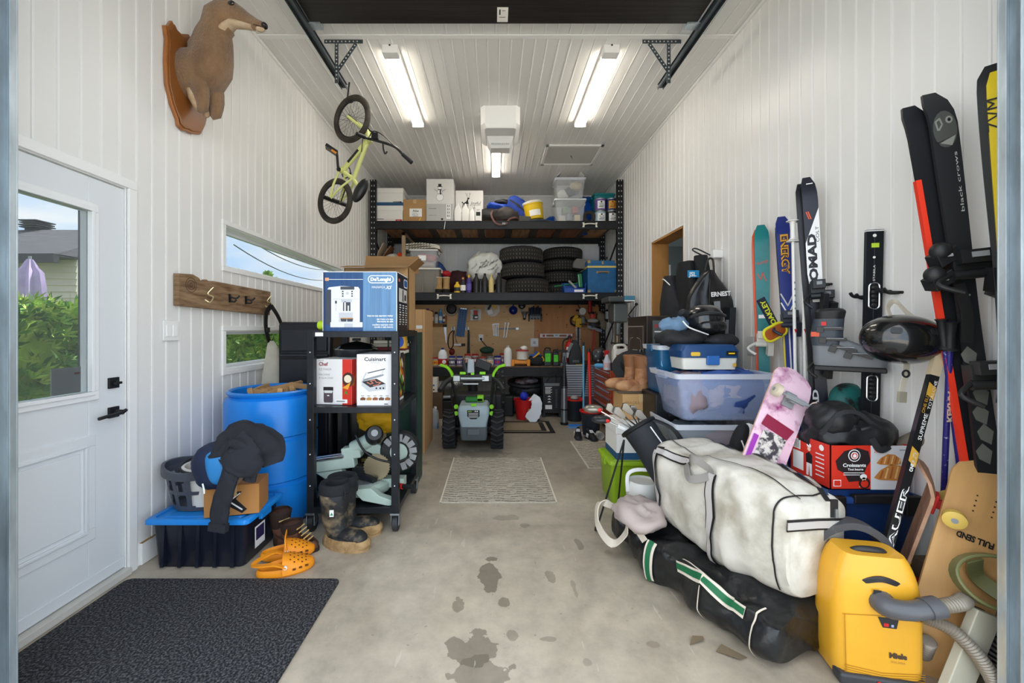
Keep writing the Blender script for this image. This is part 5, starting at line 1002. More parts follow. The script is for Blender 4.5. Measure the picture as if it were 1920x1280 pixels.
# ---------------- snow blower, standing with its back to the door
SB=(X(888,4.28),4.45,0)
t=thing('snow_blower','grey, black and lime green cordless snow blower with chunky tyres','snow blower',SB)
LIME=mat('8fe01c',.4);LG1=mat('9fb0b8',.4,var=.04,vs=8);DG1=mat('5d656a',.45);BP=mat('1c1e20',.5)
def tread_wheel(x):
 mb=MB(mat('17181a',.8));R0=.205;w=.135
 mb.at((x,0,R0),(0,90,0));mb.lathe([(.09,-w*.4),(.13,-w*.5),(R0-.03,-w*.5),(R0-.012,-w*.36),(R0-.012,w*.36),(R0-.03,w*.5),(.13,w*.5),(.09,w*.4)],40)
 mb.use(mat('2c2d2f',.75))
 for k in range(20):
  a=2*PI*k/20
  for s in(-1,1):
   def q(da,zz,rr_):return(rr_*math.cos(a+da),rr_*math.sin(a+da),zz*s)
   b=[(.10,.0),(.17,.0),(.02,w*.5),(-.08,w*.5)]
   o=[q(u,v,R0+.006)for u,v in b]+[q(u,v,R0-.02)for u,v in b];fs=[(0,1,2,3),(0,4,5,1),(1,5,6,2),(2,6,7,3),(3,7,4,0)]
   if s<0:fs=[f[::-1]for f in fs]
   mb.add(o,fs)
 mb.use(mat('3a3c3e',.5)).lathe([(.001,-w*.3),(.09,-w*.35),(.09,w*.35),(.001,w*.3)],20)
 mb.at();return mb.build('wheel',t)
tread_wheel(-.265);tread_wheel(.248)
mb=MB(DARK);mb.cyl((-.3,0,.205),(.3,0,.205),.02);mb.build('axle',t)
mb=MB(DG1);mb.loft([[(x,y-.02,z)for x,y in rrect(w,d,.03)]for w,d,z in((.27,.3,.12),(.285,.34,.16),(.29,.36,.27))]);mb.bx(-.06,.06,-.215,-.19,.19,.25);mb.build('lower_cover',t)
mb=MB(LG1);mb.loft([[(x,y-.02,z)for x,y in rrect(w,d,.035)]for w,d,z in((.275,.37,.27),(.33,.39,.40),(.33,.38,.46),(.29,.34,.49))])
mb.M=Matrix.Translation((0,-.216,0));mb.use(BLACK).poly([(-.065,.45),(.065,.45),(.065,.385),(.03,.355),(-.03,.355),(-.065,.385)],2);mb.use(LIME).text('EGO',-.055,.43,.018,4,bold=.02);mb.use(WHITE).disc(.02,.437,.007,4);mb.disc(.04,.437,.007,4)
for i in range(4):mb.rect(-.05,.415-i*.014,.05,.419-i*.014,4)
mb.at();mb.build('battery_cover',t)
for q in((-.03,.03,-.2,-.16,.485,.51),(.03,.1,.0,.1,.50,.56)):mb=MB(LIME);mb.bx(*q);mb.build('green_latch',t,bevel=.004)
mb=MB(mat('1d7a2a',.5));mb.bx(-.1,.1,0,.1,.495,.54);mb.build('battery_pack',t,bevel=.01)
mb=MB(BP);mb.bx(-.24,.24,.15,.45,.10,.55);mb.bx(-.31,.31,.45,.75,.02,.50);mb.build('auger_housing',t,bevel=.02)
mb=MB(BP);mb.tube(curve([(-.04,.5,.5),(-.05,.48,.65),(-.08,.45,.8),(-.12,.42,.86)]),.06,12);mb.build('discharge_chute',t)
for s in(-1,1):
 mb=MB(BP);mb.tube(curve([(s*.19,.0,.25),(s*.185,-.06,.48),(s*.2,-.2,.66),(s*.215,-.34,.78)]),.017,10);mb.build('handle_bar',t)
 for z in(.395,.465):
  mb=MB(LIME);mb.cyl((s*.19,-.10,z),(s*.19,-.125,z),.024,n=14);mb.build('lime_knob',t,bevel=.004)
 mb=MB(BP);mb.tube(curve([(s*.20,-.34,.80),(s*.27,-.42,.76),(s*.31,-.52,.70)]),.026,10);mb.build('grip',t)
 mb=MB(LIME);mb.tube(curve([(s*.20,-.33,.79),(s*.215,-.34,.85),(s*.26,-.35,.91),(s*.33,-.36,.935)]),[.030,.030,.028,.027,.027,.025,.024,.024,.022,.022,.022,.02,.02,.02,.02,.02,.02,.02,.02][:19],8,flat=(2.2,1.0));mb.build('lime_lever',t,bevel=.006)
mb=MB(BP);mb.box((0,-.34,.80),(.40,.06,.075));mb.build('control_panel',t,bevel=.012)
mb=MB(mat('aab2b6',.3,.6));mb.cyl((-.12,-.385,.80),(.12,-.385,.80),.014);mb.box((-.16,-.37,.80),(.07,.04,.055));mb.box((.13,-.37,.80),(.07,.04,.055));mb.bx(-.1,.06,-.36,-.3,.735,.75);mb.build('cross_bar',t,bevel=.004)
mb=MB(LIME);mb.box((0,-.36,.845),(.035,.05,.02));mb.box((-.1,-.34,.85),(.06,.05,.025));mb.box((.10,-.34,.85),(.06,.05,.025));mb.build('lime_switch',t,bevel=.004)
mb=MB(mat('a9b3ba',.4));mb.box((-.02,-.33,.92),(.075,.05,.14),.85,.8);mb.use(BLACK).disc(0,0,0)if 0 else None;mb.build('chute_crank_housing',t,bevel=.012)
mb=MB(mat('2e3438',.5));mb.tube([(-.06,-.33,.84),(-.10,-.33,.97)],.02);mb.build('joystick',t)
mb=MB(BP);mb.box((.10,-.2,.92),(.17,.04,.09),rot=(0,20,0));mb.build('chute_deflector',t,bevel=.01)
mb=MB(BP)
for s in(-1,1):mb.tube(curve([(s*.2,-.32,.78),(s*.23,-.25,.6),(s*.2,-.13,.35)]),.006)
mb.build('cable',t)
t=thing('spare_tyre','narrow studded dark tyre standing behind the snow blower right handle','tyre',(X(938,5.55)+.0,5.55,.36))
mb=MB(RUB);mb.at((0,0,0),(0,90,0));mb.lathe([(.24,-.05),(.3,-.06),(.345,-.05),(.355,0),(.345,.05),(.3,.06),(.24,.05)],36);mb.use(mat('44464a',.6))
for k in range(36):a=R(k*10);mb.box((.357*math.cos(a),.357*math.sin(a),.03*(1 if k%2 else-1)),(.02,.02,.03),rot=(0,0,k*10))
mb.at();mb.build('tread',t)
# ---------------- left wall things
t=thing('light_switch','white double rocker light switch on the left wall','light switch',(XL,2.435,1.288));mb=MB(WHITE);mb.bx(0.003,.012,-.06,.06,-.06,.06);mb.build('cover_plate',t,bevel=.003)
for s in(-.024,.024):mb=MB(mat('f7f7f5',.3));mb.bx(.011,.017,s-.018,s+.018,-.034,.034);mb.build('rocker',t,bevel=.002)
t=thing('coat_rack','rough barn wood coat rack board with metal hooks','coat rack',(XL+.004,2.455,1.53));BW=mat('6f5238',.85,col2='a08465',vs=5,stretch=(1,1.2,9),bump=.6,bs=22)
out=[(0,-.09),(1.0,-.115),(1.01,.085),(.30,.095),(.27,.085),(.24,.098),(.2,.07),(.17,.10),(.12,.115),(.0,.105)]
mb=MB(BW);mb.M=Matrix.Rotation(R(90),4,'Z');mb.prism(out,-.034,0);mb.at();mb.build('barn_board',t,bevel=.004)
mb=MB(mat('4f3826',.8));mb.M=Matrix.Translation((.0345,0,0))@Matrix.Rotation(R(90),4,'Z')
for r_ in(.045,.03,.012):mb.line([(.10+r_*math.cos(R(a)),.045+r_*math.sin(R(a)))for a in range(0,361,24)],.004)
mb.at();mb.build('wood_knot',t)
def hook(y,m,style):
 mb=MB(m)
 if style:mb.tube(curve([(.036,y,-.04),(.06,y+.01,-.055),(.075,y+.02,-.02),(.05,y+.005,.0),(.07,y+.03,.045)]),.006)
 else:mb.bx(.034,.040,y-.01,y+.01,-.04,.02);mb.tube(curve([(.04,y,.0),(.07,y+.02,-.01),(.085,y+.035,.01)]),.006);mb.tube(curve([(.04,y,-.03),(.065,y+.01,-.035),(.07,y+.02,-.02)]),.006)
 mb.build('coat_hook',t)
hook(.22,mat('d7c79a',.25,.9),1);hook(.47,BLACK,0);hook(.66,BLACK,0);hook(.92,mat('d7c79a',.25,.9),1)
t=thing('apron','beige canvas apron hanging by a black strap from the coat rack','apron',(XL+.09,3.33,1.49))
mb=MB(BLACK);mb.tube(curve([(0,.05,.0),(.0,-.02,-.06),(0,-.03,-.18),(.01,.0,-.30)]),1,flat=(.045,.006),up=(1,0,0));mb.tube(curve([(0,.05,0),(.01,.13,-.08),(.01,.19,-.16),(.01,.20,-.26)]),1,flat=(.04,.006),up=(1,0,0));mb.build('strap',t)
mb=MB(DARK);mb.box((.01,.20,-.29),(.015,.045,.05));mb.box((.0,-.01,-.2),(.02,.05,.04));mb.build('buckle',t,bevel=.003)
CV=mat('c6bfae',.9,var=.06,vs=10,bump=.15,bs=40);rings=[]
for i in range(11):
 k=i/10;z=-.29-k*.43;w=.02+.115*k**.8;ring=[]
 for q in range(24):a=2*PI*q/24;rr_=1+.22*math.cos(a*4+1)*k;ring.append((.02+.08*k+.74*w*math.cos(a)*rr_+.03*k*math.sin(a),.01+.66*w*math.cos(a)*rr_-.05*k*math.sin(a),z+.02*math.cos(a)*k))
 rings.append(ring)
mb=MB(CV);mb.loft(rings);mb.build('canvas',t,ang=60)
LBX,LBY=-1.605,2.365
tt=tote('storage_tote','black storage tote with bright blue lid beside the side door',(LBX,LBY,0),.52,.34,.275,mat('161b28',.3),mat('1b86dc',.35),taper=.92,ribs=5,lidh=.028,lip=.022)
mb=MB(WHITE);mb.M=Matrix.Translation((.254,-.1,0))@Matrix.Rotation(R(90),4,'Z');mb.poly([(.02,.06),(.12,.06),(.12,.18),(.02,.18)]);mb.use(mat('2b2450',.5)).poly([(.03,.10),(.11,.10),(.11,.17),(.03,.17)],3);mb.at();mb.build('sticker',tt)
t=thing('laundry_basket','dark grey slotted laundry basket on the blue tote lid','basket',(-1.715,2.385,.277));GB=mat('4a4e58',.4)
def bask(r1,r2,z):return[(r1*math.cos(2*PI*q/40)+0,r2*math.sin(2*PI*q/40),z)for q in range(40)]
mb=MB(GB);levels=[0,.012,.03,.095,.115,.185,.215];rad=lambda z:(.15+.2*z,.115+.18*z)
rgs=[bask(*rad(z),z)for z in levels];n=40
for li in range(6):
 for j in range(n):
  if li in(2,4)and j%3!=0:continue
  k=(j+1)%n;a,b=rgs[li],rgs[li+1];mb.add([a[j],a[k],b[k],b[j]]+[tuple(V(p)*.975+V((0,0,p[2]*.025)))for p in(a[j],a[k],b[k],b[j])],[(0,1,2,3),(7,6,5,4),(0,3,7,4),(1,5,6,2),(3,2,6,7),(0,4,5,1)])
mb.add(rgs[1],[tuple(range(40))]);mb.build('basket_shell',t)
mb=MB(GB);mb.tube([(p[0]*1.03,p[1]*1.03,.218+.012*math.cos(2*PI*i/20))for i,p in enumerate(rgs[6])],1,closed=True,flat=(.018,.045),up=(0,0,1));mb.build('rim',t,bevel=.003)
t=thing('ice_cream_pail','white pail with black bail handle inside the grey basket','pail',(-1.66,2.385,.30));mb=MB(mat('e4e2dc',.4));mb.lathe([(.001,0),(.115,0),(.135,.19),(.145,.195),(.145,.215),(.13,.215),(.11,.01),(.001,.01)],30);mb.build('pail_body',t);mb=MB(BLACK);mb.tube([V((.15*math.cos(R(q)),.15*math.sin(R(q)),.222+.02*math.sin(R(q))))for q in range(-190,11,10)],.007);mb.build('bail_handle',t)
t=thing('planter_pot','rust stained beige pot lying inside the white pail','pot',(-1.70,2.41,.485),(0,62,10));mb=MB(mat('c9bda9',.7,col2='a35a32',vs=14,lo=.45,hi=.6));mb.lathe([(.001,-.07),(.045,-.07),(.065,.06),(.072,.065),(.06,.06),(.04,-.06)],26);mb.build('pot_body',t)
t=thing('teal_tape_roll','white bottle with teal round label in the white pail','bottle',(-1.61,2.36,.44));mb=MB(WHITE);mb.lathe([(.001,0),(.035,0),(.037,.08),(.015,.11),(.001,.115)],20);mb.build('bottle_body',t);mb=MB(mat('1f7f8a',.4));mb.at((0,-.037,.05));mb.disc(0,0,.026,1);mb.use(WHITE).disc(0,0,.014,2);mb.at();mb.build('round_label',t);t.name='labelled_bottle'
def f(mb):mb.use(BLACK).poly([(-.05,.01),(-.01,.01),(-.01,.13),(-.05,.13)]);mb.poly([(-.01,.05),(.05,.01),(.075,.03),(.02,.09),(.05,.13),(.0,.13)]);mb.use(WHITE).text('BCK',-.048,.02,.03,2,bold=.03,rot=90)if 0 else mb.use(WHITE).text('BC',-.044,.03,.028,2,bold=.03);mb.text('RO',-.044,.08,.026,2,bold=.03);mb.line([(0,.07),(.05,.03)],.008,2);mb.line([(.0,.09),(.04,.12)],.006,2)
carton('brown_box','brown cardboard box with black K print on the blue tote lid',(-1.435,2.215,.278),.27,.17,.165,mat('b27d45',.8),front=f,rot=14)
t=thing('blue_backpack','navy backpack with light blue front pocket on brown box','backpack',(-1.475,2.20,.446),(0,-12,8));mb=MB(mat('18233f',.7,bump=.2,bs=30));mb.ell((0,0,.115),(.105,.085,.125),.75,32,20,.012,10,2,None,.4);mb.build('pack_body',t,ang=60)
mb=MB(mat('2b7fc0',.55));mb.ell((.035,-.066,.12),(.055,.030,.09),.7,22,14);mb.build('front_pocket',t);mb=MB(WHITE);mb.tube(curve([(-.04,-.092,.06),(-.035,-.1,.03),(-.038,-.1,.01)]),.004);mb.build('zip_pull',t)
HD=mat('24262d',.9,bump=.25,bs=50);t=thing('hoodie','charcoal hoodie draped over the backpack and brown box','sweater',(-1.395,2.25,.665));t.scale=(.74,.8,.85)
def cloth(mb,spine,widths,th=.03,up=(0,-.3,1),seed=1,amp=.02):
 pts=curve(spine,6);m=len(pts);ws=[widths[min(len(widths)-1,int(i/(m-1)*(len(widths)-1)))]*(1-(i/(m-1)*(len(widths)-1))%1)+widths[min(len(widths)-1,int(i/(m-1)*(len(widths)-1))+1)]*((i/(m-1)*(len(widths)-1))%1)for i in range(m)]
 rings=[];prev=V(up)
 for i,p in enumerate(pts):
  tt_=(pts[min(m-1,i+1)]-pts[max(0,i-1)]).normalized();g=V(up);x=(g-tt_*g.dot(tt_));x=x.normalized()if x.length>.05 else prev;prev=x;y=tt_.cross(x);ring=[]
  for q in range(28):
   a=2*PI*q/28;c,s_=math.cos(a),math.sin(a);cc=math.copysign(abs(c)**.8,c)
   off=amp*noise.noise((a*1.1+seed,i*.35,seed))+amp*.7*noise.noise((a*3,i*.15,seed+5))
   ring.append(p+y*(cc*ws[i]/2)+x*(s_*th+off))
  rings.append(ring)
 mb.loft(rings)
mb=MB(HD);cloth(mb,[(-.13,-.02,-.1),(-.12,-.06,.0),(-.04,-.04,.055),(.08,-.03,.05),(.19,-.02,-.02),(.22,-.02,-.13)],[.2,.27,.30,.3,.26,.16],.04,seed=2,amp=.03);mb.build('hood_body',t,ang=70)
mb=MB(HD);cloth(mb,[(-.0,-.16,-.02),(.04,-.18,-.10),(.01,-.195,-.22),(-.02,-.20,-.33),(-.035,-.2,-.43)],[.10,.12,.12,.13,.125,.12],.022,up=(0,-1,0),seed=4,amp=.012);mb.box((-.037,-.2,-.455),(.12,.04,.05),rot=(0,8,0));mb.build('sleeve',t,ang=70)
mb=MB(HD);cloth(mb,[(.0,-.12,.03),(.08,-.16,-.03),(.15,-.16,-.08),(.2,-.12,-.13)],[.22,.24,.2,.1],.025,up=(0,-1,.4),seed=8,amp=.02);mb.build('front_flap',t,ang=70)
mb=MB(HD);cloth(mb,[(.13,-.12,-.06),(.14,-.13,-.14),(.13,-.13,-.20)],[.1,.1,.09],.02,up=(0,-1,0),seed=9,amp=.01);mb.build('cuff',t,ang=70)
t=thing('blue_barrel','large blue plastic drum filled with cardboard strips','barrel',(-1.56,2.85,0));BB=mat('1680dc',.28,var=.05,vs=3)
mb=MB(BB);r_=.292;mb.lathe([(.001,.003),(r_-.03,.003),(r_-.008,.02),(r_,.05),(r_,.27),(r_-.012,.28),(r_-.012,.295),(r_,.305),(r_,.56),(r_-.012,.57),(r_-.012,.585),(r_,.595),(r_,.80),(r_-.01,.835),(r_-.035,.85),(r_-.02,.862),(r_-.015,.875),(r_-.03,.885),(r_-.045,.875),(r_-.05,.8),(.001,.79)],48);mb.build('drum',t)
mb=MB(CARD);rr=random.Random(4)
for i in range(26):
 a=rr.uniform(0,6.28);d=rr.uniform(0,.19);mb.box((d*math.cos(a),d*math.sin(a),.83+rr.uniform(-.01,.055)),(rr.uniform(.1,.2),.03,.035),rot=(rr.uniform(-14,14),rr.uniform(-14,14),rr.uniform(0,180)))
mb=tag(mb.build('cardboard_strips',loc=(-1.56,2.85,0)),'cut brown cardboard strips filling the top of the blue drum','cardboard',None,'stuff')
t=thing('black_trunk_case','tall black moulded plastic case standing on end behind barrel','case',(-1.50,3.24,0));mb=MB(mat('1b1e24',.35));mb.bx(-.235,.20,0,.34,0,1.355);mb.build('case_shell',t,bevel=.03)
mb=MB(mat('23262d',.35));mb.bx(-.2,.165,-.015,.0,1.12,1.3);mb.bx(-.2,.165,-.015,0,.86,1.06);mb.bx(-.2,.165,-.015,0,.3,.80);mb.bx(-.21,.18,-.03,0,1.075,1.10);mb.build('recessed_panel',t,bevel=.01)
# ---------------- rolling cart
CX0,CX1,CY0,CY1=-1.195,-.612,2.58,3.22
t=thing('rolling_cart','black steel rolling cart with three shelves on casters','cart',((CX0+CX1)/2,CY0,0));w=(CX1-CX0)/2;d=CY1-CY0;CM=mat('1d2025',.4,.3,var=.3,vs=10)
for x in(-w,w-.045):
 for y in(0,d-.045):mb=MB(CM);mb.bx(x,x+.045,y,y+.045,.125,1.283);mb.build('post',t,bevel=.003)
for z in(1.283,.80,.16):
 mb=MB(CM);mb.bx(-w+.002,w-.002,.002,.04,z-.038,z);mb.bx(-w+.002,w-.002,d-.04,d-.002,z-.038,z);mb.bx(-w+.002,-w+.03,.03,d-.03,z-.038,z);mb.bx(w-.03,w-.002,.03,d-.03,z-.038,z);mb.bx(-w+.02,w-.02,.02,d-.02,z-.012,z-.002);mb.build('shelf',t,bevel=.002)
for x in(-w+.022,w-.022):
 for y in(.022,d-.022):
  mb=MB(STEEL);mb.bx(x-.03,x+.03,y-.03,y+.03,.112,.125);mb.bx(x-.026,x-.022,y-.02,y+.035,.045,.115);mb.bx(x+.022,x+.026,y-.02,y+.035,.045,.115);c=mb.build('caster',t,bevel=.002)
  mb=MB(mat('2d2f31',.6));mb.cyl((x-.016,y+.015,.0505),(x+.016,y+.015,.0505),.05,n=22);mb.use(GREY).cyl((x-.018,y+.015,.0505),(x+.018,y+.015,.0505),.02,n=12);mb.build('caster_wheel',c)
mb=MB(WHITE);mb.bx(-w+.055,-w+.105,-.002,.0,1.252,1.276);mb.build('white_label',t)
mb=MB(mat('dfe6e8',.5))
for s in(-w,w-.045):
 for z in(.3,.5,.72,.95,1.15):mb.cyl((s+.022,-.003,z),(s+.022,.001,z),.004,n=8)
mb.build('bolt_heads',t)
DB=mat('234a7a',.5,var=.18,vs=4,stretch=(14,1,.6));DLB=mat('5f88b0',.5,var=.16,vs=4,stretch=(14,1,.5))
def f(mb):
 DK=mat('26375c',.5);mb.use(DLB).rect(.02,0,.2405,.385,1);mb.use(DK).rect(-.2405,.0,-.225,.385,1)
 mb.use(WHITE);mb.rect(-.2405,.381,.2405,.385,2);mb.rect(.236,0,.2405,.385,2);mb.rect(-.2405,0,-.237,.385,2)
 mb.poly(rrect(.168,.052,.026,6,.135,.335),2);mb.use(mat('5f8ab3',.5)).poly(rrect(.156,.041,.02,6,.135,.335),3);mb.use(WHITE).text("De'Longhi",.068,.325,.03,4,bold=.055,wid=.132);mb.text('MAGNIFICA',.075,.277,.021,3,wid=.085,shear=.3);mb.text('XS',.165,.272,.03,3,bold=.02,shear=.4)
 for i,s in enumerate(('bean-to-cup espresso maker','del grano a la taza','fabricante de cafe','machine espresso avec','moulin a cafe integre')):mb.text(s,.215,(.095,.073,.058,.037,.022)[i],.0145,3,'RIGHT',bold=.03)
 mb.use(mat('e8a57e',.5)).rect(-.225,.325,-.2,.345,3);mb.use(WHITE).rect(-.2,.333,.02,.336,3)
 M1=mat('e2e3e6',.4);M2=mat('3d434d',.4);M3=mat('c3c7cd',.4)
 mb.use(M2).poly([(-.22,.05),(-.18,.03),(-.18,.285),(-.218,.255)],3);mb.use(M1).poly([(-.185,.03),(0,.03),(.0,.27),(-.01,.285),(-.12,.292),(-.2,.283),(-.21,.27),(-.185,.268)],4);mb.use(M3).rect(-.175,.205,-.002,.208,5);mb.use(M2).rect(-.125,.268,-.035,.288,5)
 for i in range(3):
  for u in(-.115,-.055):mb.rect(u,.222+i*.015,u+.01,.231+i*.015,5)
 mb.use(M3).disc(-.08,.245,.01,5);mb.rect(-.12,.187,-.05,.205,6);mb.use(M2).rect(-.108,.13,-.06,.19,5);mb.use(M1).rect(-.1,.128,-.09,.192,6);mb.rect(-.078,.128,-.07,.165,6);mb.use(M2).rect(-.16,.178,-.148,.196,5);mb.use(M3).rect(-.156,.13,-.152,.18,5)
 mb.use(M3).rect(-.135,.06,-.045,.12,5);mb.use(M2).poly([(-.12,.062),(-.088,.062),(-.083,.082),(-.125,.082)],6);mb.poly([(-.08,.062),(-.047,.062),(-.042,.082),(-.083,.082)],6);mb.use(mat('c98b4a',.5)).rect(-.124,.08,-.043,.086,7);mb.use(M1).rect(-.19,.025,.018,.058,5);mb.use(M3).rect(-.1,.025,-.045,.05,6)
def fs(mb):
 mb.use(mat('1c1d2e',.5)).rect(0,.0,.31,.381,1);mb.use(mat('2a2422',.5)).rect(0,0,.31,.12,2);mb.use(WHITE).rect(0,.379,.31,.385,3);mb.use(mat('d8765a',.5)).rect(.03,.325,.07,.345,3);mb.use(WHITE);mb.poly(rrect(.12,.06,.02,4,.24,.33),3);mb.use(mat('2c5fa0',.5)).poly(rrect(.1,.045,.015,4,.24,.33),4)
 mb.use(mat('cfcdc8',.5)).rect(.04,.195,.28,.285,3);mb.use(M_:=mat('3a3538',.5)).rect(.14,.2,.17,.28,4);mb.rect(.2,.21,.25,.25,4);mb.use(WHITE)
 for c in range(3):
  for k in range(9):mb.rect(.05+c*.09,.17-k*.016,.05+c*.09+.05-.02*(k%3==2),.177-k*.016,4)
carton('espresso_machine_box','blue espresso machine box on top of the black cart',(-.869,2.62,1.284),.481,.31,.385,DB,front=f,side=fs,tape=False)
mb=MB(mat('b8d82a',.4));mb.ell((0,0,0),(.04,.05,.035),.8);mk(mb,'lime_strap','lime green strap roll on the cart left of the espresso box','strap',loc=(-1.135,2.70,1.322))
t=thing('open_carton','open brown carton with raised flaps behind the espresso box','box',(-.86,2.955,1.284));mb=MB(CARD)
for q in((-.235,.235,0,.005),(-.235,.235,.24,.245),(-.235,-.23,0,.245),(.23,.235,0,.245)):mb.bx(*q,0,.46)
mb.bx(-.235,.235,0,.245,0,.005);mb.build('carton_body',t)
for(c,dd,ro)in(((0,-.012,.468),(.47,.13,.004),(12,0,0)),((.05,.25,.52),(.42,.004,.15),(-18,0,4)),((.27,.12,.50),(.1,.24,.004),(0,-40,0))):mb=MB(mat('8f6b42',.85));mb.box(c,dd,rot=ro);mb.build('flap',t)
ZM=.801
def f(mb):
 mb.use(mat('8f2430',.5)).text('Chef',-.105,.255,.032,1,bold=.03);mb.use(mat('8b8b8b',.6)).text('ICE MAKER',-.105,.225,.018);mb.text('MACHINE',-.105,.19,.018);mb.text('A GLACONS',-.105,.168,.018);mb.text('MASTER',-.105,.285,.01)
 mb.use(mat('cf2f20',.5)).rect(.06,0,.125,.298,1);mb.use(mat('55494f',.4)).poly([(-.07,.02),(-.065,.012),(-.01,.012),(-.005,.02),(-.005,.085),(-.07,.085)],2);mb.use(mat('2a2528',.4)).rect(-.072,.09,-.003,.115,2);mb.use(mat('d9d9d9',.4)).rect(-.065,.075,-.01,.092,3);mb.use(WHITE).rect(-.045,.055,-.03,.062,4);mb.rect(.01,.01,.095,.035,3);mb.use(GREY).rect(.02,.018,.08,.026,4)
 mb.use(mat('4a2418',.5)).disc(.1,.165,.04,2,.048);mb.use(mat('e9dcc4',.5)).disc(.098,.17,.026,3);mb.use(mat('e8a030',.5)).poly([(.06,.11),(.12,.15),(.1,.1)],4);mb.use(mat('3f8a2a',.5)).poly([(.07,.06),(.085,.1),(.1,.065),(.08,.075)],4)
def fs(mb):mb.use(mat('cf2f20',.5)).rect(0,0,.06,.298,1);mb.use(mat('e08a2a',.5)).poly([(0,.13),(.05,.2),(.03,.12)],2);mb.use(mat('8f2430',.5)).text('Chef',.10,.255,.03,1,bold=.03);mb.use(GREY);mb.rect(.1,.225,.19,.232,1);mb.rect(.1,.03,.2,.036,1);mb.rect(.1,.045,.2,.05,1)
carton('ice_maker_box','white and red ice maker box on the middle shelf of cart',(-1.058,2.67,ZM),.25,.22,.298,mat('e6e4e2',.5),front=f,side=fs,rot=-7,tape=False)
def f(mb):
 K=mat('26262a',.5);mb.use(K).text('Cuisinart',0,.29,.034,1,'CENTER',bold=.02,wid=.14);mb.use(GREY).text('GRIDDLER ELITE',0,.276,.008,1,'CENTER');G1=mat('c2c6ca',.4);G2=mat('8d9297',.4)
 mb.use(G1).poly([(-.085,.13),(-.04,.09),(.07,.105),(.07,.14),(-.03,.165),(-.085,.155)],1);mb.use(mat('2d2a2c',.5)).poly([(-.085,.155),(-.03,.118),(.07,.142),(.01,.175)],2);mb.use(mat('d9826a',.5)).line([(-.05,.152),(-.03,.14),(-.01,.146),(-.03,.16),(.0,.166),(.01,.15),(.04,.152),(.02,.135),(-.01,.13)],.005,3)
 mb.use(G2).poly([(-.085,.155),(.05,.192),(.06,.2),(.05,.205),(-.08,.17)],3);mb.use(G1).poly([(-.09,.15),(-.06,.215),(-.05,.215),(-.08,.155)],4);mb.use(mat('4b4f55',.4)).line([(-.045,.212),(.065,.238)],.006,4);mb.use(G1).line([(.055,.232),(.045,.2)],.004,4);mb.use(K)
 for u in(.01,.035,.055):mb.disc(u,.113,.006,3)
 for i,c in enumerate(('7a4a2c','b98a4a','9a5a3a','6a4a3a','a06a3c')):mb.use(mat(c,.6)).poly([(-.095+i*.04,.035),(-.062+i*.04,.035),(-.06+i*.04,.05),(-.08+i*.04,.056),(-.095+i*.04,.048)],2);mb.use(K).rect(-.09+i*.04,.062,-.07+i*.04,.065,2)
 mb.rect(.06,.008,.085,.013)
def fs(mb):
 mb.use(WHITE).rect(0,0,.3,.33,1);mb.use(mat('2d2422',.5)).poly([(.1,.02),(.3,.02),(.3,.33),(.2,.33)],2);rr=random.Random(8)
 for c,n_ in(('4f9a2c',9),('e9c23a',6),('c8521e',7),('e9dcc0',5),('7fb83a',6)):
  mb.use(mat(c,.5))
  for k in range(n_):a=rr.uniform(.12,.26);b=rr.uniform(.05,.28);mb.poly([(a,b),(a+.05,b-.05),(a+.06,b-.02),(a+.015,b+.03)],3+k%3)
 mb.use(GREY).poly([(.02,.2),(.12,.25),(.12,.27),(.02,.23)],3);mb.poly([(.02,.12),(.1,.15),(.1,.2),(.02,.16)],3)
carton('griddle_box','white electric griddle box with food photos on the cart',(-.775,2.63,ZM),.235,.30,.333,mat('eceaea',.5),front=f,side=fs,tape=False)
t=thing('wok_pan','large dark grey lidded pan on the boxes inside the cart','pan',(-1.02,3.0,1.11));mb=MB(mat('3f4346',.3,.7));mb.lathe([(.001,-.12),(.1,-.115),(.145,-.03),(.155,.04)],32);mb.build('pan_body',t);mb=MB(CHROME);mb.tube([V((.157*math.cos(R(q)),.157*math.sin(R(q)),.042))for q in range(0,360,12)],.005,closed=True);mb.build('rim',t);mb=MB(mat('2a2d30',.25,.5));mb.lathe([(.155,.045),(.11,.075),(.001,.10)],32);mb.build('lid',t);mb=MB(BLACK);mb.box((.2,-.05,.02),(.14,.035,.02));mb.box((0,0,.11),(.06,.02,.02));mb.build('pan_handle',t,bevel=.004)
mb=MB(DARK);mb.bx(-.12,.12,-.1,.1,0,.185);mk(mb,'dark_box','plain dark box under the lidded pan','box',loc=(-1.02,3.0,ZM),bevel=.004)
for i,(c,z,w_)in enumerate((('c9c4b4',1.19,.11),('b9b4a2',1.165,.12),('7a2a28',1.14,.12),('ded8c8',1.115,.12))):mb=MB(mat(c,.7));mb.bx(-w_,w_,0,.16,0,.022);mb.use(BLACK).bx(-.006,.006,-.002,0,0,.022);mk(mb,'book',['top beige book','second grey beige book','third dark red book','lowest cream book'][i]+' of the stack behind the griddle box','book',loc=(-.79,3.02,z),bevel=.002)
mb=MB(mat('5c4a35',.7));mb.bx(-.14,.05,0,.16,0,.31);mk(mb,'brown_box','plain brown box carrying the books inside the cart','box',loc=(-.75,3.02,ZM))
def f(mb):mb.use(mat('1f4fb0',.5)).disc(.0,.05,.03,1,.04);mb.use(mat('d8502a',.5)).rect(-.05,.09,.05,.1,1);mb.use(BLACK).poly([(-.05,.02),(-.02,.05),(-.03,.01)],2)
carton('game_box','yellow picture box with blue figure beside the books',(-.69,2.955,1.155),.085,.06,.115,mat('d8a52c',.5),front=f,tape=False)
def f(mb):mb.use(WHITE).disc(.09,1.19,.016,1);mb.use(mat('2b5040',.5)).disc(.09,1.19,.011,2);mb.use(WHITE).text('Pizza & Grill',.03,1.08,.028,1,rot=90)
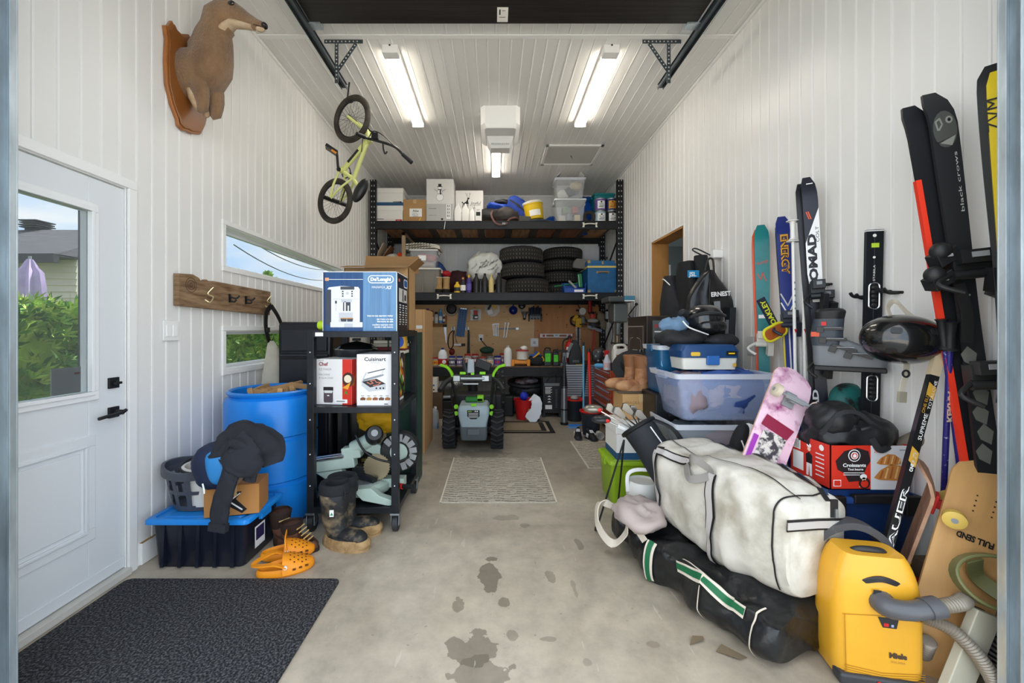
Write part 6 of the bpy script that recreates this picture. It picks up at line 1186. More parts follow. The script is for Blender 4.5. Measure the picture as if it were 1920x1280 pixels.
carton('green_carton','tall dark green carton standing behind the cart',(-.76,3.30,0),.24,.3,1.27,mat('23463c',.5),front=f,tape=False)
def f(mb):mb.use(WHITE).rect(-.02,1.3,.05,1.34)
carton('flat_carton','very tall narrow brown carton standing between cart and workbench',(-.835,4.22,0),.22,.55,1.50,mat('c49a6a',.8),front=lambda mb:(mb.use(WHITE).rect(.02,1.3,.09,1.335),mb.use(mat('a67c4c',.8)).rect(.085,0,.09,1.5)),tape=False)
t=thing('drawer_cabinet','black tool cabinet with brass coloured drawer pulls behind the cart','tool cabinet',(-1.02,3.34,0),(0,0,14));mb=MB(mat('141517',.35));mb.bx(-.26,.05,0,.3,0,.98);mb.build('cabinet',t,bevel=.006)
for i in range(5):mb=MB(mat('1d1b14',.35));mb.bx(-.1,.045,-.012,0,.12+i*.15,.25+i*.15);dd=mb.build('drawer',t,bevel=.003);mb=MB(mat('b7a25c',.3,.8));mb.bx(-.07,.04,-.03,-.01,.215+i*.15,.24+i*.15);mb.build('drawer_pull',dd,bevel=.003)
blobthing('yellow_bag','bright yellow canvas bag bunched behind the mitre saw','bag',(-.90,3.09,.62),(.15,.07,.13),mat('d9a50f',.7,bump=.2),.04,8,6,fold=.8)
t=thing('mitre_saw','pale green sliding mitre saw on the bottom shelf of cart','mitre saw',(-.90,2.80,.161));MG=mat('a3b5aa',.4,var=.06,vs=6);MK=mat('17191a',.45)
mb=MB(MG);mb.lathe([(.001,.03),(.17,.03),(.18,.05),(.18,.085),(.16,.10),(.001,.10)],36,sc=(1,.85));mb.bx(-.26,.28,-.02,.06,.05,.11);mb.build('base',t,bevel=.004)
mb=MB(MG);mb.prism([(-.02,.10),(.05,.03),(.20,0),(.25,.0),(.25,.03),(.16,.06),(.1,.11)],-.19,-.13);mb.cyl((.22,-.16,.0),(.22,-.16,.03),.035);mb.build('front_foot',t,bevel=.005)
mb=MB(mat('c9cccd',.3,.8));mb.lathe([(.001,.1005),(.13,.1005),(.13,.108),(.001,.108)],30);mb.build('turntable',t);mb=MB(mat('2c3560',.5));mb.at((.06,-.157,.07));mb.rect(-.06,-.015,.05,.015,4);mb.use(mat('d9a0a0',.5)).rect(-.02,-.008,.02,.008,5);mb.at();mb.build('angle_scale',t)
mb=MB(MG);mb.M=Matrix.Rotation(R(-8),4,'Y');mb.bx(-.33,-.02,-.05,.03,.20,.275);mb.prism([(-.3,.2),(-.12,.2),(-.05,.08),(-.16,.08)],-.04,.02);mb.bx(-.1,.03,-.05,.03,.26,.34);mb.at();mb.build('rail_housing',t,bevel=.01)
mb=MB(CHROME);mb.M=Matrix.Rotation(R(-8),4,'Y')
for y in(-.052,.0):mb.cyl((-.32,y,.29+.0),(-.08,y,.29),.011)
mb.at();mb.build('chrome_rail',t)
mb=MB(MG);mb.tube(curve([(-.08,0,.31),(.02,-.01,.36),(.10,-.02,.42)]),.05,12);mb.box((.12,-.0,.30),(.2,.07,.08),rot=(0,25,0));mb.build('saw_arm',t,bevel=.01)
mb=MB(MK);mb.at((.09,-.07,.42),(60,35,0));mb.lathe([(.001,-.07),(.055,-.07),(.06,.04),(.045,.085),(.001,.09)],24);mb.use(GREY).lathe([(.001,.092),(.022,.092),(.022,.085)],16);mb.at();mb.build('motor',t)
mb=MB(MK);mb.at((.25,.0,.30),(90,0,0));mb.lathe([(.001,-.045),(.12,-.045),(.135,-.03),(.135,.03),(.12,.045),(.001,.045)],40);mb.use(mat('8b8d8e',.4))
for k in range(9):a=R(-70+k*26);mb.box((.098*math.cos(a),.098*math.sin(a),.047),(.05,.036,.004),rot=(0,0,-70+k*26))
mb.use(MG).lathe([(.001,.049),(.06,.049),(.06,.045)],24);mb.at();mb.build('blade_guard',t)
mb=MB(mat('b9a98a',.3,.8));mb.at((.10,-.045,.20),(90,0,0));n=60;ring=[((.085 if i%2 else .092)*math.cos(2*PI*i/n),(.085 if i%2 else .092)*math.sin(2*PI*i/n))for i in range(n)];mb.loft([[(x,y,-.0015)for x,y in ring],[(x,y,.0015)for x,y in ring]]);mb.at();mb.build('saw_blade',t,flat=True)
mb=MB(MK);mb.tube(curve([(-.02,-.02,.13),(.04,-.05,.13),(.1,-.08,.12)]),.025);mb.tube(curve([(-.04,-.06,.42),(.03,-.1,.33),(.12,-.12,.28),(.24,-.1,.25),(.33,-.08,.28)]),.008);mb.box((-.02,.0,.16),(.1,.08,.08));mb.build('cable',t,bevel=.005);mb=MB(RED);mb.cyl((.27,-.12,.10),(.30,-.14,.105),.018);mb.use(MK).cyl((.30,-.14,.105),(.37,-.17,.115),.015);mb.build('lock_handle',t)
# ---------------- boots and clogs
def bootgeo(mb,H_,shaft,foot,k=1.0,flare=1.1,n=24):
 def ring(cx_,z,rx,ry,tilt=0):return[(cx_+rx*math.cos(2*PI*q/n),ry*math.sin(2*PI*q/n),z+tilt*rx*math.cos(2*PI*q/n))for q in range(n)]
 mb.loft([ring(0,H_,shaft*flare*.93,shaft*flare*.85),ring(0,H_-.005,shaft*flare,shaft*flare*.9),ring(-.003,H_*.75,shaft,shaft*.88),ring(0,H_*.5,shaft*.95,shaft*.82),ring(.008,H_*.35,shaft*.95,shaft*.75,-.1),ring(.03,H_*.25,shaft*1.15,shaft*.72,-.25),ring(foot*.27,.07,foot*.48,shaft*.78,-.12),ring(foot*.31,.045,foot*.53,shaft*.82),ring(foot*.31,.02,foot*.54,shaft*.83)])
def solegeo(mb,shaft,foot,h=.02):
 n=24;mb.loft([[(foot*.31+foot*.56*math.cos(2*PI*q/n),shaft*.88*math.sin(2*PI*q/n),z)for q in range(n)]for z in(0,h)])
RBT=mat('85745a',.65,col2='1f2022',vs=9,lo=.34,hi=.52);MUD=mat('b39468',.95,col2='8a6c46',vs=16,bump=.8,bs=45)
for i,(x,y,rz,lab)in enumerate(((X(628,2.47),2.47,-22,'tall black rubber boot crusted with pale mud, nearer the camera'),(X(648,2.63),2.575,2,'second muddy black rubber boot, half hidden behind the first'))):
 t=thing('rubber_boot',lab,'boot',(x,y,0),(0,0,rz));mb=MB(RBT);bootgeo(mb,.31,.085,.22);mb.ell((.115,0,.06),(.12,.06,.045),.9,24,12);mb.build('boot_shaft',t,ang=60);mb=MB(MUD);n=24
 mb.loft([[(.083+rx*math.cos(2*PI*q/n),ry*math.sin(2*PI*q/n),z+.008*noise.noise((q,z*40,i)))for q in range(n)]for rx,ry,z in((.165,.083,0),(.163,.082,.02),(.158,.079,.038),(.145,.073,.06))]);mb.ell((.11,0,.032),(.145,.068,.045),.8,26,14,.008,14,i,-.031);mb.build('muddy_sole',t,ang=60)
 mb=MB(mat('1e2024',.85,bump=.3,bs=40));mb.lathe([(.080,.30),(.095,.31),(.098,.345),(.088,.37),(.06,.36),(.055,.32)],24,sc=(1,.9));mb.tube(curve([(.09,-.02,.35),(.105,-.03,.32),(.10,-.03,.28)]),.004);mb.build('drawstring_collar',t)
 if i==0:mb=MB(WHITE);mb.M=Matrix.Rotation(R(30),4,'Z')@Matrix.Translation((0,-.078,0));mb.poly([(-.012,.19),(.012,.19),(.012,.23),(-.012,.23)],2);mb.use(mat('2a8a5a',.5)).poly([(-.009,.198),(.009,.198),(0,.216)],3);mb.at();mb.build('safety_patch',t)
WB=mat('6b4630',.7,col2='3b2417',vs=14,bump=.4,bs=25)
for i,(x,y,rz,z,ry_,lab)in enumerate(((X(527,2.48),2.47,-40,.0,0,'left brown leather work boot behind the orange clogs'),(X(556,2.46),2.40,-8,.0,0,'right brown leather work boot next to the rubber boots'))):
 t=thing('work_boot',lab,'boot',(x,y,z),(0,ry_,rz));mb=MB(WB);bootgeo(mb,.19 if i==0 else .15,.055,.20,flare=1.15);mb.build('boot_upper',t,ang=60);mb=MB(mat('2b1c14',.8));solegeo(mb,.055,.20,.022);mb.build('sole',t);mb=MB(mat('2a1a12',.8));mb.lathe([(.05,.1),(.062,.17),(.066,.19),(.055,.2),(.045,.16)],20)if i==0 else mb.lathe([(.05,.1),(.062,.14),(.064,.155),(.052,.16),(.045,.13)],20);mb.build('padded_collar',t)
 mb=MB(mat('c9a86a',.7))
 for k in range(5):mb.tube([(.055+k*.014,-.03,.15-k*.017-i*.02),(.062+k*.014,.03,.155-k*.017-i*.02)],.004)
 mb.build('lace',t)
OC=mat('f2961c',.5)
def clog(loc,rz,lab,ry_=0):
 t=thing('orange_clog',lab,'clog',loc,(0,ry_,rz));t.scale=(1.12,1.2,1.1);n=28
 def ol(k,z,cut=1):return[((.125*math.cos(a)*k)+.01,(.052+.008*math.cos(a))*math.sin(a)*k,z)for a in[2*PI*q/n for q in range(n)]]
 mb=MB(OC);mb.loft([ol(.93,.0),ol(1,.008),ol(1,.028),ol(.95,.038),ol(.85,.032),ol(.8,.028)]);mb.build('foot_bed',t,ang=50)
 mb=MB(OC);rings=[]
 for i in range(9):
  u=i/8;x=-.005+.135*u;wd=(.062-.02*u**3)*math.sqrt(max(.02,1-(u*.97)**4));ht=.085-.05*u**1.6
  rings.append([(x,wd*math.cos(R(a)),.02+(ht-.02)*max(0,math.sin(R(a)))**.8)for a in range(0,181,15)])
 mb.loft(rings,caps=False,wrap=False);v0=len(mb.v);mb.loft([[V(p)-V((0,0,.006))for p in r_]for r_ in rings],caps=False,wrap=False);mb.add([],[]);mb.use(mat('6a3a08',.8))
 for i in(2,3,4,5,6):
  for a in(50,75,100,125):
   aa=a+12*(i%2);u=i/8;x=-.005+.135*u;wd=(.062-.02*u**3)*math.sqrt(max(.02,1-(u*.97)**4))+.0008;ht=.085-.05*u**1.6+.0012
   p=V((x,wd*math.cos(R(aa)),.02+(ht-.02)*math.sin(R(aa))**.8));nrm=V((.35,math.cos(R(aa))*.6,1)).normalized();q1=nrm.orthogonal().normalized();q2=nrm.cross(q1);mb.add([p+(q1*math.cos(R(s))+q2*math.sin(R(s)))*.0042 for s in range(0,360,45)],[tuple(range(8))])
 for s in(-1,1):
  for k in range(3):mb.box((.045+k*.027,s*(.060-k*.006),.034),(.014,.004,.008))
 mb.build('vented_upper',t,ang=60)
 mb=MB(OC);mb.tube(curve([(.01,-.058,.05),(-.04,-.055,.075),(-.10,-.03,.07),(-.125,0,.065),(-.10,.03,.07),(-.04,.055,.075),(.01,.058,.05)]),1,flat=(.022,.006),up=(0,0,1))if ry_==0 else mb.tube(curve([(.01,-.058,.05),(.0,-.05,.10),(0,0,.115),(.0,.05,.10),(.01,.058,.05)]),1,flat=(.02,.005),up=(1,0,0));mb.build('heel_strap',t)
 mb=MB(PAPER);mb.cyl((.008,-.060,.052),(.008,-.066,.052),.009,n=12);mb.build('strap_rivet',t)
clog((X(531,2.155)-.005,2.17,.0),26,'orange clog in front, toe pointing right');clog((X(541,2.33),2.30,.012),22,'orange clog behind the front one, leaning on the boots',1)
# ---------------- deer mount
t=thing('deer_mount','taxidermy deer shoulder mount on a shaped wooden shield','taxidermy',(XL,2.50,2.62));SH=mat('9a5f2c',.35,var=.15,vs=3,stretch=(1,1,.3),coat=.4)
pr=[(-.12,.70),(-.16,.62),(-.19,.60),(-.17,.50),(-.18,.3),(-.17,.1),(-.12,-.05),(-.06,-.15),(-.05,-.2),(.0,-.22),(.05,-.2),(.09,-.2),(.2,-.15),(.26,-.02),(.3,.15),(.31,.35),(.28,.55),(.22,.66),(.14,.66),(.06,.72),(-.02,.66),(-.08,.66)]
mb=MB(SH);mb.M=Matrix.Rotation(R(90),4,'Z');mb.prism([(x,z-.28)for x,z in pr],-.03,-.004);mb.use(mat('8a5426',.35,coat=.4));mb.prism([(x*.93+.005,(z-.25)*.95+.25-.28)for x,z in pr],-.04,-.029);mb.at();mb.build('wooden_shield',t,bevel=.006)
t.location=(XL,2.51,2.86);t.scale=(.85,.74,.67)
FUR=mat('987655',.95,col2='654a34',vs=7,bump=1,bs=110,stretch=(1,1,.35),lo=.3,hi=.8,sheen=.3);FURL=mat('b08f6c',.95,col2='c9b296',vs=6,bump=.6,bs=80)
def ovals(spec,n=28,twist=0):
 rings=[]
 for(cx_,cy_,cz_,a_,b_,dx,dz,dy)in spec:
  nrm=V((dx,dy,dz)).normalized();u=V((0,1,0))-nrm*nrm.y;u.normalize();v=nrm.cross(u)
  rings.append([V((cx_,cy_,cz_))+u*a_*math.cos(2*PI*q/n)+v*b_*math.sin(2*PI*q/n)for q in range(n)])
 return rings
def furry(mb,rings,amp=.006,sd=1,caps=True):
 rings=[[p+V((noise.noise(p*14+V((sd,0,0))),noise.noise(p*14+V((0,sd,9))),noise.noise(p*14)))*amp for p in r_]for r_ in rings];mb.loft(rings,caps)
mb=MB(FUR);furry(mb,ovals([(.03,.06,.05,.17,.235,1,.0,0),(.09,.06,.06,.175,.225,1,.15,0),(.16,.06,.10,.17,.20,1,.5,0),(.19,.06,.17,.16,.175,.8,1,0),(.195,.06,.25,.15,.16,.4,1,0),(.205,.06,.33,.135,.145,.25,1,0),(.22,.055,.41,.115,.13,.3,1,0),(.24,.05,.48,.10,.118,.6,1,0),(.265,.045,.555,.10,.15,1,.9,0),(.31,.035,.605,.090,.142,1,.2,-.1),(.36,.03,.60,.080,.122,1,-.2,-.15),(.41,.02,.578,.064,.094,1,-.3,-.2),(.48,.01,.528,.046,.066,1,-.45,-.2),(.55,.0,.485,.037,.05,1,-.45,-.2),(.595,-.005,.46,.034,.044,1,-.35,-.2),(.62,-.01,.447,.020,.03,1,-.3,-.2)]),.007,3);mb.build('body',t,ang=80)
mb=MB(FURL);furry(mb,ovals([(.27,.03,.42,.05,.03,1,.3,-.1),(.33,.025,.465,.06,.04,1,.0,-.1),(.38,.02,.505,.052,.032,1,-.2,-.1),(.46,.01,.482,.038,.028,1,-.4,-.2),(.54,.0,.452,.030,.022,1,-.4,-.2)]),.003,5);mb.ell((.592,-.008,.430),(.032,.030,.020));mb.build('pale_throat',t,ang=80)
mb=MB(FUR)
for s,dx in((-1,.0),(1,.03)):
 furry(mb,ovals([(.13+dx,.06+s*.08,.0,.055,.07,.3,-1,0),(.145+dx,.06+s*.075,-.08,.065,.068,.2,-1,0),(.16+dx,.06+s*.065,-.16,.055,.055,.1,-1,0),(.17+dx,.06+s*.06,-.24,.045,.043,.2,-1,0),(.165+dx,.06+s*.055,-.30,.036,.034,-.2,-1,0),(.14+dx,.06+s*.055,-.315,.02,.02,-.9,-.4,0)]),.006,7+s)
mb.build('foreleg',t,ang=80)
mb=MB(FURL)
for s in(-1,1):furry(mb,ovals([(.09,.06+s*.06,-.12,.040,.03,.2,-1,0),(.11,.06+s*.06,-.20,.044,.036,.3,-1,0),(.13,.06+s*.055,-.28,.03,.028,.3,-1,0),(.135,.06+s*.05,-.31,.014,.014,.3,-1,0)]),.004,9+s)
mb.build('folded_shank',t,ang=80)
mb=MB(mat('17110e',.1,coat=1));mb.ell((.40,-.042,.645),(.024,.014,.022));mb.build('eye',t);mb=MB(mat('17110e',.1,coat=1));mb.ell((.40,.085,.645),(.024,.014,.022));mb.build('eye',t)
mb=MB(mat('1d1614',.4));mb.ell((.625,-.012,.460),(.022,.031,.026),1,18,12);mb.build('nose',t);mb=MB(mat('3c2417',.6));mb.tube(curve([(.632,-.028,.430),(.60,-.040,.436),(.56,-.042,.448)]),.004);mb.build('mouth',t)
for s in(-1,1):
 mb=MB(FUR);furry(mb,ovals([(.285,.04+s*.075,.71,.018,.012,-.3,.6,s),(.27,.04+s*.11,.74,.038,.012,-.3,.6,s),(.25,.04+s*.16,.775,.036,.010,-.3,.6,s),(.235,.04+s*.20,.80,.008,.005,-.3,.6,s)],16),.002,2);mb.build('ear',t,ang=80)
# ---------------- bicycle hanging from the ceiling
t=thing('bmx_bike','lime yellow BMX bike hanging front wheel up from ceiling hooks','bicycle',(0,0,0));LY=mat('dbe08c',.4);BKM=mat('1a1a1b',.4)
def BP_(x,y,Z):return P(x,y,Z)
FW=P(660,223,3.95);RW=P(628,377,4.10);ax=V((.42,.9,0)).normalized();Rw=.228
def wheel(cen,name='wheel'):
 up=V((0,0,1));fwd=ax.cross(up).normalized();M=Matrix((fwd,up,ax)).transposed().to_4x4();M.translation=cen
 mb=MB(mat('2c2823',.8,col2='4a433a',vs=9));mb.M=M;mb.tube([V(((Rw-.024)*math.cos(R(q)),(Rw-.024)*math.sin(R(q)),0))for q in range(0,360,8)],.026,10,closed=True);w_=mb.build(name,t)
 mb=MB(BKM);mb.M=M;mb.tube([V(((Rw-.05)*math.cos(R(q)),(Rw-.05)*math.sin(R(q)),0))for q in range(0,360,10)],.010,6,closed=True);mb.cyl((0,0,-.045),(0,0,.045),.022);mb.build('rim_hub',w_)
 mb=MB(mat('55534e',.4,.6));mb.M=M
 for q in range(28):a=R(q*360/28);b=a+R(40*(1 if q%2 else-1));mb.tube([(.02*math.cos(b),.02*math.sin(b),.03*(1 if q%4<2 else-1)),((Rw-.05)*math.cos(a),(Rw-.05)*math.sin(a),0)],.0014,4)
 mb.build('spokes',w_)
wheel(FW);wheel(RW)
HTt=P(692,249,3.93);HTb=P(690,262,3.93);BBk=P(642,320,4.03);ST=P(663,336,4.03);SD=P(672,350,4.0)
mb=MB(LY)
for s in(-1,1):mb.tube([FW+ax*.055*s,(FW*.35+HTt*.65)+ax*.055*s,HTt+ax*.02*s],.014,8)
mb.cyl(HTt+V((-.03,0,.02)),HTb+V((.02,0,-.03)),.024);mb.build('fork',t)
mb=MB(LY);mb.tube([HTb,BBk],.024,10);mb.tube([HTt+V((0,0,-.04)),ST],.021,10);mb.tube([BBk,ST,SD],.019,10);mb.cyl(BBk-ax*.045,BBk+ax*.045,.028)
for s in(-1,1):mb.tube(curve([BBk+ax*.03*s,BBk*.5+RW*.5+ax*.065*s,RW+ax*.065*s]),.011,8);mb.tube(curve([ST+ax*.02*s,ST*.5+RW*.5+ax*.06*s,RW+ax*.065*s]),.011,8)
mb.build('frame',t)
mb=MB(BKM);d=(BBk-HTb);q0=HTb+d*.35;q1=HTb+d*.75;o=V((.0,-.025,0));mb.tube([q0+o,q1+o],1,flat=(.022,.004),up=(0,-1,0));mb.build('frame_decal',t)
mb=MB(BKM);mb.ell((0,0,0),(.055,.045,.13),1,22,14);mb.build('saddle',t,loc=P(676,357,4.0),rot=(0,28,0));mb=MB(BKM);mb.cyl(ST,P(674,352,4.0),.014);mb.build('seat_post',t)
mb=MB(BKM);hb=P(700,262,3.9);mb.tube(curve([P(672,252,3.75),P(686,258,3.83),hb,P(738,274,3.85),P(756,290,3.85),P(772,305,3.85)]),.013,8);mb.box(hb+V((.02,0,.03)),(.06,.05,.06));hbo=mb.build('handlebar',t)
for a,b in((P(772,305,3.85),P(755,289,3.85)),(P(669,251,3.74),P(684,257,3.82))):mb=MB(BLACK);mb.cyl(a,b,.019);mb.build('grip',hbo)
mb=MB(BKM);mb.tube(curve([P(690,262,3.9),P(700,246,3.9),P(720,255,3.88),P(748,282,3.86)]),.005,6);mb.tube(curve([P(684,245,3.9),P(680,262,3.9),P(678,285,3.95)]),.004,6);mb.build('brake_cable',t)
cr=P(634,317,3.97);mb=MB(BKM);mb.tube([cr,P(632,290,3.97)],.013);mb.cyl(cr,BBk,.02);mb.build('crank',t);mb=MB(BKM);mb.box(P(622,281,3.92),(.12,.1,.03),rot=(0,30,20));pdl=mb.build('pedal',t,bevel=.006);mb=MB(mat('e08a1e',.4));mb.box(P(626,284,3.865),(.05,.006,.018),rot=(0,30,20));mb.build('amber_reflector',pdl)
for s in(-1,1):mb=MB(BKM);mb.cyl(RW+ax*.06*s,RW+ax*.16*s,.02);mb.build('axle_peg',t)
mb=MB(BKM);mb.at(tuple(BBk),(0,0,0));Mx=Matrix((ax.cross(V((0,0,1))),V((0,0,1)),ax)).transposed().to_4x4();Mx.translation=BBk+ax*.05;mb.M=Mx;mb.lathe([(.05,-.003),(.06,-.003),(.06,.003),(.05,.003)],24);mb.at();mb.tube([BBk+ax*.05+V((.05,0,0)),RW+ax*.05+V((.02,0,0))],.006);mb.build('chainring_chain',t)
for i,pts in enumerate(([P(655,160,3.95),P(653,172,3.95),P(652,186,3.95),P(656,192,3.95),P(662,190,3.95)],[P(690,225,3.90),P(689,235,3.9),P(694,245,3.9),P(700,248,3.9)],[P(718,268,3.86),P(719,280,3.86),P(722,288,3.86),P(726,284,3.86)])):
 mb=MB(BLACK);
 if i==0:pts=[V((pts[0].x,pts[0].y,ZC-.002))]+pts[1:]
 mb.tube(curve(pts),.008);mk(mb,'bike_hook',['ceiling hook holding the front wheel of the yellow bike','short black hook above the bike handlebar','small black hook below the bike handlebar'][i],'hook')
# ---------------- right side: stacks
NV=mat('16305c',.35)
tote('blue_tote','dark blue latching tote with yellow rim under the croissant box, lower of two',(1.71,2.02,0),.47,.36,.225,mat('141f3a',.4),mat('c99a18',.45),lidh=.02)
t=tote('blue_tote','upper blue latching tote carrying the croissant box',(1.71,2.02,.226),.46,.36,.335,NV,mat('1d3f78',.35),ribs=0,lidh=.05)
mb=MB(BLACK);mb.bx(-.09,.12,-.2,-.17,.285,.325);mb.build('grip',t,bevel=.006)
for x in(-.17,.18):mb=MB(mat('18191b',.4));mb.bx(x-.04,x+.04,-.205,-.178,.23,.32);mb.build('latch',t,bevel=.006)
RDB=mat('d5311f',.5)
def f(mb):
 mb.use(mat('d9dbde',.5)).rect(.0,0,.18,.2,1);mb.use(mat('2a2022',.5)).poly([(-.16,.13),(-.12,.175),(-.06,.19),(-.01,.175),(.0,.13),(-.02,.1),(-.04,.04),(-.1,.035),(-.12,.075),(-.15,.09)],1)
 mb.use(WHITE).disc(-.075,.155,.028,2);mb.use(mat('2a2022',.5)).disc(-.075,.155,.024,3);mb.use(WHITE).disc(-.075,.155,.017,4);mb.use(RDB).disc(-.075,.155,.013,5);mb.use(WHITE).poly([(-.082,.147),(-.068,.147),(-.066,.156),(-.075,.166),(-.084,.156)],6)
 mb.text('Croissants',-.128,.104,.022,3,bold=.03,wid=.105);mb.text('Tout beurre',-.105,.088,.014,3,bold=.03);mb.rect(-.125,.075,-.03,.078,3);mb.rect(-.125,.066,-.05,.069,3);mb.text('30',.012,.168,.02,3);mb.text('2,1 lb',-.055,.012,.016,3,bold=.02);mb.rect(-.17,.015,-.135,.045,2);mb.use(RDB).rect(-.167,.018,-.138,.042,3)
 mb.use(RDB).text('30',.012,.168,.02,4);mb.use(GREY).rect(.13,.178,.17,.182,3)
 c1,c2,c3=mat('c98542',.5),mat('edc284',.5),mat('a8622c',.5)
 for(cx_,cy_,k,sg)in((.085,.135,.8,1),(.10,.075,1.15,1)):
  mb.use(c1).poly([(cx_+k*a,cy_+k*b)for a,b in((-.075,-.018),(-.05,.012),(-.01,.034),(.03,.03),(.06,.008),(.066,-.022),(.03,-.03),(-.02,-.028),(-.055,-.026))],3)
  for i in range(6):x=cx_+k*(-.055+i*.02);mb.use(c2 if i%2 else c3).poly([(x,cy_-.02*k),(x+.008*k,cy_-.022*k),(x+.018*k,cy_+k*(.01+.016*math.sin(i/5*PI))),(x+.012*k,cy_+k*(.012+.016*math.sin(i/5*PI)))],4)
 mb.use(WHITE).disc(-.035,.06,.016,5,.012);mb.use(mat('2a2022',.5)).disc(-.03,.03,.026,4);mb.use(mat('e8c9ae',.6)).disc(-.033,.048,.009,5);mb.use(RDB).disc(-.03,.028,.017,5)
def fs(mb):
 mb.use(WHITE).rect(.02,.03,.09,.12,1);mb.rect(.02,.13,.07,.18,1);mb.use(BLACK)
 for i in range(7):mb.rect(.025+i*.006,.135,.027+i*.006,.175,2)
 mb.use(WHITE).disc(.125,.165,.014,1,.010);mb.poly([(.108,.02),(.122,.02),(.126,.08),(.13,.02),(.144,.02),(.142,.1),(.11,.1)],1);mb.use(BLACK).poly([(.108,.08),(.144,.08),(.146,.12),(.126,.135),(.106,.12)],2);mb.use(mat('e8c9ae',.6)).disc(.126,.148,.01,2);mb.use(WHITE).disc(.2,.175,.014,1)
 for i in range(6):mb.rect(.165,.14-i*.02,.215,.145-i*.02,1)
t=thing('croissant_box','red and white croissant carton standing open on the blue tote','box',(1.712,1.845,.568));mb=MB(RDB);w=.365;h=.2
for q in((-w/2,w/2,0,.004),(-w/2,w/2,.246,.25),(-w/2,-w/2+.004,0,.25),(w/2-.004,w/2,0,.25)):mb.bx(*q,0,h)
mb.bx(-w/2,w/2,0,.25,0,.004);f(mb);side_l(mb,w,.25);fs(mb);mb.at();mb.build('carton_body',t)
t=thing('black_duffel','black nylon gear bag lying in the croissant carton','duffel bag',(1.70,1.97,.80));NB=mat('18191c',.45,bump=.3,bs=14);mb=MB(NB);mb.ell((0,0,0),(.18,.115,.09),.75,44,24,.035,7,4,None,.8);mb.ell((-.07,.0,.06),(.10,.10,.085),.8,30,18,.02,9,6,None,.5);mb.build('bag_body',t,ang=60)
mb=MB(mat('2a2b2e',.7));mb.tube(curve([(-.16,-.06,.0),(-.11,-.09,.10),(-.02,-.09,.11),(.06,-.1,.05),(.15,-.08,.03)]),1,flat=(.02,.008),up=(0,-1,.3));mb.tube(curve([(.02,-.12,.0),(.05,-.13,-.05),(.11,-.12,-.03)]),1,flat=(.028,.008),up=(0,-1,0));mb.build('strap',t)
class Bag:
 def __init__(s,origin,ang,L,Wd,Ht,amp,seed,sag=0,p=.5,tilt=0):s.o=V(origin);s.M=Euler((0,R(tilt),R(ang)),'XYZ').to_matrix();s.L,s.W,s.H,s.a,s.sd,s.sag,s.p=L,Wd,Ht,amp,seed,sag,p
 def pt(s,u,a,off=0):
  e=abs(2*u-1)**6;k=(1-.22*e);c,sn=math.cos(R(a)),math.sin(R(a));q=s.p
  x=math.copysign(abs(c)**q,c)*s.W/2*k;z=math.copysign(abs(sn)**q,sn)*s.H/2*(k-(s.sag*math.sin(u*PI*3+1)if sn>0 else 0));y=(u-.5)*s.L
  v=V((x,y,z));n=V((x/s.W**2,0,z/s.H**2)).normalized()
  d=V((v.x,v.y,v.z));w=noise.noise(d*4.5+V((s.sd,0,0)))+.6*(.4-abs(noise.noise(V((d.x*6+d.z*5,d.y*7,d.z*3+s.sd))))*2)+.25*noise.noise(d*15)
  return s.o+s.M@(v+n*(w*s.a+off))
 def body(s,mb,nu=64,na=110):
  mb.loft([[s.pt(i/nu,360*j/na)for j in range(na)]for i in range(nu+1)])
  for u,sg in((0,1),(1,-1)):
   c=sum((s.pt(u,360*j/na)for j in range(na)),V())/na+s.M@V((0,-.03*sg,0))
 def band(s,mb,path,w,off=.007,n=18):
  pts=[]
  for(u0,a0),(u1,a1)in zip(path,path[1:]):
   for i in range(n):f_=i/n;pts.append((u0+(u1-u0)*f_,a0+(a1-a0)*f_))
  pts.append(path[-1]);P3=[s.pt(u,a,off)for u,a in pts];A=[s.pt(u+.01,a,off)for u,a in pts];B=[s.pt(u,a+1,off)for u,a in pts];Lr,Rr=[],[]
  for i,p in enumerate(P3):
   t_=(P3[min(i+1,len(P3)-1)]-P3[max(i-1,0)]).normalized();nn=(A[i]-p).cross(B[i]-p).normalized();sd=t_.cross(nn).normalized()*w/2;Lr.append(p+sd);Rr.append(p-sd)
  nn=len(P3);vs=Lr+Rr;fs=[(i,i+1,nn+i+1,nn+i)for i in range(nn-1)];mb.add(vs,fs)
bg_=Bag((1.175,2.0,.44),15.5,.80,.40,.46,.028,3,.05,.42)
t=thing('hockey_bag','big off white hockey bag with black piping lying on the black bag','sports bag',(0,0,0));WB2=mat('a39b88',.42,bump=.8,bs=9,col2='d3cec2',vs=5,lo=.3,hi=.55,det=6)
mb=MB(WB2);bg_.body(mb);mb.build('bag_body',t,ang=75)
PK=mat('1e1a1b',.6)
mb=MB(PK);bg_.band(mb,[(.04,68),(.04,100),(.045,140),(.05,180),(.05,235)],.007);bg_.band(mb,[(.96,45),(.96,120),(.96,225)],.007);bg_.band(mb,[(.02,95),(.3,100),(.6,102),(.98,96)],.006);bg_.band(mb,[(.0,62),(.3,66),(.7,68),(.98,66)],.006);mb.build('piping',t)
mb=MB(PK);bg_.band(mb,[(.40,225),(.40,180),(.40,148)],.052,.010);bg_.band(mb,[(.90,225),(.90,180),(.90,146),(.84,140)],.05,.010);bg_.band(mb,[(.90,146),(.70,141),(.58,142)],.046,.012);mb.build('webbing_edge',t)
mb=MB(mat('bdb8b4',.7));bg_.band(mb,[(.40,225),(.40,180),(.40,148)],.034,.014);bg_.band(mb,[(.90,225),(.90,180),(.90,146)],.032,.014);bg_.band(mb,[(.90,146),(.70,141),(.58,142)],.03,.016);mb.build('webbing',t)
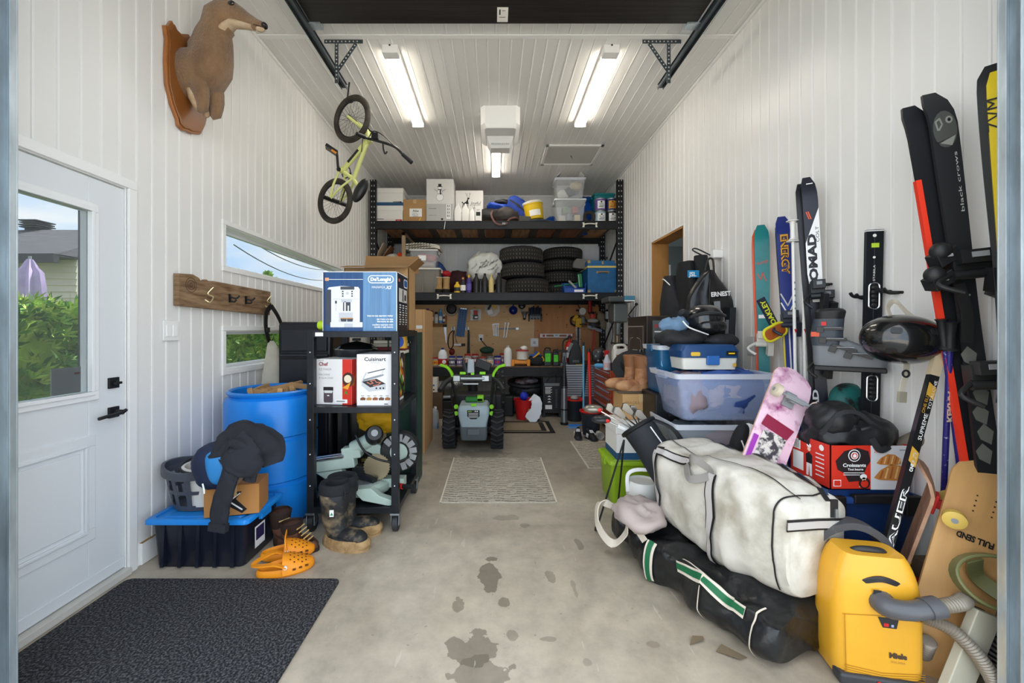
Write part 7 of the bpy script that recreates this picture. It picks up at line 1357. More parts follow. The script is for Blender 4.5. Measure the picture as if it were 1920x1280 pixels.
a_=bg_.pt(.58,142,.01);b_=bg_.pt(.40,148,.01);mid=(a_+b_)/2+V((-.05,-.02,.05));c_=a_*.5+b_*.5+V((-.05,-.0,-.055))
mb=MB(mat('8e8984',.7));mb.tube(curve([a_,mid,b_,c_,a_+V((-.02,0,-.01))]),1,flat=(.036,.005),up=(-1,-.2,.2));mb.build('carry_handle',t)
mb=MB(PK);bg_.band(mb,[(.0,82),(.15,80),(.35,76),(.55,78),(.75,80)],.022,.005);mb.build('zipper',t);mb=MB(mat('223a55',.5));bg_.band(mb,[(.02,79),(.2,77),(.34,75)],.010,.009);mb.build('blue_lining',t)
E=lambda x,z,o=0:bg_.o+bg_.M@V((x,-.402-o,z))
for dz,m,o,wd in((.095,PK,.002,.045),(.095,mat('bdb8b4',.7),.005,.028)):mb=MB(m);mb.tube([E(-.155,dz,o),E(0,dz-.012,o),E(.155,dz-.03,o)],1,flat=(wd,.004),up=tuple(bg_.M@V((0,-1,0))));mb.build('end_strap',t)
mb=MB(PK);mb.tube([E(.09,.17),E(.09,.10)],1,flat=(.03,.01),up=(0,-1,0));mb.use(STEEL).box(E(.09,.12,.01),(.012,.01,.035));mb.build('zip_pull',t)
bk=Bag((1.07,2.06,.115),20,1.0,.47,.225,.05,8,.08,.6)
t=thing('black_hockey_bag','worn black hockey bag with green stripes flattened under the white bag','sports bag',(0,0,0));mb=MB(mat('161718',.28,bump=.8,bs=12,col2='242526',vs=9));bk.body(mb);mb.build('bag_body',t,ang=75)
GN=mat('14633c',.6);CRM=mat('d8cdbb',.7)
mb=MB(CRM);bk.band(mb,[(.12,160),(.30,158),(.45,165)],.052,.012);bk.band(mb,[(.62,150),(.60,200)],.05,.012);bk.band(mb,[(.08,120),(.08,175),(.06,225)],.007,.009);bk.band(mb,[(.30,170),(.30,225)],.006,.009);bk.band(mb,[(.45,140),(.2,142),(.14,150)],.007,.009);mb.build('cream_webbing',t)
mb=MB(GN);bk.band(mb,[(.12,160),(.30,158),(.45,165)],.028,.016);bk.band(mb,[(.62,150),(.60,200)],.026,.016);mb.build('green_stripe',t)
Lp=bk.pt(.93,165,.01);mb=MB(CRM);mb.tube(curve([bk.pt(.97,140,.0),Lp+V((-.08,.04,.08)),Lp+V((-.10,0,-.03)),Lp+V((-.05,-.12,-.08)),bk.pt(.8,170,.03),bk.pt(.75,150,.05)+V((-.03,0,.05)),bk.pt(.66,160,.02)]),1,flat=(.045,.006),up=(-1,0,.4));mb.build('shoulder_strap',t)
blobthing('white_pants','dirty pinkish white hockey pants squashed between the two bags','clothes',tuple(bk.pt(.80,120,.03)+V((.0,0,.02))),(.14,.18,.06),mat('b5a6a0',.9),.04,7,3)
BX,BY=1.415,2.72
tote('clear_tote','lower clear tote with red and dark clothes behind the white bag',(BX+.0,BY,.43),.58,.40,.29,plastic_clear('cfd6dc',.25),None,taper=.85)
mb=MB(mat('3b3d42',.6));mb.bx(-.27,.27,-.18,.18,0,.428);mk(mb,'dark_bin','dark bin under the two clear totes','storage bin',loc=(BX,BY,0),bevel=.02)
tote('clear_tote','upper blue tinted clear tote full of blue and beige clothes',(BX+.025,BY,.722),.61,.42,.315,plastic_clear('bccdf0',.3),None,taper=.82,lip=.02,ribs=0)
for nm,c,dx,dy,dz,r3,lb in(('folded_fleece','8f7f86',-.15,-.02,.05,(.10,.17,.135),'grey pink fleece at the left inside the upper clear tote'),('folded_jeans','26407c',.13,0,.06,(.17,.18,.14),'dark blue jeans filling the right of the upper clear tote'),('folded_shirt','c0a49a',.03,-.10,.05,(.13,.08,.08),'beige pink shirt at the front of the upper clear tote'),('folded_sweater','3d5a9c',.0,.0,.14,(.27,.17,.06),'medium blue sweater on top inside the upper clear tote'),('red_scarf','7a2c3a',.05,-.06,-.24,(.18,.08,.05),'dark red scarf in the lower clear tote'),('grey_shirt','55606a',-.12,0,-.22,(.12,.13,.07),'grey shirt in the lower clear tote')):
 blobthing(nm,lb,'clothes',(BX+.02+dx,BY+dy,.82+dz),r3,mat(c,.9),.03,10,len(nm),.65,fold=.9)
t=thing('tackle_box','blue and white tackle box on the clear clothes tote','tackle box',(X(1332,2.60),2.60,1.038));mb=MB(mat('d3d3cb',.45));mb.loft([[(x,y,z)for x,y in rrect(.36*k,.2*k,.02,cy=.1)]for k,z in((.95,0),(1,.075))]);mb.build('box_body',t);mb=MB(mat('173f6e',.4));mb.loft([[(x,y,z)for x,y in rrect(.375*k,.215*k,.03,cy=.1)]for k,z in((1,.075),(1,.12),(.9,.155),(.85,.16))]);mb.build('lid',t,ang=25)
mb=MB(mat('2c63a8',.4));mb.bx(-.03,.05,-.022,.0,.03,.09);mb.build('latch',t,bevel=.006);mb=MB(mat('d8b23a',.5));mb.at((0,-.0085,.0));mb.poly(rrect(.06,.025,.008,cx=-.10,cy=.10),3);mb.use(BLACK).poly(rrect(.07,.03,.008,cx=.13,cy=.105),3);mb.use(YEL).rect(.11,.1,.15,.108,5);mb.use(GOLD).disc(.15,.03,.012,1);mb.at();mb.build('sticker',t)
t=tote('blue_bin','tall translucent blue bin left of the tackle box',(1.29,3.00,.84),.26,.3,.36,plastic_clear('1f5f8c',.8),None,taper=.86);mb=MB(mat('7fd0e0',.4));mb.at((-.09,-.138,.24));mb.poly(rrect(.045,.10,.02));mb.use(WHITE).disc(0,.045,.018,2);mb.at();mb.build('sticker',t)
for i,z in enumerate((.64,.43,.22,.01)):
 t=thing('organizer_case',['top','second','third','lowest'][i]+' black organizer case with yellow latch under the blue bin','tool case',(1.285,2.86,z));mb=MB(mat('1b1c1e',.4));mb.bx(-.15,.15,0,.3,0,.198);mb.build('case_shell',t,bevel=.012)
 mb=MB(mat('2a2c2f',.4));mb.bx(-.06,.12,-.012,0,.04,.13);mb.build('front_panel',t,bevel=.006);mb=MB(YEL);mb.bx(-.05,.03,-.022,-.002,.145,.20);mb.build('yellow_latch',t,bevel=.006)
t=thing('motorcycle_helmet','black motorcycle helmet on dark clothes above the tackle box','helmet',(1.51,2.92,1.36));mb=MB(mat('17181a',.25,coat=.6));mb.ell((0,0,0),(.125,.13,.115),.9,36,24);mb.ell((.01,-.07,-.045),(.105,.075,.055),.8);mb.build('shell',t)
mb=MB(mat('2b2d30',.35));mb.tube(curve([(-.12,-.05,.02),(-.06,-.115,.045),(.03,-.13,.045),(.11,-.07,.03)]),.012);mb.poly([(.0,.03),(.05,.045),(.08,.03),(.05,.02)])if 0 else None;mb.tube(curve([(-.13,-.02,.05),(-.17,-.03,.06),(-.18,0,.03)]),.02);mb.build('vent_trim',t)
blobthing('dark_jacket','black jacket with white piping heaped under the helmet','jacket',(1.31,2.86,1.225),(.17,.15,.06),mat('202124',.75,bump=.2),.035,7,3)
mb=MB(WHITE);mb.tube(curve([(-.05,-.13,.09),(-.03,-.17,.05),(.05,-.16,.02),(.12,-.13,.0)]),.005);mk(mb,'piping_cord','white piping cord looping over the black jacket','cord',loc=(1.32,2.86,1.26))
blobthing('jacket_sleeve','second black garment folded right of the jacket','clothes',(1.53,2.88,1.215),(.16,.15,.04),mat('26272b',.75),.03,7,5)
blobthing('denim_cloth','light blue denim cloth on the heap beside the helmet','clothes',(1.29,2.92,1.32),(.10,.10,.06),mat('6c8aa8',.85),.03,9,6)
mb=MB(mat('3a3b3d',.6));mb.bx(-.20,.24,0,.24,0,1.17);mk(mb,'plastic_cabinet','dark cabinet carrying the helmet and jackets','cabinet',loc=(1.46,3.16,0),bevel=.01)
t=thing('gun_safe','dark brown steel security cabinet with a keyhole door','safe',(1.30,3.46,0));SFM=mat('2b2420',.4);mb=MB(SFM);mb.bx(0,.60,0,.5,.01,1.41);mb.build('cabinet',t,bevel=.008)
side_l(MB(),0,0);mb=MB(mat('38302a',.4));mb.bx(-.012,0,.04,.46,.08,1.33);mb.build('door',t,bevel=.004)
mb=MB(mat('c9c4bb',.5));mb.M=Matrix.Translation((-.013,.5,0))@Matrix.Rotation(R(-90),4,'Z')
mb.line([(.05,.1),(.05,1.32),(.45,1.32),(.45,.1)],.004);mb.line([(.1,.9),(.1,1.18),(.13,1.21),(.2,1.22)],.004);mb.line([(.4,.9),(.4,1.18),(.37,1.21),(.3,1.22)],.004);mb.text('SPORTS',.25,1.08,.045,1,'CENTER',bold=.02,wid=.13);mb.text('AFIELD',.25,1.03,.045,1,'CENTER',bold=.02,wid=.13);mb.at();mb.build('gold_lettering',t)
mb=MB(CHROME);mb.bx(-.04,-.012,.05,.07,.95,1.12);mb.build('door_handle',t,bevel=.003)
mb=MB(mat('5c605e',.4));mb.at((.12,-.001,1.18));mb.rect(-.07,-.3,.09,.19);mb.use(RED).text('SPORTS',-.055,.13,.035,2,bold=.03);mb.use(WHITE).rect(-.055,.09,.07,.1,2);mb.use(DARK).rect(-.05,-.2,.07,.07,2);mb.at();mb.build('paper_poster',t)
def hangcloth(name,label,y,z0,z1,w0,w1,m,seed,off=.13,cat='jacket'):
 t=thing(name,label,cat,(XR-off,y,z1));rings=[]
 for i in range(15):
  k=i/14;w=(w0+(w1-w0)*min(1,k*2.2))*(1-.1*k);th=.05+.03*k;rings.append([(th*math.cos(a)*(1+.3*noise.noise((a,k*3,seed))),w*math.sin(a)*(1+.13*noise.noise((a*2,k*4,seed)))+.02*math.sin(k*5+seed),-(z1-z0)*k)for a in[2*PI*q/30 for q in range(30)]])
 mb=MB(m);mb.loft(rings);mb.build('garment',t,ang=70);return t
BJ=mat('17181b',.8,bump=.2,bs=30)
t=hangcloth('ski_jacket','black jacket with white shoulder piping hanging nearest the doorway',3.85,1.2,1.80,.06,.20,mat('242429',.8,bump=.2),1,.30)
mb=MB(WHITE);mb.tube(curve([(-.06,-.13,-.10),(-.08,-.05,-.04),(-.06,.04,-.03)]),.005);mb.build('piping',t)
t=hangcloth('black_hoodie','black hanging hoodie with blue square logo patch',3.66,1.15,1.90,.12,.19,BJ,2,.24);mb=MB(mat('1d8ac0',.5));mb.at((-.02,-.185,-.13));mb.rect(-.055,-.03,.045,.03,2);mb.use(WHITE).text('JSL',-.04,-.02,.05,3,bold=.03);mb.at();mb.build('logo_patch',t)
hangcloth('dark_sweater','charcoal sweater hanging behind the black garment bag',3.56,1.25,1.94,.06,.12,mat('1c1d20',.85),3,.16,'sweater')
t=thing('garment_bag','glossy black garment bag with white lettering hanging on the wall','garment bag',(XR-.20,3.36,1.78));GBM=mat('1a1a1c',.3,bump=.4,bs=9);rings=[]
for i in range(17):
 k=i/16;w=.03+.20*math.sin(min(1,k*1.7)*PI/2)-.05*k;rings.append([(w*math.cos(a)*(1+.08*noise.noise((a*2,k*4,7)))+.03*k,.06*math.sin(a)*(1+.4*noise.noise((a*3,k*5,3))),-.58*k)for a in[2*PI*q/32 for q in range(32)]])
mb=MB(GBM);mb.loft(rings);mb.build('bag_body',t,ang=70);mb=MB(WHITE);mb.at((.0,-.085,-.22),(0,-4,0));mb.text('ERNEST',-.02,0,.05,1,bold=.04,wid=.16);mb.use(GREY).rect(.0,-.14,.05,-.04,1);mb.at();mb.build('white_lettering',t);mb=MB(BLACK);mb.tube(curve([(-.03,0,-.02),(.0,0,.09),(.04,0,.09),(.05,0,-.02)]),.008);mb.tube(curve([(-.02,-.07,-.08),(-.03,-.075,-.3),(-.02,-.07,-.5)]),.005);mb.build('hanging_loop',t)
t=thing('wall_hook_block','white plastic wall hook block with black cord above the garment bag','hook',(XR,3.53,1.94));mb=MB(WHITE);mb.bx(-.09,0,-.05,.05,-.03,.04);mb.build('hook_block',t,bevel=.008);mb=MB(BLACK);mb.tube(curve([(-.09,0,0),(-.2,.02,.06),(-.24,0,.04),(-.12,0,-.02)]),.006);mb.build('cord',t)
mb=MB(mat('23262b',.4));mb.bx(-.05,0,-.03,.03,-1.2,.0);mb.use(GREY).bx(-.055,-.05,-.02,.02,-.9,-.1);mk(mb,'black_level_bar','black aluminium bar leaning beside the garment bag','level',loc=(XR-.03,3.28,1.47),rot=(0,2,0),bevel=.003)
mb=MB(mat('d0d2d3',.4));mb.bx(-.012,0,-.04,.04,-.07,.07);mk(mb,'wall_socket','pale grey wall box beside the teal skis','outlet',loc=(XR-.003,3.10,1.17),bevel=.003)
tote('lime_bin','lime green storage bin on the floor carrying the white file box',(1.035,3.14,0),.36,.34,.33,mat('8db01f',.4),mat('9bbf28',.4),taper=.9)
def f(mb):mb.use(BLACK).rect(.03,.05,.14,.065,2);mb.use(PAPER).text('BANKERS',.035,.052,.013,3)
filebox((1.07,2.985,.332),.34,.3,.27,'white file box with blue band on the lime green bin',f)
carton('brown_carton','tan carton under the cowboy boots',(1.13,3.10,.604),.3,.24,.195,mat('c09763',.8),front=lambda mb:(mb.use(mat('8c6a40',.8)).rect(.02,.05,.12,.055),mb.rect(.02,.07,.1,.075),mb.text('FRAGILE',-.13,.12,.03)))
LB=mat('8f5a38',.6,col2='b98a5e',vs=11,bump=.5,bs=30)
for i,(x,y,rz,lab)in enumerate(((1.17,3.18,186,'tan leather cowboy boot in front on the tan carton'),(1.13,3.31,184,'second cowboy boot behind the front one'))):
 t=thing('cowboy_boot',lab,'boot',(x,y,.80),(0,0,rz));mb=MB(LB);bootgeo(mb,.275,.068,.22,flare=1.12);mb.ell((.11,0,.055),(.125,.05,.048),.85,26,14,.004,12,i,-.05);mb.build('boot_upper',t,ang=60);mb=MB(mat('574a3c',.8));solegeo(mb,.062,.25,.018);mb.bx(-.055,.01,-.04,.04,0,.03);mb.build('sole',t,bevel=.004)
 mb=MB(mat('8a5c3a',.6));mb.lathe([(.066,.19),(.077,.27),(.080,.283),(.070,.288),(.062,.25)],24,sc=(1,.9));mb.ell((.0,.068,.25),(.03,.01,.04));mb.build('shaft_collar',t)
t=thing('felt_hat','dusty black hat behind the cowboy boots','hat',(1.17,3.46,.99),(40,-30,0));mb=MB(mat('1c1d20',.8));mb.lathe([(.001,.09),(.07,.08),(.085,0),(.16,-.01),(.165,.0),(.09,.01)],30);mb.build('hat_felt',t)
mb=MB(mat('3d3a38',.6));mb.bx(-.1,.08,0,.25,0,.90);mk(mb,'black_stool','dark box behind the boots carrying the black hat','box',loc=(1.21,3.48,0),bevel=.01)
t=thing('water_cooler','round blue water jug with white lid and handle on the floor','water jug',(.935,2.56,0));mb=MB(mat('1380ab',.35));mb.lathe([(.001,.003),(.088,.003),(.095,.02),(.098,.22),(.094,.245)],32);mb.build('jug_body',t);mb=MB(mat('dad8d0',.4));mb.lathe([(.094,.245),(.099,.25),(.096,.33),(.085,.345),(.075,.335),(.001,.33)],32);mb.build('lid',t);mb=MB(WHITE);mb.tube(curve([(-.1,-.02,.28),(-.105,-.03,.38),(-.07,-.03,.415),(.0,-.03,.42),(.07,-.02,.40),(.1,0,.29)]),1,flat=(.022,.012),up=(0,-1,0));mb.build('carry_handle',t,bevel=.003)
GA=V((.93,2.62,.665));GBt=V((1.16,2.40,.26));gd=(GBt-GA).normalized()
t=thing('golf_bag','dark grey golf bag leaning on thin black stand legs','golf bag',tuple(GA));GG=mat('25282d',.7,bump=.2,bs=30);L0=(GBt-GA)
mb=MB(GG);mb.tube([L0*k for k in(0,.02,.25,.55,1)],[.108,.105,.10,.11,.105],26);mb.build('bag_tube',t)
mb=MB(BLACK);up_=gd.orthogonal().normalized();vp=gd.cross(up_)
mb.tube([(up_*math.cos(R(q))+vp*math.sin(R(q)))*.107 for q in range(0,360,15)],.014,closed=True);mb.build('bag_collar',t)
mb=MB(GG);mb.tube([L0*.25+V((.05,-.07,-.03)),L0*.8+V((.05,-.09,-.03))],[.05,.055],16);mb.build('side_pocket',t,bevel=.01)
mb=MB(WHITE);mb.tube([L0*.03+V((.03,-.1,.04)),L0*.5+V((.03,-.1,.05)),L0*.9+V((.03,-.1,.05))],.004,5);mb.build('white_piping',t);mb=MB(BLACK);mb.tube(curve([L0*.1+V((.05,-.02,.10)),L0*.35+V((.11,-.04,.14)),L0*.8+V((.08,-.04,.12))]),1,flat=(.04,.012),up=(0,0,1));mb.build('shoulder_strap',t)
hin=P(1170,825,2.52)-GA
for x,y in((1118,994),(1158,953)):
 Zf=FP*(EYE-.012)/(y-VY);ft=P(x,y,Zf)-GA;mb=MB(BLACK);mb.tube([hin,ft],.006,8);mb.cyl(ft+V((0,0,.02)),ft,.010,.013);mb.build('stand_leg',t)
clubs=[((1118,766),'driver','a2'),((1148,768),'iron',''),((1133,786),'wood',''),((1163,775),'iron',''),((1178,768),'iron',''),((1192,772),'iron',''),((1203,780),'iron','')]
for i,((x,y),kind,_)in enumerate(clubs):
 hd=P(x,y,2.55+.03*(i%3));rt=GA+L0*.1+up_*(.05-.016*i)+vp*(.02*(i%3)-.02);t=thing('golf_club',('silver and red driver, leftmost club in the golf bag','chrome iron just right of the driver','black fairway wood with white wrapped shaft','chrome iron fourth from the left in the golf bag','chrome iron fifth from the left in the golf bag','chrome iron second from the right in the golf bag','rightmost chrome iron in the golf bag')[i],'golf club',tuple(hd),group='golf clubs in the grey bag');dl=rt-hd
 mb=MB(CHROME);mb.tube([dl.normalized()*.03,dl],.0045,6);mb.build('shaft',t)
 mb=MB(mat('8f8a80',.3,.7)if kind=='driver' else mat('2b2d2f',.3)if kind=='wood' else mat('8f8c86',.3,.8))
 if kind!='iron':mb.ell((-.02,0,.0),(.062,.05,.026),1,22,12);mb.use(RED).ell((.01,-.043,.0),(.016,.006,.012))
 else:mb.M=Matrix.Rotation(R(30),4,'Y');mb.prism([(-.045,.0),(-.05,.02),(-.03,.032),(.02,.012),(.035,.005),(.035,-.02),(0,-.022),(-.04,-.018)],-.012,.010);mb.at();mb.tube([(.03,0,-.02),dl.normalized()*.06],.006)
 mb.build('club_head',t,bevel=.003)
 if i==2:mb=MB(WHITE);mb.tube([dl*.38,dl*.8],.0135);mb.use(RED).tube([dl*.8,dl*.92],.014);mb.build('wrapped_grip',t)
t=thing('skate_shoe','black suede skate shoe with white sole propped upright by the totes','shoe',(1.40,2.28,.64),(0,-72,0));mb=MB(mat('17181a',.8));mb.ell((.0,0,.03),(.125,.045,.04),.85,28,14);mb.ell((-.06,0,.055),(.05,.04,.05));mb.build('shoe_upper',t);mb=MB(WHITE);mb.loft([[(.132*math.cos(a),.05*math.sin(a),z)for a in[2*PI*q/28 for q in range(28)]]for z in(-.012,.012)]);mb.tube(curve([(-.09,-.047,.035),(-.02,-.05,.02),(.03,-.047,.05)]),.004);mb.build('white_sole',t)
# ---------------- skateboards
def deck(L,w,n=26,bend=.05):
 rings=[]
 for i in range(n+1):
  u=i/n;x=(u-.5)*L;e=abs(2*u-1);hw=w/2*math.sqrt(max(.0025,1-max(0,(e-.78)/.225)**2));z=bend*max(0,(e-.66)/.34)**1.6
  rings.append([(x,hw*c,z+.006*abs(c)**2*(1 if e<.8 else .3)+o)for c,o in((-1,0),(-.5,0),(0,0),(.5,0),(1,0),(1,.011),(.5,.011),(0,.011),(-.5,.011),(-1,.011))])
 return rings
def truck(t,x,wm,tm,name='truck'):
 mb=MB(tm);mb.box((x,0,-.008),(.08,.055,.012));mb.box((x,0,-.03),(.04,.03,.035),.8,.8);mb.cyl((x,-.088,-.055),(x,.088,-.055),.008);mb.box((x,0,-.05),(.026,.10,.02));k=mb.build(name,t,bevel=.003)
 for s in(-1,1):mb=MB(wm);mb.at((x,s*.098,-.055),(90,0,0));mb.lathe([(.001,-.016),(.018,-.017),(.033,-.012),(.033,.012),(.018,.017),(.001,.016)],24);mb.use(GREY).lathe([(.001,.0175),(.010,.0175),(.010,.014)],12);mb.use(GREY).lathe([(.010,-.0175),(.001,-.0178)],12);mb.at();mb.build('wheel',k)
def place(t,p,xa,za):
 xa=V(xa).normalized();za=V(za);za=(za-xa*za.dot(xa)).normalized();ya=za.cross(xa);t.matrix_world=Matrix.Translation(V(p))@Matrix((xa,ya,za)).transposed().to_4x4()
t=thing('skateboard','pink and purple marbled skateboard standing with its wheels facing us','skateboard');PNK=mat('e8c4d4',.4,col2='8f2a6a',vs=9,lo=.52,hi=.72,det=6)
mb=MB(PNK);mb.loft(deck(.80,.205));mb.use(mat('c99f6c',.6));mb.loft([[(p[0]*1.003,p[1]*1.006,p[2]*1.0+(.003 if j<5 else-.003))for j,p in enumerate(r_)]for r_ in deck(.80,.205)]);mb.build('deck',t)
mb=MB(mat('d9d3cc',.5,col2='3f3c44',vs=24,lo=.45,hi=.55));mb.add([(.02,-.06,-.0012),(-.16,-.06,-.0012),(-.2,.0,-.0012),(-.15,.05,-.0012),(.03,.06,-.0012)],[(0,1,2,3,4)]);mb.use(mat('8a1f3f',.5)).add([(.1,-.07,-.0016),(.04,-.08,-.0016),(.02,.06,-.0016),(.08,.08,-.0016)],[(0,1,2,3)]);mb.use(mat('9a35a8',.5)).add([(-.02,-.095,-.002),(-.24,-.095,-.002),(-.24,-.075,-.002),(-.02,-.07,-.002)],[(0,1,2,3)])
mb.use(mat('3a3448',.6)).add([(-.24,-.098,-.0008),(-.33,-.085,-.0008),(-.33,.085,-.0008),(-.24,.098,-.0008)],[(0,1,2,3)]);mb.build('deck_print',t)
truck(t,.215,mat('cfc2ac',.5),GREY);p0=P(1500,690,2.10);p1=P(1398,960,1.95);xa=(p0-p1).normalized();place(t,p0-xa*.40,xa,(.15,.85,.1))
t=thing('skateboard','skateboard seen edge on with red truck and yellow wheels','skateboard');mb=MB(mat('8f6a52',.7,col2='b08a70',vs=12));mb.loft(deck(.64,.20,bend=.07));mb.build('deck',t);truck(t,.17,mat('d8b85a',.5),RED);truck(t,-.19,mat('d8b85a',.5),RED)
p0=P(1768,885,1.60);p1=P(1690,1085,1.71);xa=(p0-p1).normalized();place(t,(p0+p1)/2-xa*.05,xa,(-.72,.69,.12))
t=thing('skateboard_deck','bare maple skateboard deck with FULL SEND lettering leaning in front','skateboard');mb=MB(mat('c89b62',.5,var=.07,vs=3,stretch=(.5,6,6)));mb.loft(deck(.86,.205,bend=.045));mb.build('deck',t)
mb=MB(BLACK);mb.M=Matrix.Rotation(R(-90),4,'X');mb.text('FULL SEND',0,0,.03,1);mb.M=Matrix(((0,-1,0,0),(-1,0,0,0),(0,0,-1,0),(0,0,0,1)));n0=len(mb.v);mb.v=[];mb.f=[];mb.mi=[];mb.at()
mb.text('FULL SEND',0,0,.03,1,'CENTER',bold=.04,wid=.1);mb.v=[V((.14-p.z,-p.x,-.003))for p in mb.v]
for u in(.23,.25,.27,.29):
 for s in(-1,1):mb.add([(u+.003*math.cos(R(a)),s*.025+.003*math.sin(R(a)),-.002)for a in range(0,360,60)],[tuple(range(6))[::-1]])
mb.build('lettering',t);p0=P(1862,892,1.53);p1=P(1754,1262,1.49);xa=(p0-p1).normalized();place(t,(p0+p1)/2,xa,(.45,.85,-.1))
# ---------------- skis: body along local z from the base up, base side facing -y
def ski(mb,L,prof,th=.014,tip=.06,tipb=.06):
 n=34;rings=[]
 for i in range(n+1):
  u=i/n;
  for(a,wa),(b,wb)in zip(prof,prof[1:]):
   if a<=u<=b:f_=(u-a)/(b-a);hw=wa+(wb-wa)*(f_*f_*(3-2*f_));break
  if u>1-tip:hw*=max(.3,1-((u-1+tip)/tip)**4)**.5
  y=tipb*max(0,(u-1+tip*1.6)/(tip*1.6))**2;rings.append([(-hw,y,u*L),(hw,y,u*L),(hw,y+th,u*L),(-hw,y+th,u*L)])
 mb.loft(rings);return rings
def binding(t,z,m,w=.07,s=1,y=-.02):
 mb=MB(m);mb.box((0,y-.01,z),(w,.05,.09));mb.box((0,y-.045,z+.035),(w*.9,.05,.05));mb.cyl((-w*.6,y-.04,z-.03),(w*.6,y-.04,z-.03),.018);mb.tube(curve([(-w*.5,y-.03,z-.02),(-w*1.1,y-.07,z-.06),(-w*.6,y-.09,z-.10)]),.010);mb.box((w*.3,y-.06,z-.06),(.035,.05,.09),rot=(15,0,10));mb.use(GREY).box((0,y-.072,z+.04),(w*.4,.006,.02));mb.build('binding',t,bevel=.006)
def pair(name,label,foot,head,L,hw,m1,m2,marks,face,bind,gap=.028,tipoff=.03,prof=None,tilt=None):
 t=thing(name,label,'skis');prof=prof or[(0,hw*.95),(.45,hw*.72),(.92,hw),(1,hw*.9)]
 mb=MB(m1);ski(mb,L,prof);marks(mb);mb.at();mb.build('front_ski',t,ang=50)
 mb=MB(m2);mb.at((-tipoff,gap,0),(0,tilt or 0,0));ski(mb,L*.985,prof,tipb=.05)
 if tilt:mb.use(mat('e63a22',.4)).bx(-hw-.004,-hw+.02,-.003,.017,.05,L*.80)
 mb.at();mb.build('rear_ski',t,ang=50)
 for z,m,w in bind:binding(t,z,m,w)
 za=(V(head)-V(foot)).normalized();ya=V(face)*-1;ya=(ya-za*ya.dot(za)).normalized();xa=ya.cross(za);t.matrix_world=Matrix.Translation(V(foot))@Matrix((xa,ya,za)).transposed().to_4x4();return t
TL=mat('157a7c',.35,var=.12,vs=4);ORG=mat('e0562a',.4);NBK=mat('17181c',.4)
def mk1(mb):mb.use(mat('c94a3a',.5)).text('Vantage',-.03,1.50,.035,2,rot=20,wid=.07);mb.line([(-.03,1.44),(-.01,1.40),(.0,1.45),(.02,1.39)],.006,2);mb.use(WHITE).rect(-.028,1.13,.03,1.155,2)
def foot(x,y,Z):return P(x,y,Z)
pair('teal_skis','teal and orange skis with white bindings, furthest of the wall skis',foot(1437,905,2.78),foot(1428,418,2.84),1.80,.045,TL,ORG,mk1,(-.55,-1,0),((.98,mat('d9d6cc',.4),.09),(.62,mat('d9d6cc',.4),.09)),gap=.026,tipoff=.014)
def mk2(mb):
 mb.use(mat('e0a21c',.5)).text('ENERGY',-.025,1.24,.055,2,rot=90,bold=.05,wid=.26)if 0 else None
 mb.use(mat('e0a21c',.5));mb.text('ENERGY',-.02,1.60,.055,3,rot=-90,bold=.05,wid=.27);mb.use(mat('1c1a2a',.4)).text('ENERGY',-.015,1.59,.042,4,rot=-90,wid=.25)
 for i in range(3):mb.use((mat('c9c9cc',.4),mat('2447a8',.4),WHITE)[i]).line([(-.035,1.2-i*.03),(0,1.12-i*.03),(.035,1.2-i*.03)],.008,3)
 mb.use(mat('d8c838',.5)).rect(-.036,.2,-.026,1.0,2);mb.use(mat('d9d9dc',.5)).rect(-.004,.2,.004,1.05,2)
pair('energy_skis','dark blue skis with yellow ENERGY lettering beside the teal skis',foot(1495,905,2.54),foot(1468,402,2.70),1.74,.042,mat('1b2d7c',.35),mat('15161c',.4),mk2,(-.5,-1,0),((1.02,mat('2a2c3a',.4),.09),(.60,mat('1d2f7a',.4),.085)),tipoff=.0)
def mk3(mb):
 mb.use(WHITE).poly([(.05,1.42),(.05,1.28),(-.046,1.18),(-.046,1.24)],2)if 0 else mb.use(WHITE).poly([(.048,1.56),(.046,1.02),(-.02,1.02),(-.044,1.18),(-.044,1.36)],2)
 mb.use(NBK);mb.text('NOMAD',.018,1.07,.07,4,rot=90,bold=.05,wid=.34);mb.text('COLT',.04,1.36,.028,4,rot=90,wid=.09);mb.use(WHITE).text('NOMAD',-.02,.22,.05,3,rot=90,bold=.04,wid=.3);mb.rect(-.02,1.70,.02,1.705,3);mb.use(ORG).line([(-.03,1.54),(-.015,1.5)],.007,3);mb.line([(-.018,1.54),(-.003,1.5)],.007,3)
pair('nomad_skis','tall dark skis with white NOMAD lettering behind the white poles',foot(1550,905,2.28),foot(1519,372,2.33),1.76,.048,mat('22222e',.35,var=.1,vs=4),mat('1d1d22',.4),mk3,(-.5,-1,0),((1.08,mat('1d2024',.4),.085),(.70,mat('33302e',.4),.085)),tipoff=.03).scale=(.75,1,1)
def mk4(mb):mb.use(WHITE).text('NOMAD',-.0,.30,.05,3,rot=90,bold=.04,wid=.26);mb.text('SI',.012,.12,.05,3,rot=90,bold=.04)
t=thing('short_skis','short black and grey skis right of the NOMAD skis','skis');mb=MB(mat('232428',.4,col2='4a4c50',vs=6,lo=.48,hi=.5));mb.bx(-.028,.028,0,.014,0,1.36);mk4(mb);mb.build('front_ski',t,bevel=.004);binding(t,1.36,mat('1b1c1f',.4),.07);mb=MB(mat('d8512a',.4));mb.box((-.035,0,.95),(.05,.03,.02));mb.box((-.03,.0,.55),(.05,.03,.02));mb.build('orange_clip',t)
t.matrix_world=Matrix.Translation(foot(1545,960,2.42))@Matrix.Rotation(R(-28),4,'Z');t.scale=(1,1,.93)
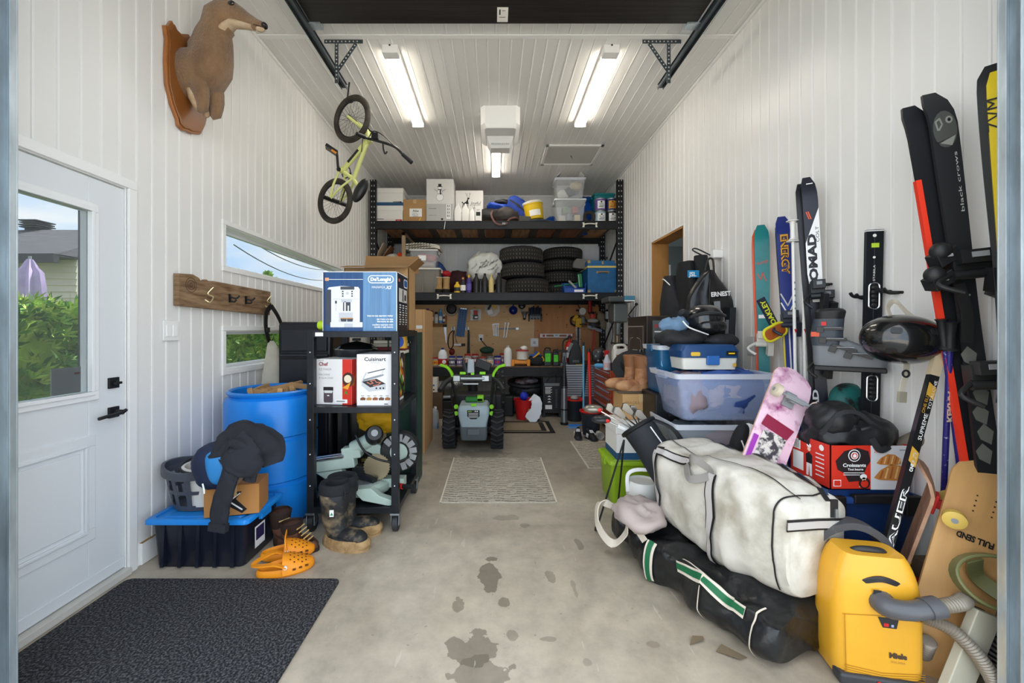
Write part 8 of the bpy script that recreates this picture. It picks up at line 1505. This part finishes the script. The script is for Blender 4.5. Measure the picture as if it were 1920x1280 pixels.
def mk5(mb):
 G_=mat('4a4c48',.5);mb.use(G_).disc(.0,1.60,.05,2,.075);mb.use(mat('8a8c84',.5)).line([(-.03,1.6),(-.036,1.635),(-.018,1.645),(-.01,1.62),(-.025,1.60)],.007,3);mb.disc(.02,1.635,.015,3);mb.use(NBK).disc(.02,1.635,.007,4);mb.use(mat('8a8c84',.5)).poly([(-.04,1.55),(.02,1.53),(.04,1.57),(.01,1.56),(-.03,1.545)],3)
 mb.use(mat('6b6d66',.5));rr=random.Random(3)
 for k in range(6):x=rr.uniform(-.03,.02);z=.30+k*.075;mb.poly([(x-.02,z),(x+.02,z-.02),(x+.035,z+.03),(x,z+.06),(x-.03,z+.03)],2)
 mb.use(mat('b9bab4',.5)).text('black crows',.035,1.26,.02,2,rot=90,wid=.24);mb.use(WHITE).text('Parade',-.03,.93,.016,2)
t=pair('black_red_skis','large black skis with red edges and black bindings near the track',foot(1874,1010,1.54),foot(1766,200,1.62),1.78,.056,mat('202225',.5),NBK,mk5,(-.35,-1,0),((1.04,BLACK,.16),(.62,mat('2a2b2c',.4),.13)),gap=.03,tipoff=.012,tilt=-2.2);t.scale=(.74,1,1)
for x_,z_ in((-.13,1.0),(.12,.93),(-.10,1.09),(.14,1.06)):mb=MB(BLACK);mb.box((x_,-.03,z_),(.09,.07,.05),rot=(10,25*(1 if x_>0 else-1),0));mb.ell((x_*1.2,-.05,z_+.02),(.045,.03,.035));mb.use(GREY).box((x_,-.068,z_),(.03,.005,.012));mb.build('binding_wing',t,bevel=.008)
mb=MB(BLACK);mb.tube(curve([(-.05,-.03,.98),(-.04,-.04,.86),(-.06,-.045,.75)]),1,flat=(.045,.006),up=(0,-1,0));mb.build('binding_strap',t)
t=thing('yellow_skis','black and yellow skis partly hidden behind the right door track','skis',(0,0,0));mb=MB(mat('1b1c1e',.5));ski(mb,1.72,[(0,.05),(.45,.04),(.92,.055),(1,.05)]);mb.build('front_ski',t,ang=50);mb=MB(mat('e4c816',.4));mb.at((-.004,-.014,0));ski(mb,1.68,[(0,.03),(.45,.025),(.92,.03),(1,.028)],tipb=.04);mb.use(BLACK).text('ZVM',.0,1.45,.05,2,rot=90,wid=.12);mb.at();mb.build('yellow_ski',t,ang=50);fa,fb=P(1926,1000,1.455),P(1877,172,1.46);za=(fb-fa).normalized();ya=V((.75,.75,0));ya=(ya-za*ya.dot(za)).normalized();t.matrix_world=Matrix.Translation(fa)@Matrix((ya.cross(za),ya,za)).transposed().to_4x4()
def ski_pole(label,a,b,m,r_,grip,gl,name='ski_pole',basket=None,txt=None,gm=BLACK,flipgrip=False):
 a,b=V(a),V(b);t=thing(name,label,'ski pole',tuple(a));d=b-a;mb=MB(m);mb.cyl((0,0,0),d,r_,n=12);mb.build('shaft',t)
 mb=MB(gm);q=d.normalized();mb.tube([d-q*gl,d-q*gl*.98,d-q*gl*.9,d-q*gl*.5,d-q*.01,d],[r_*2.6,r_*2.6,r_*1.6,r_*1.45,r_*1.7,r_*2.3],14);mb.build('grip',t)
 if txt:
  mb=MB(txt[1]);x=V((0,-1,0)).cross(q);mb.M=Matrix((q,V((0,-1,0))*-1,x*-1)).transposed().to_4x4();mb.M.translation=d*txt[2];mb.text(txt[0],0,-.012,.03,1,bold=.05,wid=txt[3]);
  mb.v=[p+V((0,-r_-.001,0))for p in mb.v];mb.build('lettering',t)
 return t
WP=mat('e3e2dc',.35)
for i,(x0,x1)in enumerate(((1495,1486),(1514,1503))):
 Zp=2.36;a=P(x0,900,Zp);b=P(x1,415,Zp+.04);t=ski_pole(['left white ski pole in front of the NOMAD skis','right white ski pole in front of the NOMAD skis'][i],a,b,WP,.0085,1,.11,gm=WP);d=b-a
 for q_ in(.12,.0):mb=MB(WP);mb.cyl(d-V((0,0,q_)),d-V((0,0,q_-.004)),.032,n=18);mb.build('guard_disc',t);mb=MB(RED);q=d*.58;mb.add([q+V((-.009,-.0095,0)),q+V((.009,-.0095,0)),q+V((0,-.0095,-.025))],[(0,2,1)]);mb.use(GREY)
 for k in range(5):q=d*(.66+k*.025);mb.box(q+V((0,-.009,0)),(.007,.002,.012))
 mb.build('printed_mark',t)
PU=mat('2a2570',.3,col2='b9b6cf',vs=60,lo=.62,hi=.72)
ski_pole('purple speckled KERMA ski pole standing left, full length',P(1765,1030,1.72),P(1783,603,1.60),PU,.010,1,.115,txt=('KERMA',mat('d8cdb9',.5),.58,.13))
ski_pole('second purple ski pole crossing behind the KERMA pole',P(1812,985,1.66),P(1765,598,1.62),PU,.009,1,.12)
t=thing('hockey_stick','black composite hockey stick with white and gold lettering','hockey stick');a=P(1650,1075,1.60);b=P(1762,655,1.66);d=b-a;L=d.length;mb=MB(mat('17181a',.3,coat=.3));mb.bx(-.016,.016,-.011,.011,-.35,L*.88);mb.use(mat('b9a98a',.7)).bx(-.0165,.0165,-.0115,.0115,L*.88,L);mb.at((0,-.0112,0))
mb.use(WHITE).text('BAUER',.0105,.06,.028,2,rot=90,bold=.04,wid=.30);mb.use(BLACK).text('BAUER',.0088,.063,.022,3,rot=90,wid=.29);mb.use(WHITE).text('ONE.8 LITE',.008,.42,.016,2,rot=90,bold=.03,wid=.08);mb.text('SUPREME',.01,.55,.018,2,rot=90,wid=.11);mb.use(GOLD).poly([(-.014,.46),(.014,.44),(.014,.50),(-.014,.52)],2);mb.poly([(-.014,.74),(.014,.72),(.014,.77),(-.014,.79)],2);mb.text('ONE ELITE',-.003,.66,.015,2,rot=90,wid=.09);mb.use(WHITE).text('TOTALONE',.012,.68,.014,2,rot=90,wid=.12);mb.at();mb.build('shaft',t,bevel=.003)
za=d.normalized();ya=V((.25,1,0));ya=(ya-za*ya.dot(za)).normalized();t.matrix_world=Matrix.Translation(a)@Matrix((ya.cross(za),ya,za)).transposed().to_4x4()
mb=MB(mat('17181a',.4));mb.box((0,0,-.36),(.06,.02,.05));mb.build('blade',t,bevel=.006)
t=thing('wall_level','long black spirit level with chrome framed grips hung on the wall','level',(XR-.045,2.055,1.80),(0,1,-20));LVM=mat('1d2126',.35,.4)
mb=MB(LVM);mb.bx(-.035,.035,-.012,.012,-1.05,0);mb.use(WHITE).bx(-.036,.036,-.013,.013,-.008,-.003);mb.use(mat('3a4047',.35,.4)).bx(-.003,.0,-.0135,-.012,-1.05,-.01);mb.build('beam',t,bevel=.002)
for z in(-.335,-.80):
 mb=MB(CHROME);mb.at((0,-.013,z));mb.tube([V((x,0,y))for x,y in rrect(.042,.13,.018)],.004,closed=True);mb.use(BLACK);
 for k in range(5):mb.ell((0,0,-.045+k*.022),(.014,.008,.012),1,10,8)
 mb.at();mb.build('grip_slot',t)
mb=MB(mat('b8d83a',.3,emit=0));mb.box((0,-.014,-.08),(.03,.006,.022));mb.box((.02,-.014,-.575),(.03,.006,.022));mb.build('vial',t);mb=MB(PAPER);mb.at((-.003,-.0135,0));mb.text('STABILA',.005,-.26,.012,1,rot=90,wid=.08);mb.disc(0,-.03,.008);mb.disc(0,-.14,.006);mb.at();mb.build('printed_mark',t)
t=thing('ski_helmet','glossy black helmet hanging from a wall hook by its strap','helmet',P(1690,636,1.74),(0,4,0));mb=MB(mat('101112',.22,coat=.7));mb.ell((0,0,0),(.145,.12,.106),.95,44,28);mb.build('shell',t)
for x,z in((-.10,.03),(.02,.035),(.0,-.055),(-.10,-.05),(.10,-.045)):
 y=-.12*math.sqrt(max(.05,1-(x/.15)**2-(z/.098)**2));mb=MB(mat('232425',.4));mb.M=Matrix.Translation((x,y+.004,z))@V((x/.15**2,y/.12**2,z/.098**2)).to_track_quat('-Y','Z').to_matrix().to_4x4();mb.prism(rrect(.036,.028,.010),-.006,.004);mb.at();mb.build('vent',t)
TP=mat('b9b2a0',.7);mb=MB(TP);mb.tube(curve([(-.03,.02,.09),(-.01,.06,.14),(.03,.07,.17),(.035,.02,.12),(.05,0,.09)]),1,flat=(.022,.004),up=(0,-1,0));mb.build('back_strap',t);mb=MB(TP);mb.tube(curve([(.03,.0,-.095),(.02,-.01,-.14),(.0,-.02,-.20),(-.005,-.02,-.25)]),1,flat=(.024,.004),up=(0,-1,0));mb.build('chin_strap',t);mb=MB(mat('8f8a78',.5));mb.box((-.003,-.022,-.245),(.032,.012,.045));mb.use(BLACK).tube(arc((.012,-.018,-.145),.014,0,360,12),.004,closed=True);mb.build('buckle',t,bevel=.003)
for y,z,lab in((1.97,1.475,'black double wall hook holding the black helmet'),(2.12,1.46,'black hook beside the long black level'),(2.38,1.56,'black double hook above the grey ski boots')):
 mb=MB(BLACK);mb.tube(curve([(0,0,0),(-.05,0,.0),(-.075,-.0,.02)]),.008);mb.tube(curve([(0,.04,.01),(-.05,.04,.01),(-.07,.04,.03)]),.008);mb.tube([(-.002,-.02,0),(-.002,.07,.01)],.007);mk(mb,'wall_hook',lab,'hook',loc=(XR-.004,y,z))
t=thing('ski_boot','grey and black ski boot hanging with its toe to the right','ski boot',P(1568,655,2.12),(0,0,-40));GB2=mat('6a6e73',.4);DB2=mat('3b434c',.45)
mb=MB(GB2);mb.loft([[(x,y,z)for x,y in rrect(w,d_,.03,cx=o)]for w,d_,o,z in((.28,.095,.05,-.085),(.29,.10,.05,-.06),(.27,.098,.04,-.02),(.19,.09,-.005,.03),(.13,.09,-.035,.06))]);mb.build('lower_shell',t,bevel=.008)
mb=MB(DB2);mb.loft([[(x,y,z)for x,y in rrect(w,d_,.035,cx=o)]for w,d_,o,z in((.13,.10,-.035,.02),(.135,.11,-.04,.08),(.125,.12,-.03,.16))]);mb.build('cuff',t);mb=MB(BLACK);mb.loft([[(x,y,z)for x,y in rrect(w,d_,.04,cx=o)]for w,d_,o,z in((.12,.11,-.03,.15),(.13,.12,-.025,.20),(.10,.09,-.025,.215))]);mb.bx(-.09,.19,-.05,.05,-.11,-.085);mb.build('liner_sole',t,bevel=.006)
for x,z,r_ in((-.02,.11,0),(-.01,.055,0),(.03,.01,18),(.09,-.02,18)):mb=MB(mat('1c1d1f',.35));mb.box((x,-.056,z),(.10,.012,.016),rot=(0,r_,0));mb.box((x-.045,-.058,z-.006),(.03,.018,.03),rot=(0,r_,0));mb.use(CHROME).tube([(x-.04,-.064,z+.004),(x+.04,-.064,z+.004)],.002,5);mb.build('buckle',t,bevel=.003)
mb=MB(mat('cf4a22',.4));mb.box((-.085,-.058,.08),(.035,.006,.025));mb.use(RED).box((-.05,-.062,.135),(.02,.006,.02));mb.build('orange_badge',t)
t=thing('ski_goggles','yellow rimmed ski goggles with OAKLEY strap hanging by the skis','goggles',P(1452,622,2.60),(0,-28,0));mb=MB(mat('d8cf2a',.4));mb.tube([V((x,-.005,y))for x,y in rrect(.15,.085,.035)],.009,closed=True);mb.build('frame',t);mb=MB(mat('b85a1e',.15,.3,coat=1));mb.prism(rrect(.14,.075,.03),-.01,.0);mb.build('lens',t);mb=MB(mat('1c2436',.7));mb.box((.02,.0,.13),(.055,.008,.20));mb.use(mat('d8d82a',.5));mb.at((.02,-.005,.13));mb.text('OAKLEY',.016,-.085,.045,1,rot=90,bold=.03,wid=.17);mb.at();mb.build('strap',t)
t=thing('teal_helmet_bag','round teal and black camouflage bag hanging behind the black level','bag',P(1592,762,2.22));mb=MB(mat('176a66',.5,col2='20211f',vs=8,lo=.46,hi=.54));mb.ell((0,0,0),(.105,.07,.125),.9,30,20,.008,8,2);mb.build('bag_body',t);mb=MB(mat('b9a878',.6));mb.box((.04,-.07,-.02),(.02,.006,.11),rot=(0,8,0));mb.build('beige_strip',t)
t=thing('paper_tube','brown printed cardboard tube end behind the hockey stick','tube',P(1740,815,1.88));mb=MB(mat('7a6f62',.6));mb.cyl((.03,0,.02),(-.16,.03,-.09),.035,n=20);mb.build('tube_wall',t);mb=MB(mat('3a342e',.5));mb.cyl((.03,0,.02),(.034,0,.022),.036,n=20);mb.build('tube_cap',t)
# ---------------- vacuum cleaner
t=thing('vacuum_cleaner','scuffed yellow canister vacuum standing upright with grey hose','vacuum cleaner',(1.42,1.55,0),(0,0,-11));t.scale=(1,1,.92);VY_=mat('e0a52c',.35,coat=.2,var=.04,vs=5)
def vs_(z):return max(0,1-max(0,(z-.26)/.27)**2.2)
def vring(z,w,d,y0=0):k=vs_(z)**.5;wf=w*(.42+.58*k)if z>.26 else w-.02*(1-min(1,z/.08));return[(x,y+y0,z)for x,y in rrect(wf,d*(.5+.5*k),.045*(.5+.5*k),5)]
mb=MB(VY_);mb.loft([vring(.012+.49*i/20,.29,.17)for i in range(21)]);mb.build('body_shell',t,ang=50)
mb=MB(mat('45464a',.6,col2='8b8c8c',vs=18,lo=.55,hi=.8));rim=[*[V((s*x,.10 if z<.4 else .085,z))for s,x,z in((-1,.17,.01),(-1,.20,.10),(-1,.20,.28),(-1,.18,.41),(-1,.125,.52),(-1,.04,.57),(1,.035,.57),(1,.11,.52),(1,.155,.41),(1,.175,.28),(1,.175,.10),(1,.15,.01))]];mb.tube(curve(rim,5),1,flat=(.045,.03),up=(0,-.05,1)if 0 else(1,.0,.0))if 0 else mb.loft([[p+V((0,-.03,0)),p+V((0,.035,0)),p*1.0+V((-p.x*.13,.035,-.03 if p.z>.3 else 0)),p+V((-p.x*.13,-.03,-.03 if p.z>.3 else 0))]for p in curve(rim,5)]);mb.build('bumper',t,bevel=.008)
mb=MB(mat('3a3b3e',.45));mb.bx(-.14,.14,-.10,-.04,.0,.045);mb.build('base_panel',t,bevel=.012)
mb=MB(mat('2a2b2d',.4));mb.tube(curve([(-.06,.0,.475),(-.035,-.02,.505),(.035,-.02,.505),(.06,.0,.475)]),.014);mb.tube(curve([(-.06,-.072,.405),(.0,-.08,.425),(.06,-.072,.405)]),1,flat=(.022,.012),up=(0,-1,0));mb.build('carry_handle',t,bevel=.004)
mb=MB(mat('a97418',.4));mb.at((0,-.0855,0));mb.line([(-.125,.275),(.0,.285),(.13,.275)],.003,1);mb.line([(-.115,.05),(-.12,.275)],.003,1)
for i in range(4):mb.line([(-.12,.075-i*.009),(.0,.06-i*.009),(.13,.075-i*.009)],.0025,2)
mb.use(mat('4a3a2a',.5)).text('Miele',.02,.125,.028,2,bold=.06,wid=.055);mb.use(mat('b98a3a',.5)).text('SOLARIS',.025,.105,.012,2,wid=.045);mb.use(mat('2a2a2c',.3)).poly([(-.015,.28),(.05,.28),(.043,.24),(.0,.24)],2);mb.use(RED).rect(.003,.245,.018,.258,3);mb.use(mat('9aa6c8',.3)).rect(.026,.245,.034,.255,3);mb.use(mat('2a2a2c',.3)).rect(-.03,.365,-.005,.385,4);mb.at((0,-.101,0));mb.use(RED).disc(-.02,.03,.007,1);mb.use(WHITE).rect(.01,.022,.02,.03,1);mb.rect(.045,.026,.06,.029,1);mb.disc(.085,.026,.005,1);mb.at();mb.build('panel_print',t)
mb=MB(mat('55565a',.35));mb.tube(curve([(.0,-.06,.34),(.005,-.105,.335),(.05,-.13,.345),(.115,-.125,.36)]),[.043,.043,.043,.042,.041,.04,.039,.038,.036,.035,.034,.033,.033,.032,.032,.032,.032,.032,.032][:19],18);mb.cyl((.10,-.127,.357),(.145,-.12,.366),.036,n=20);mb.build('hose_elbow',t)
def corr(pts,r_,k=16):
 c=curve(pts,k);return c,[r_*(1.0 if i%2 else .86)for i in range(len(c))]
HG=mat('8d8578',.4,.3);mb=MB(HG);c,rs=corr([(.14,-.12,.365),(.22,-.10,.375),(.29,-.03,.35),(.30,.05,.25),(.26,.07,.12),(.20,.02,.08),(.18,-.03,.17)],.025,20);mb.tube(c,rs,14);mb.build('hose',t)
mb=MB(HG);c,rs=corr([(.13,-.07,.29),(.20,-.10,.27),(.26,-.13,.19),(.30,-.14,.09),(.31,-.15,.015)],.024,24);mb.tube(c,rs,14);mb.build('hose',t)
t=thing('olive_seat','olive green moulded plastic ring seat leaning by the door track','seat',P(1872,1092,1.42),(70,0,-20));OL=mat('6f7048',.4);mb=MB(OL);mb.tube([V((.115*math.cos(R(q)),.085*math.sin(R(q)),.01*math.sin(R(q*2))))for q in range(0,360,12)],1,closed=True,flat=(.012,.045),up=(0,0,1));mb.build('outer_ring',t,bevel=.005);mb=MB(OL);mb.tube(curve([(-.05,.06,.0),(-.02,.0,-.06),(.04,-.06,-.02)]),1,flat=(.05,.008),up=(0,0,1));mb.build('inner_brace',t)
t=thing('snow_scraper','black bristle brush with long black handle on the floor at right','brush',P(1822,1215,1.45));mb=MB(BLACK);mb.tube([(-.02,0,-.12),(.05,.02,.13)],.014);mb.build('shaft',t);mb=MB(mat('2c3440',.6));
for i in range(9):mb.tube([(-.0+i*.008,.0,-.03+i*.018),(.09+i*.006,.0,-.07+i*.012)],.004,5)
mb.build('bristles',t)
mb=MB(mat('b7b3a0',.5));mb.box((0,0,.16),(.09,.03,.32),rot=(0,22,0));mk(mb,'beige_board','beige board leaning at the bottom right behind the door track','board',loc=(1.66,1.42,.0),bevel=.004)
mb=MB(mat('8a7a66',.8,var=.2,vs=5));mb.bx(-.09,.09,-.04,.04,0,.34);mk(mb,'grey_plank','weathered grey wood block behind the maple skateboard','wood',loc=(1.86,1.98-.30,.001),bevel=.003)
mb=MB(mat('4a4844',.7));mb.bx(-.05,.05,-.06,.06,0,.05);mk(mb,'stone_block','small grey block on the floor under the maple skateboard','block',loc=(1.80,1.60,.001),bevel=.008)
mb=MB(mat('7a6a52',.8));mb.poly([(0,0),(.07,.02),(.08,.05),(.03,.04)]);mb.v=[V((p.x,p.z,.004+.01*(i%2)))for i,p in enumerate(mb.v)];mb.add([(.09,-.03,.003),(.16,-.08,.012),(.2,-.06,.003),(.13,-.0,.01)],[(0,1,2,3)]);mk(mb,'dry_leaf','dry brown leaf scraps on the floor before the black hockey bag','leaf',loc=(.80,1.66,0))
mb=MB(mat('2a2a2a',.5));mb.bx(0,.02,0,.03,0,.02);mb.bx(0,.03,.01,.02,.02,.07);mk(mb,'black_clip','small black clip on the floor at the left door track','clip',loc=(JL+.02,1.31,.0),bevel=.002)
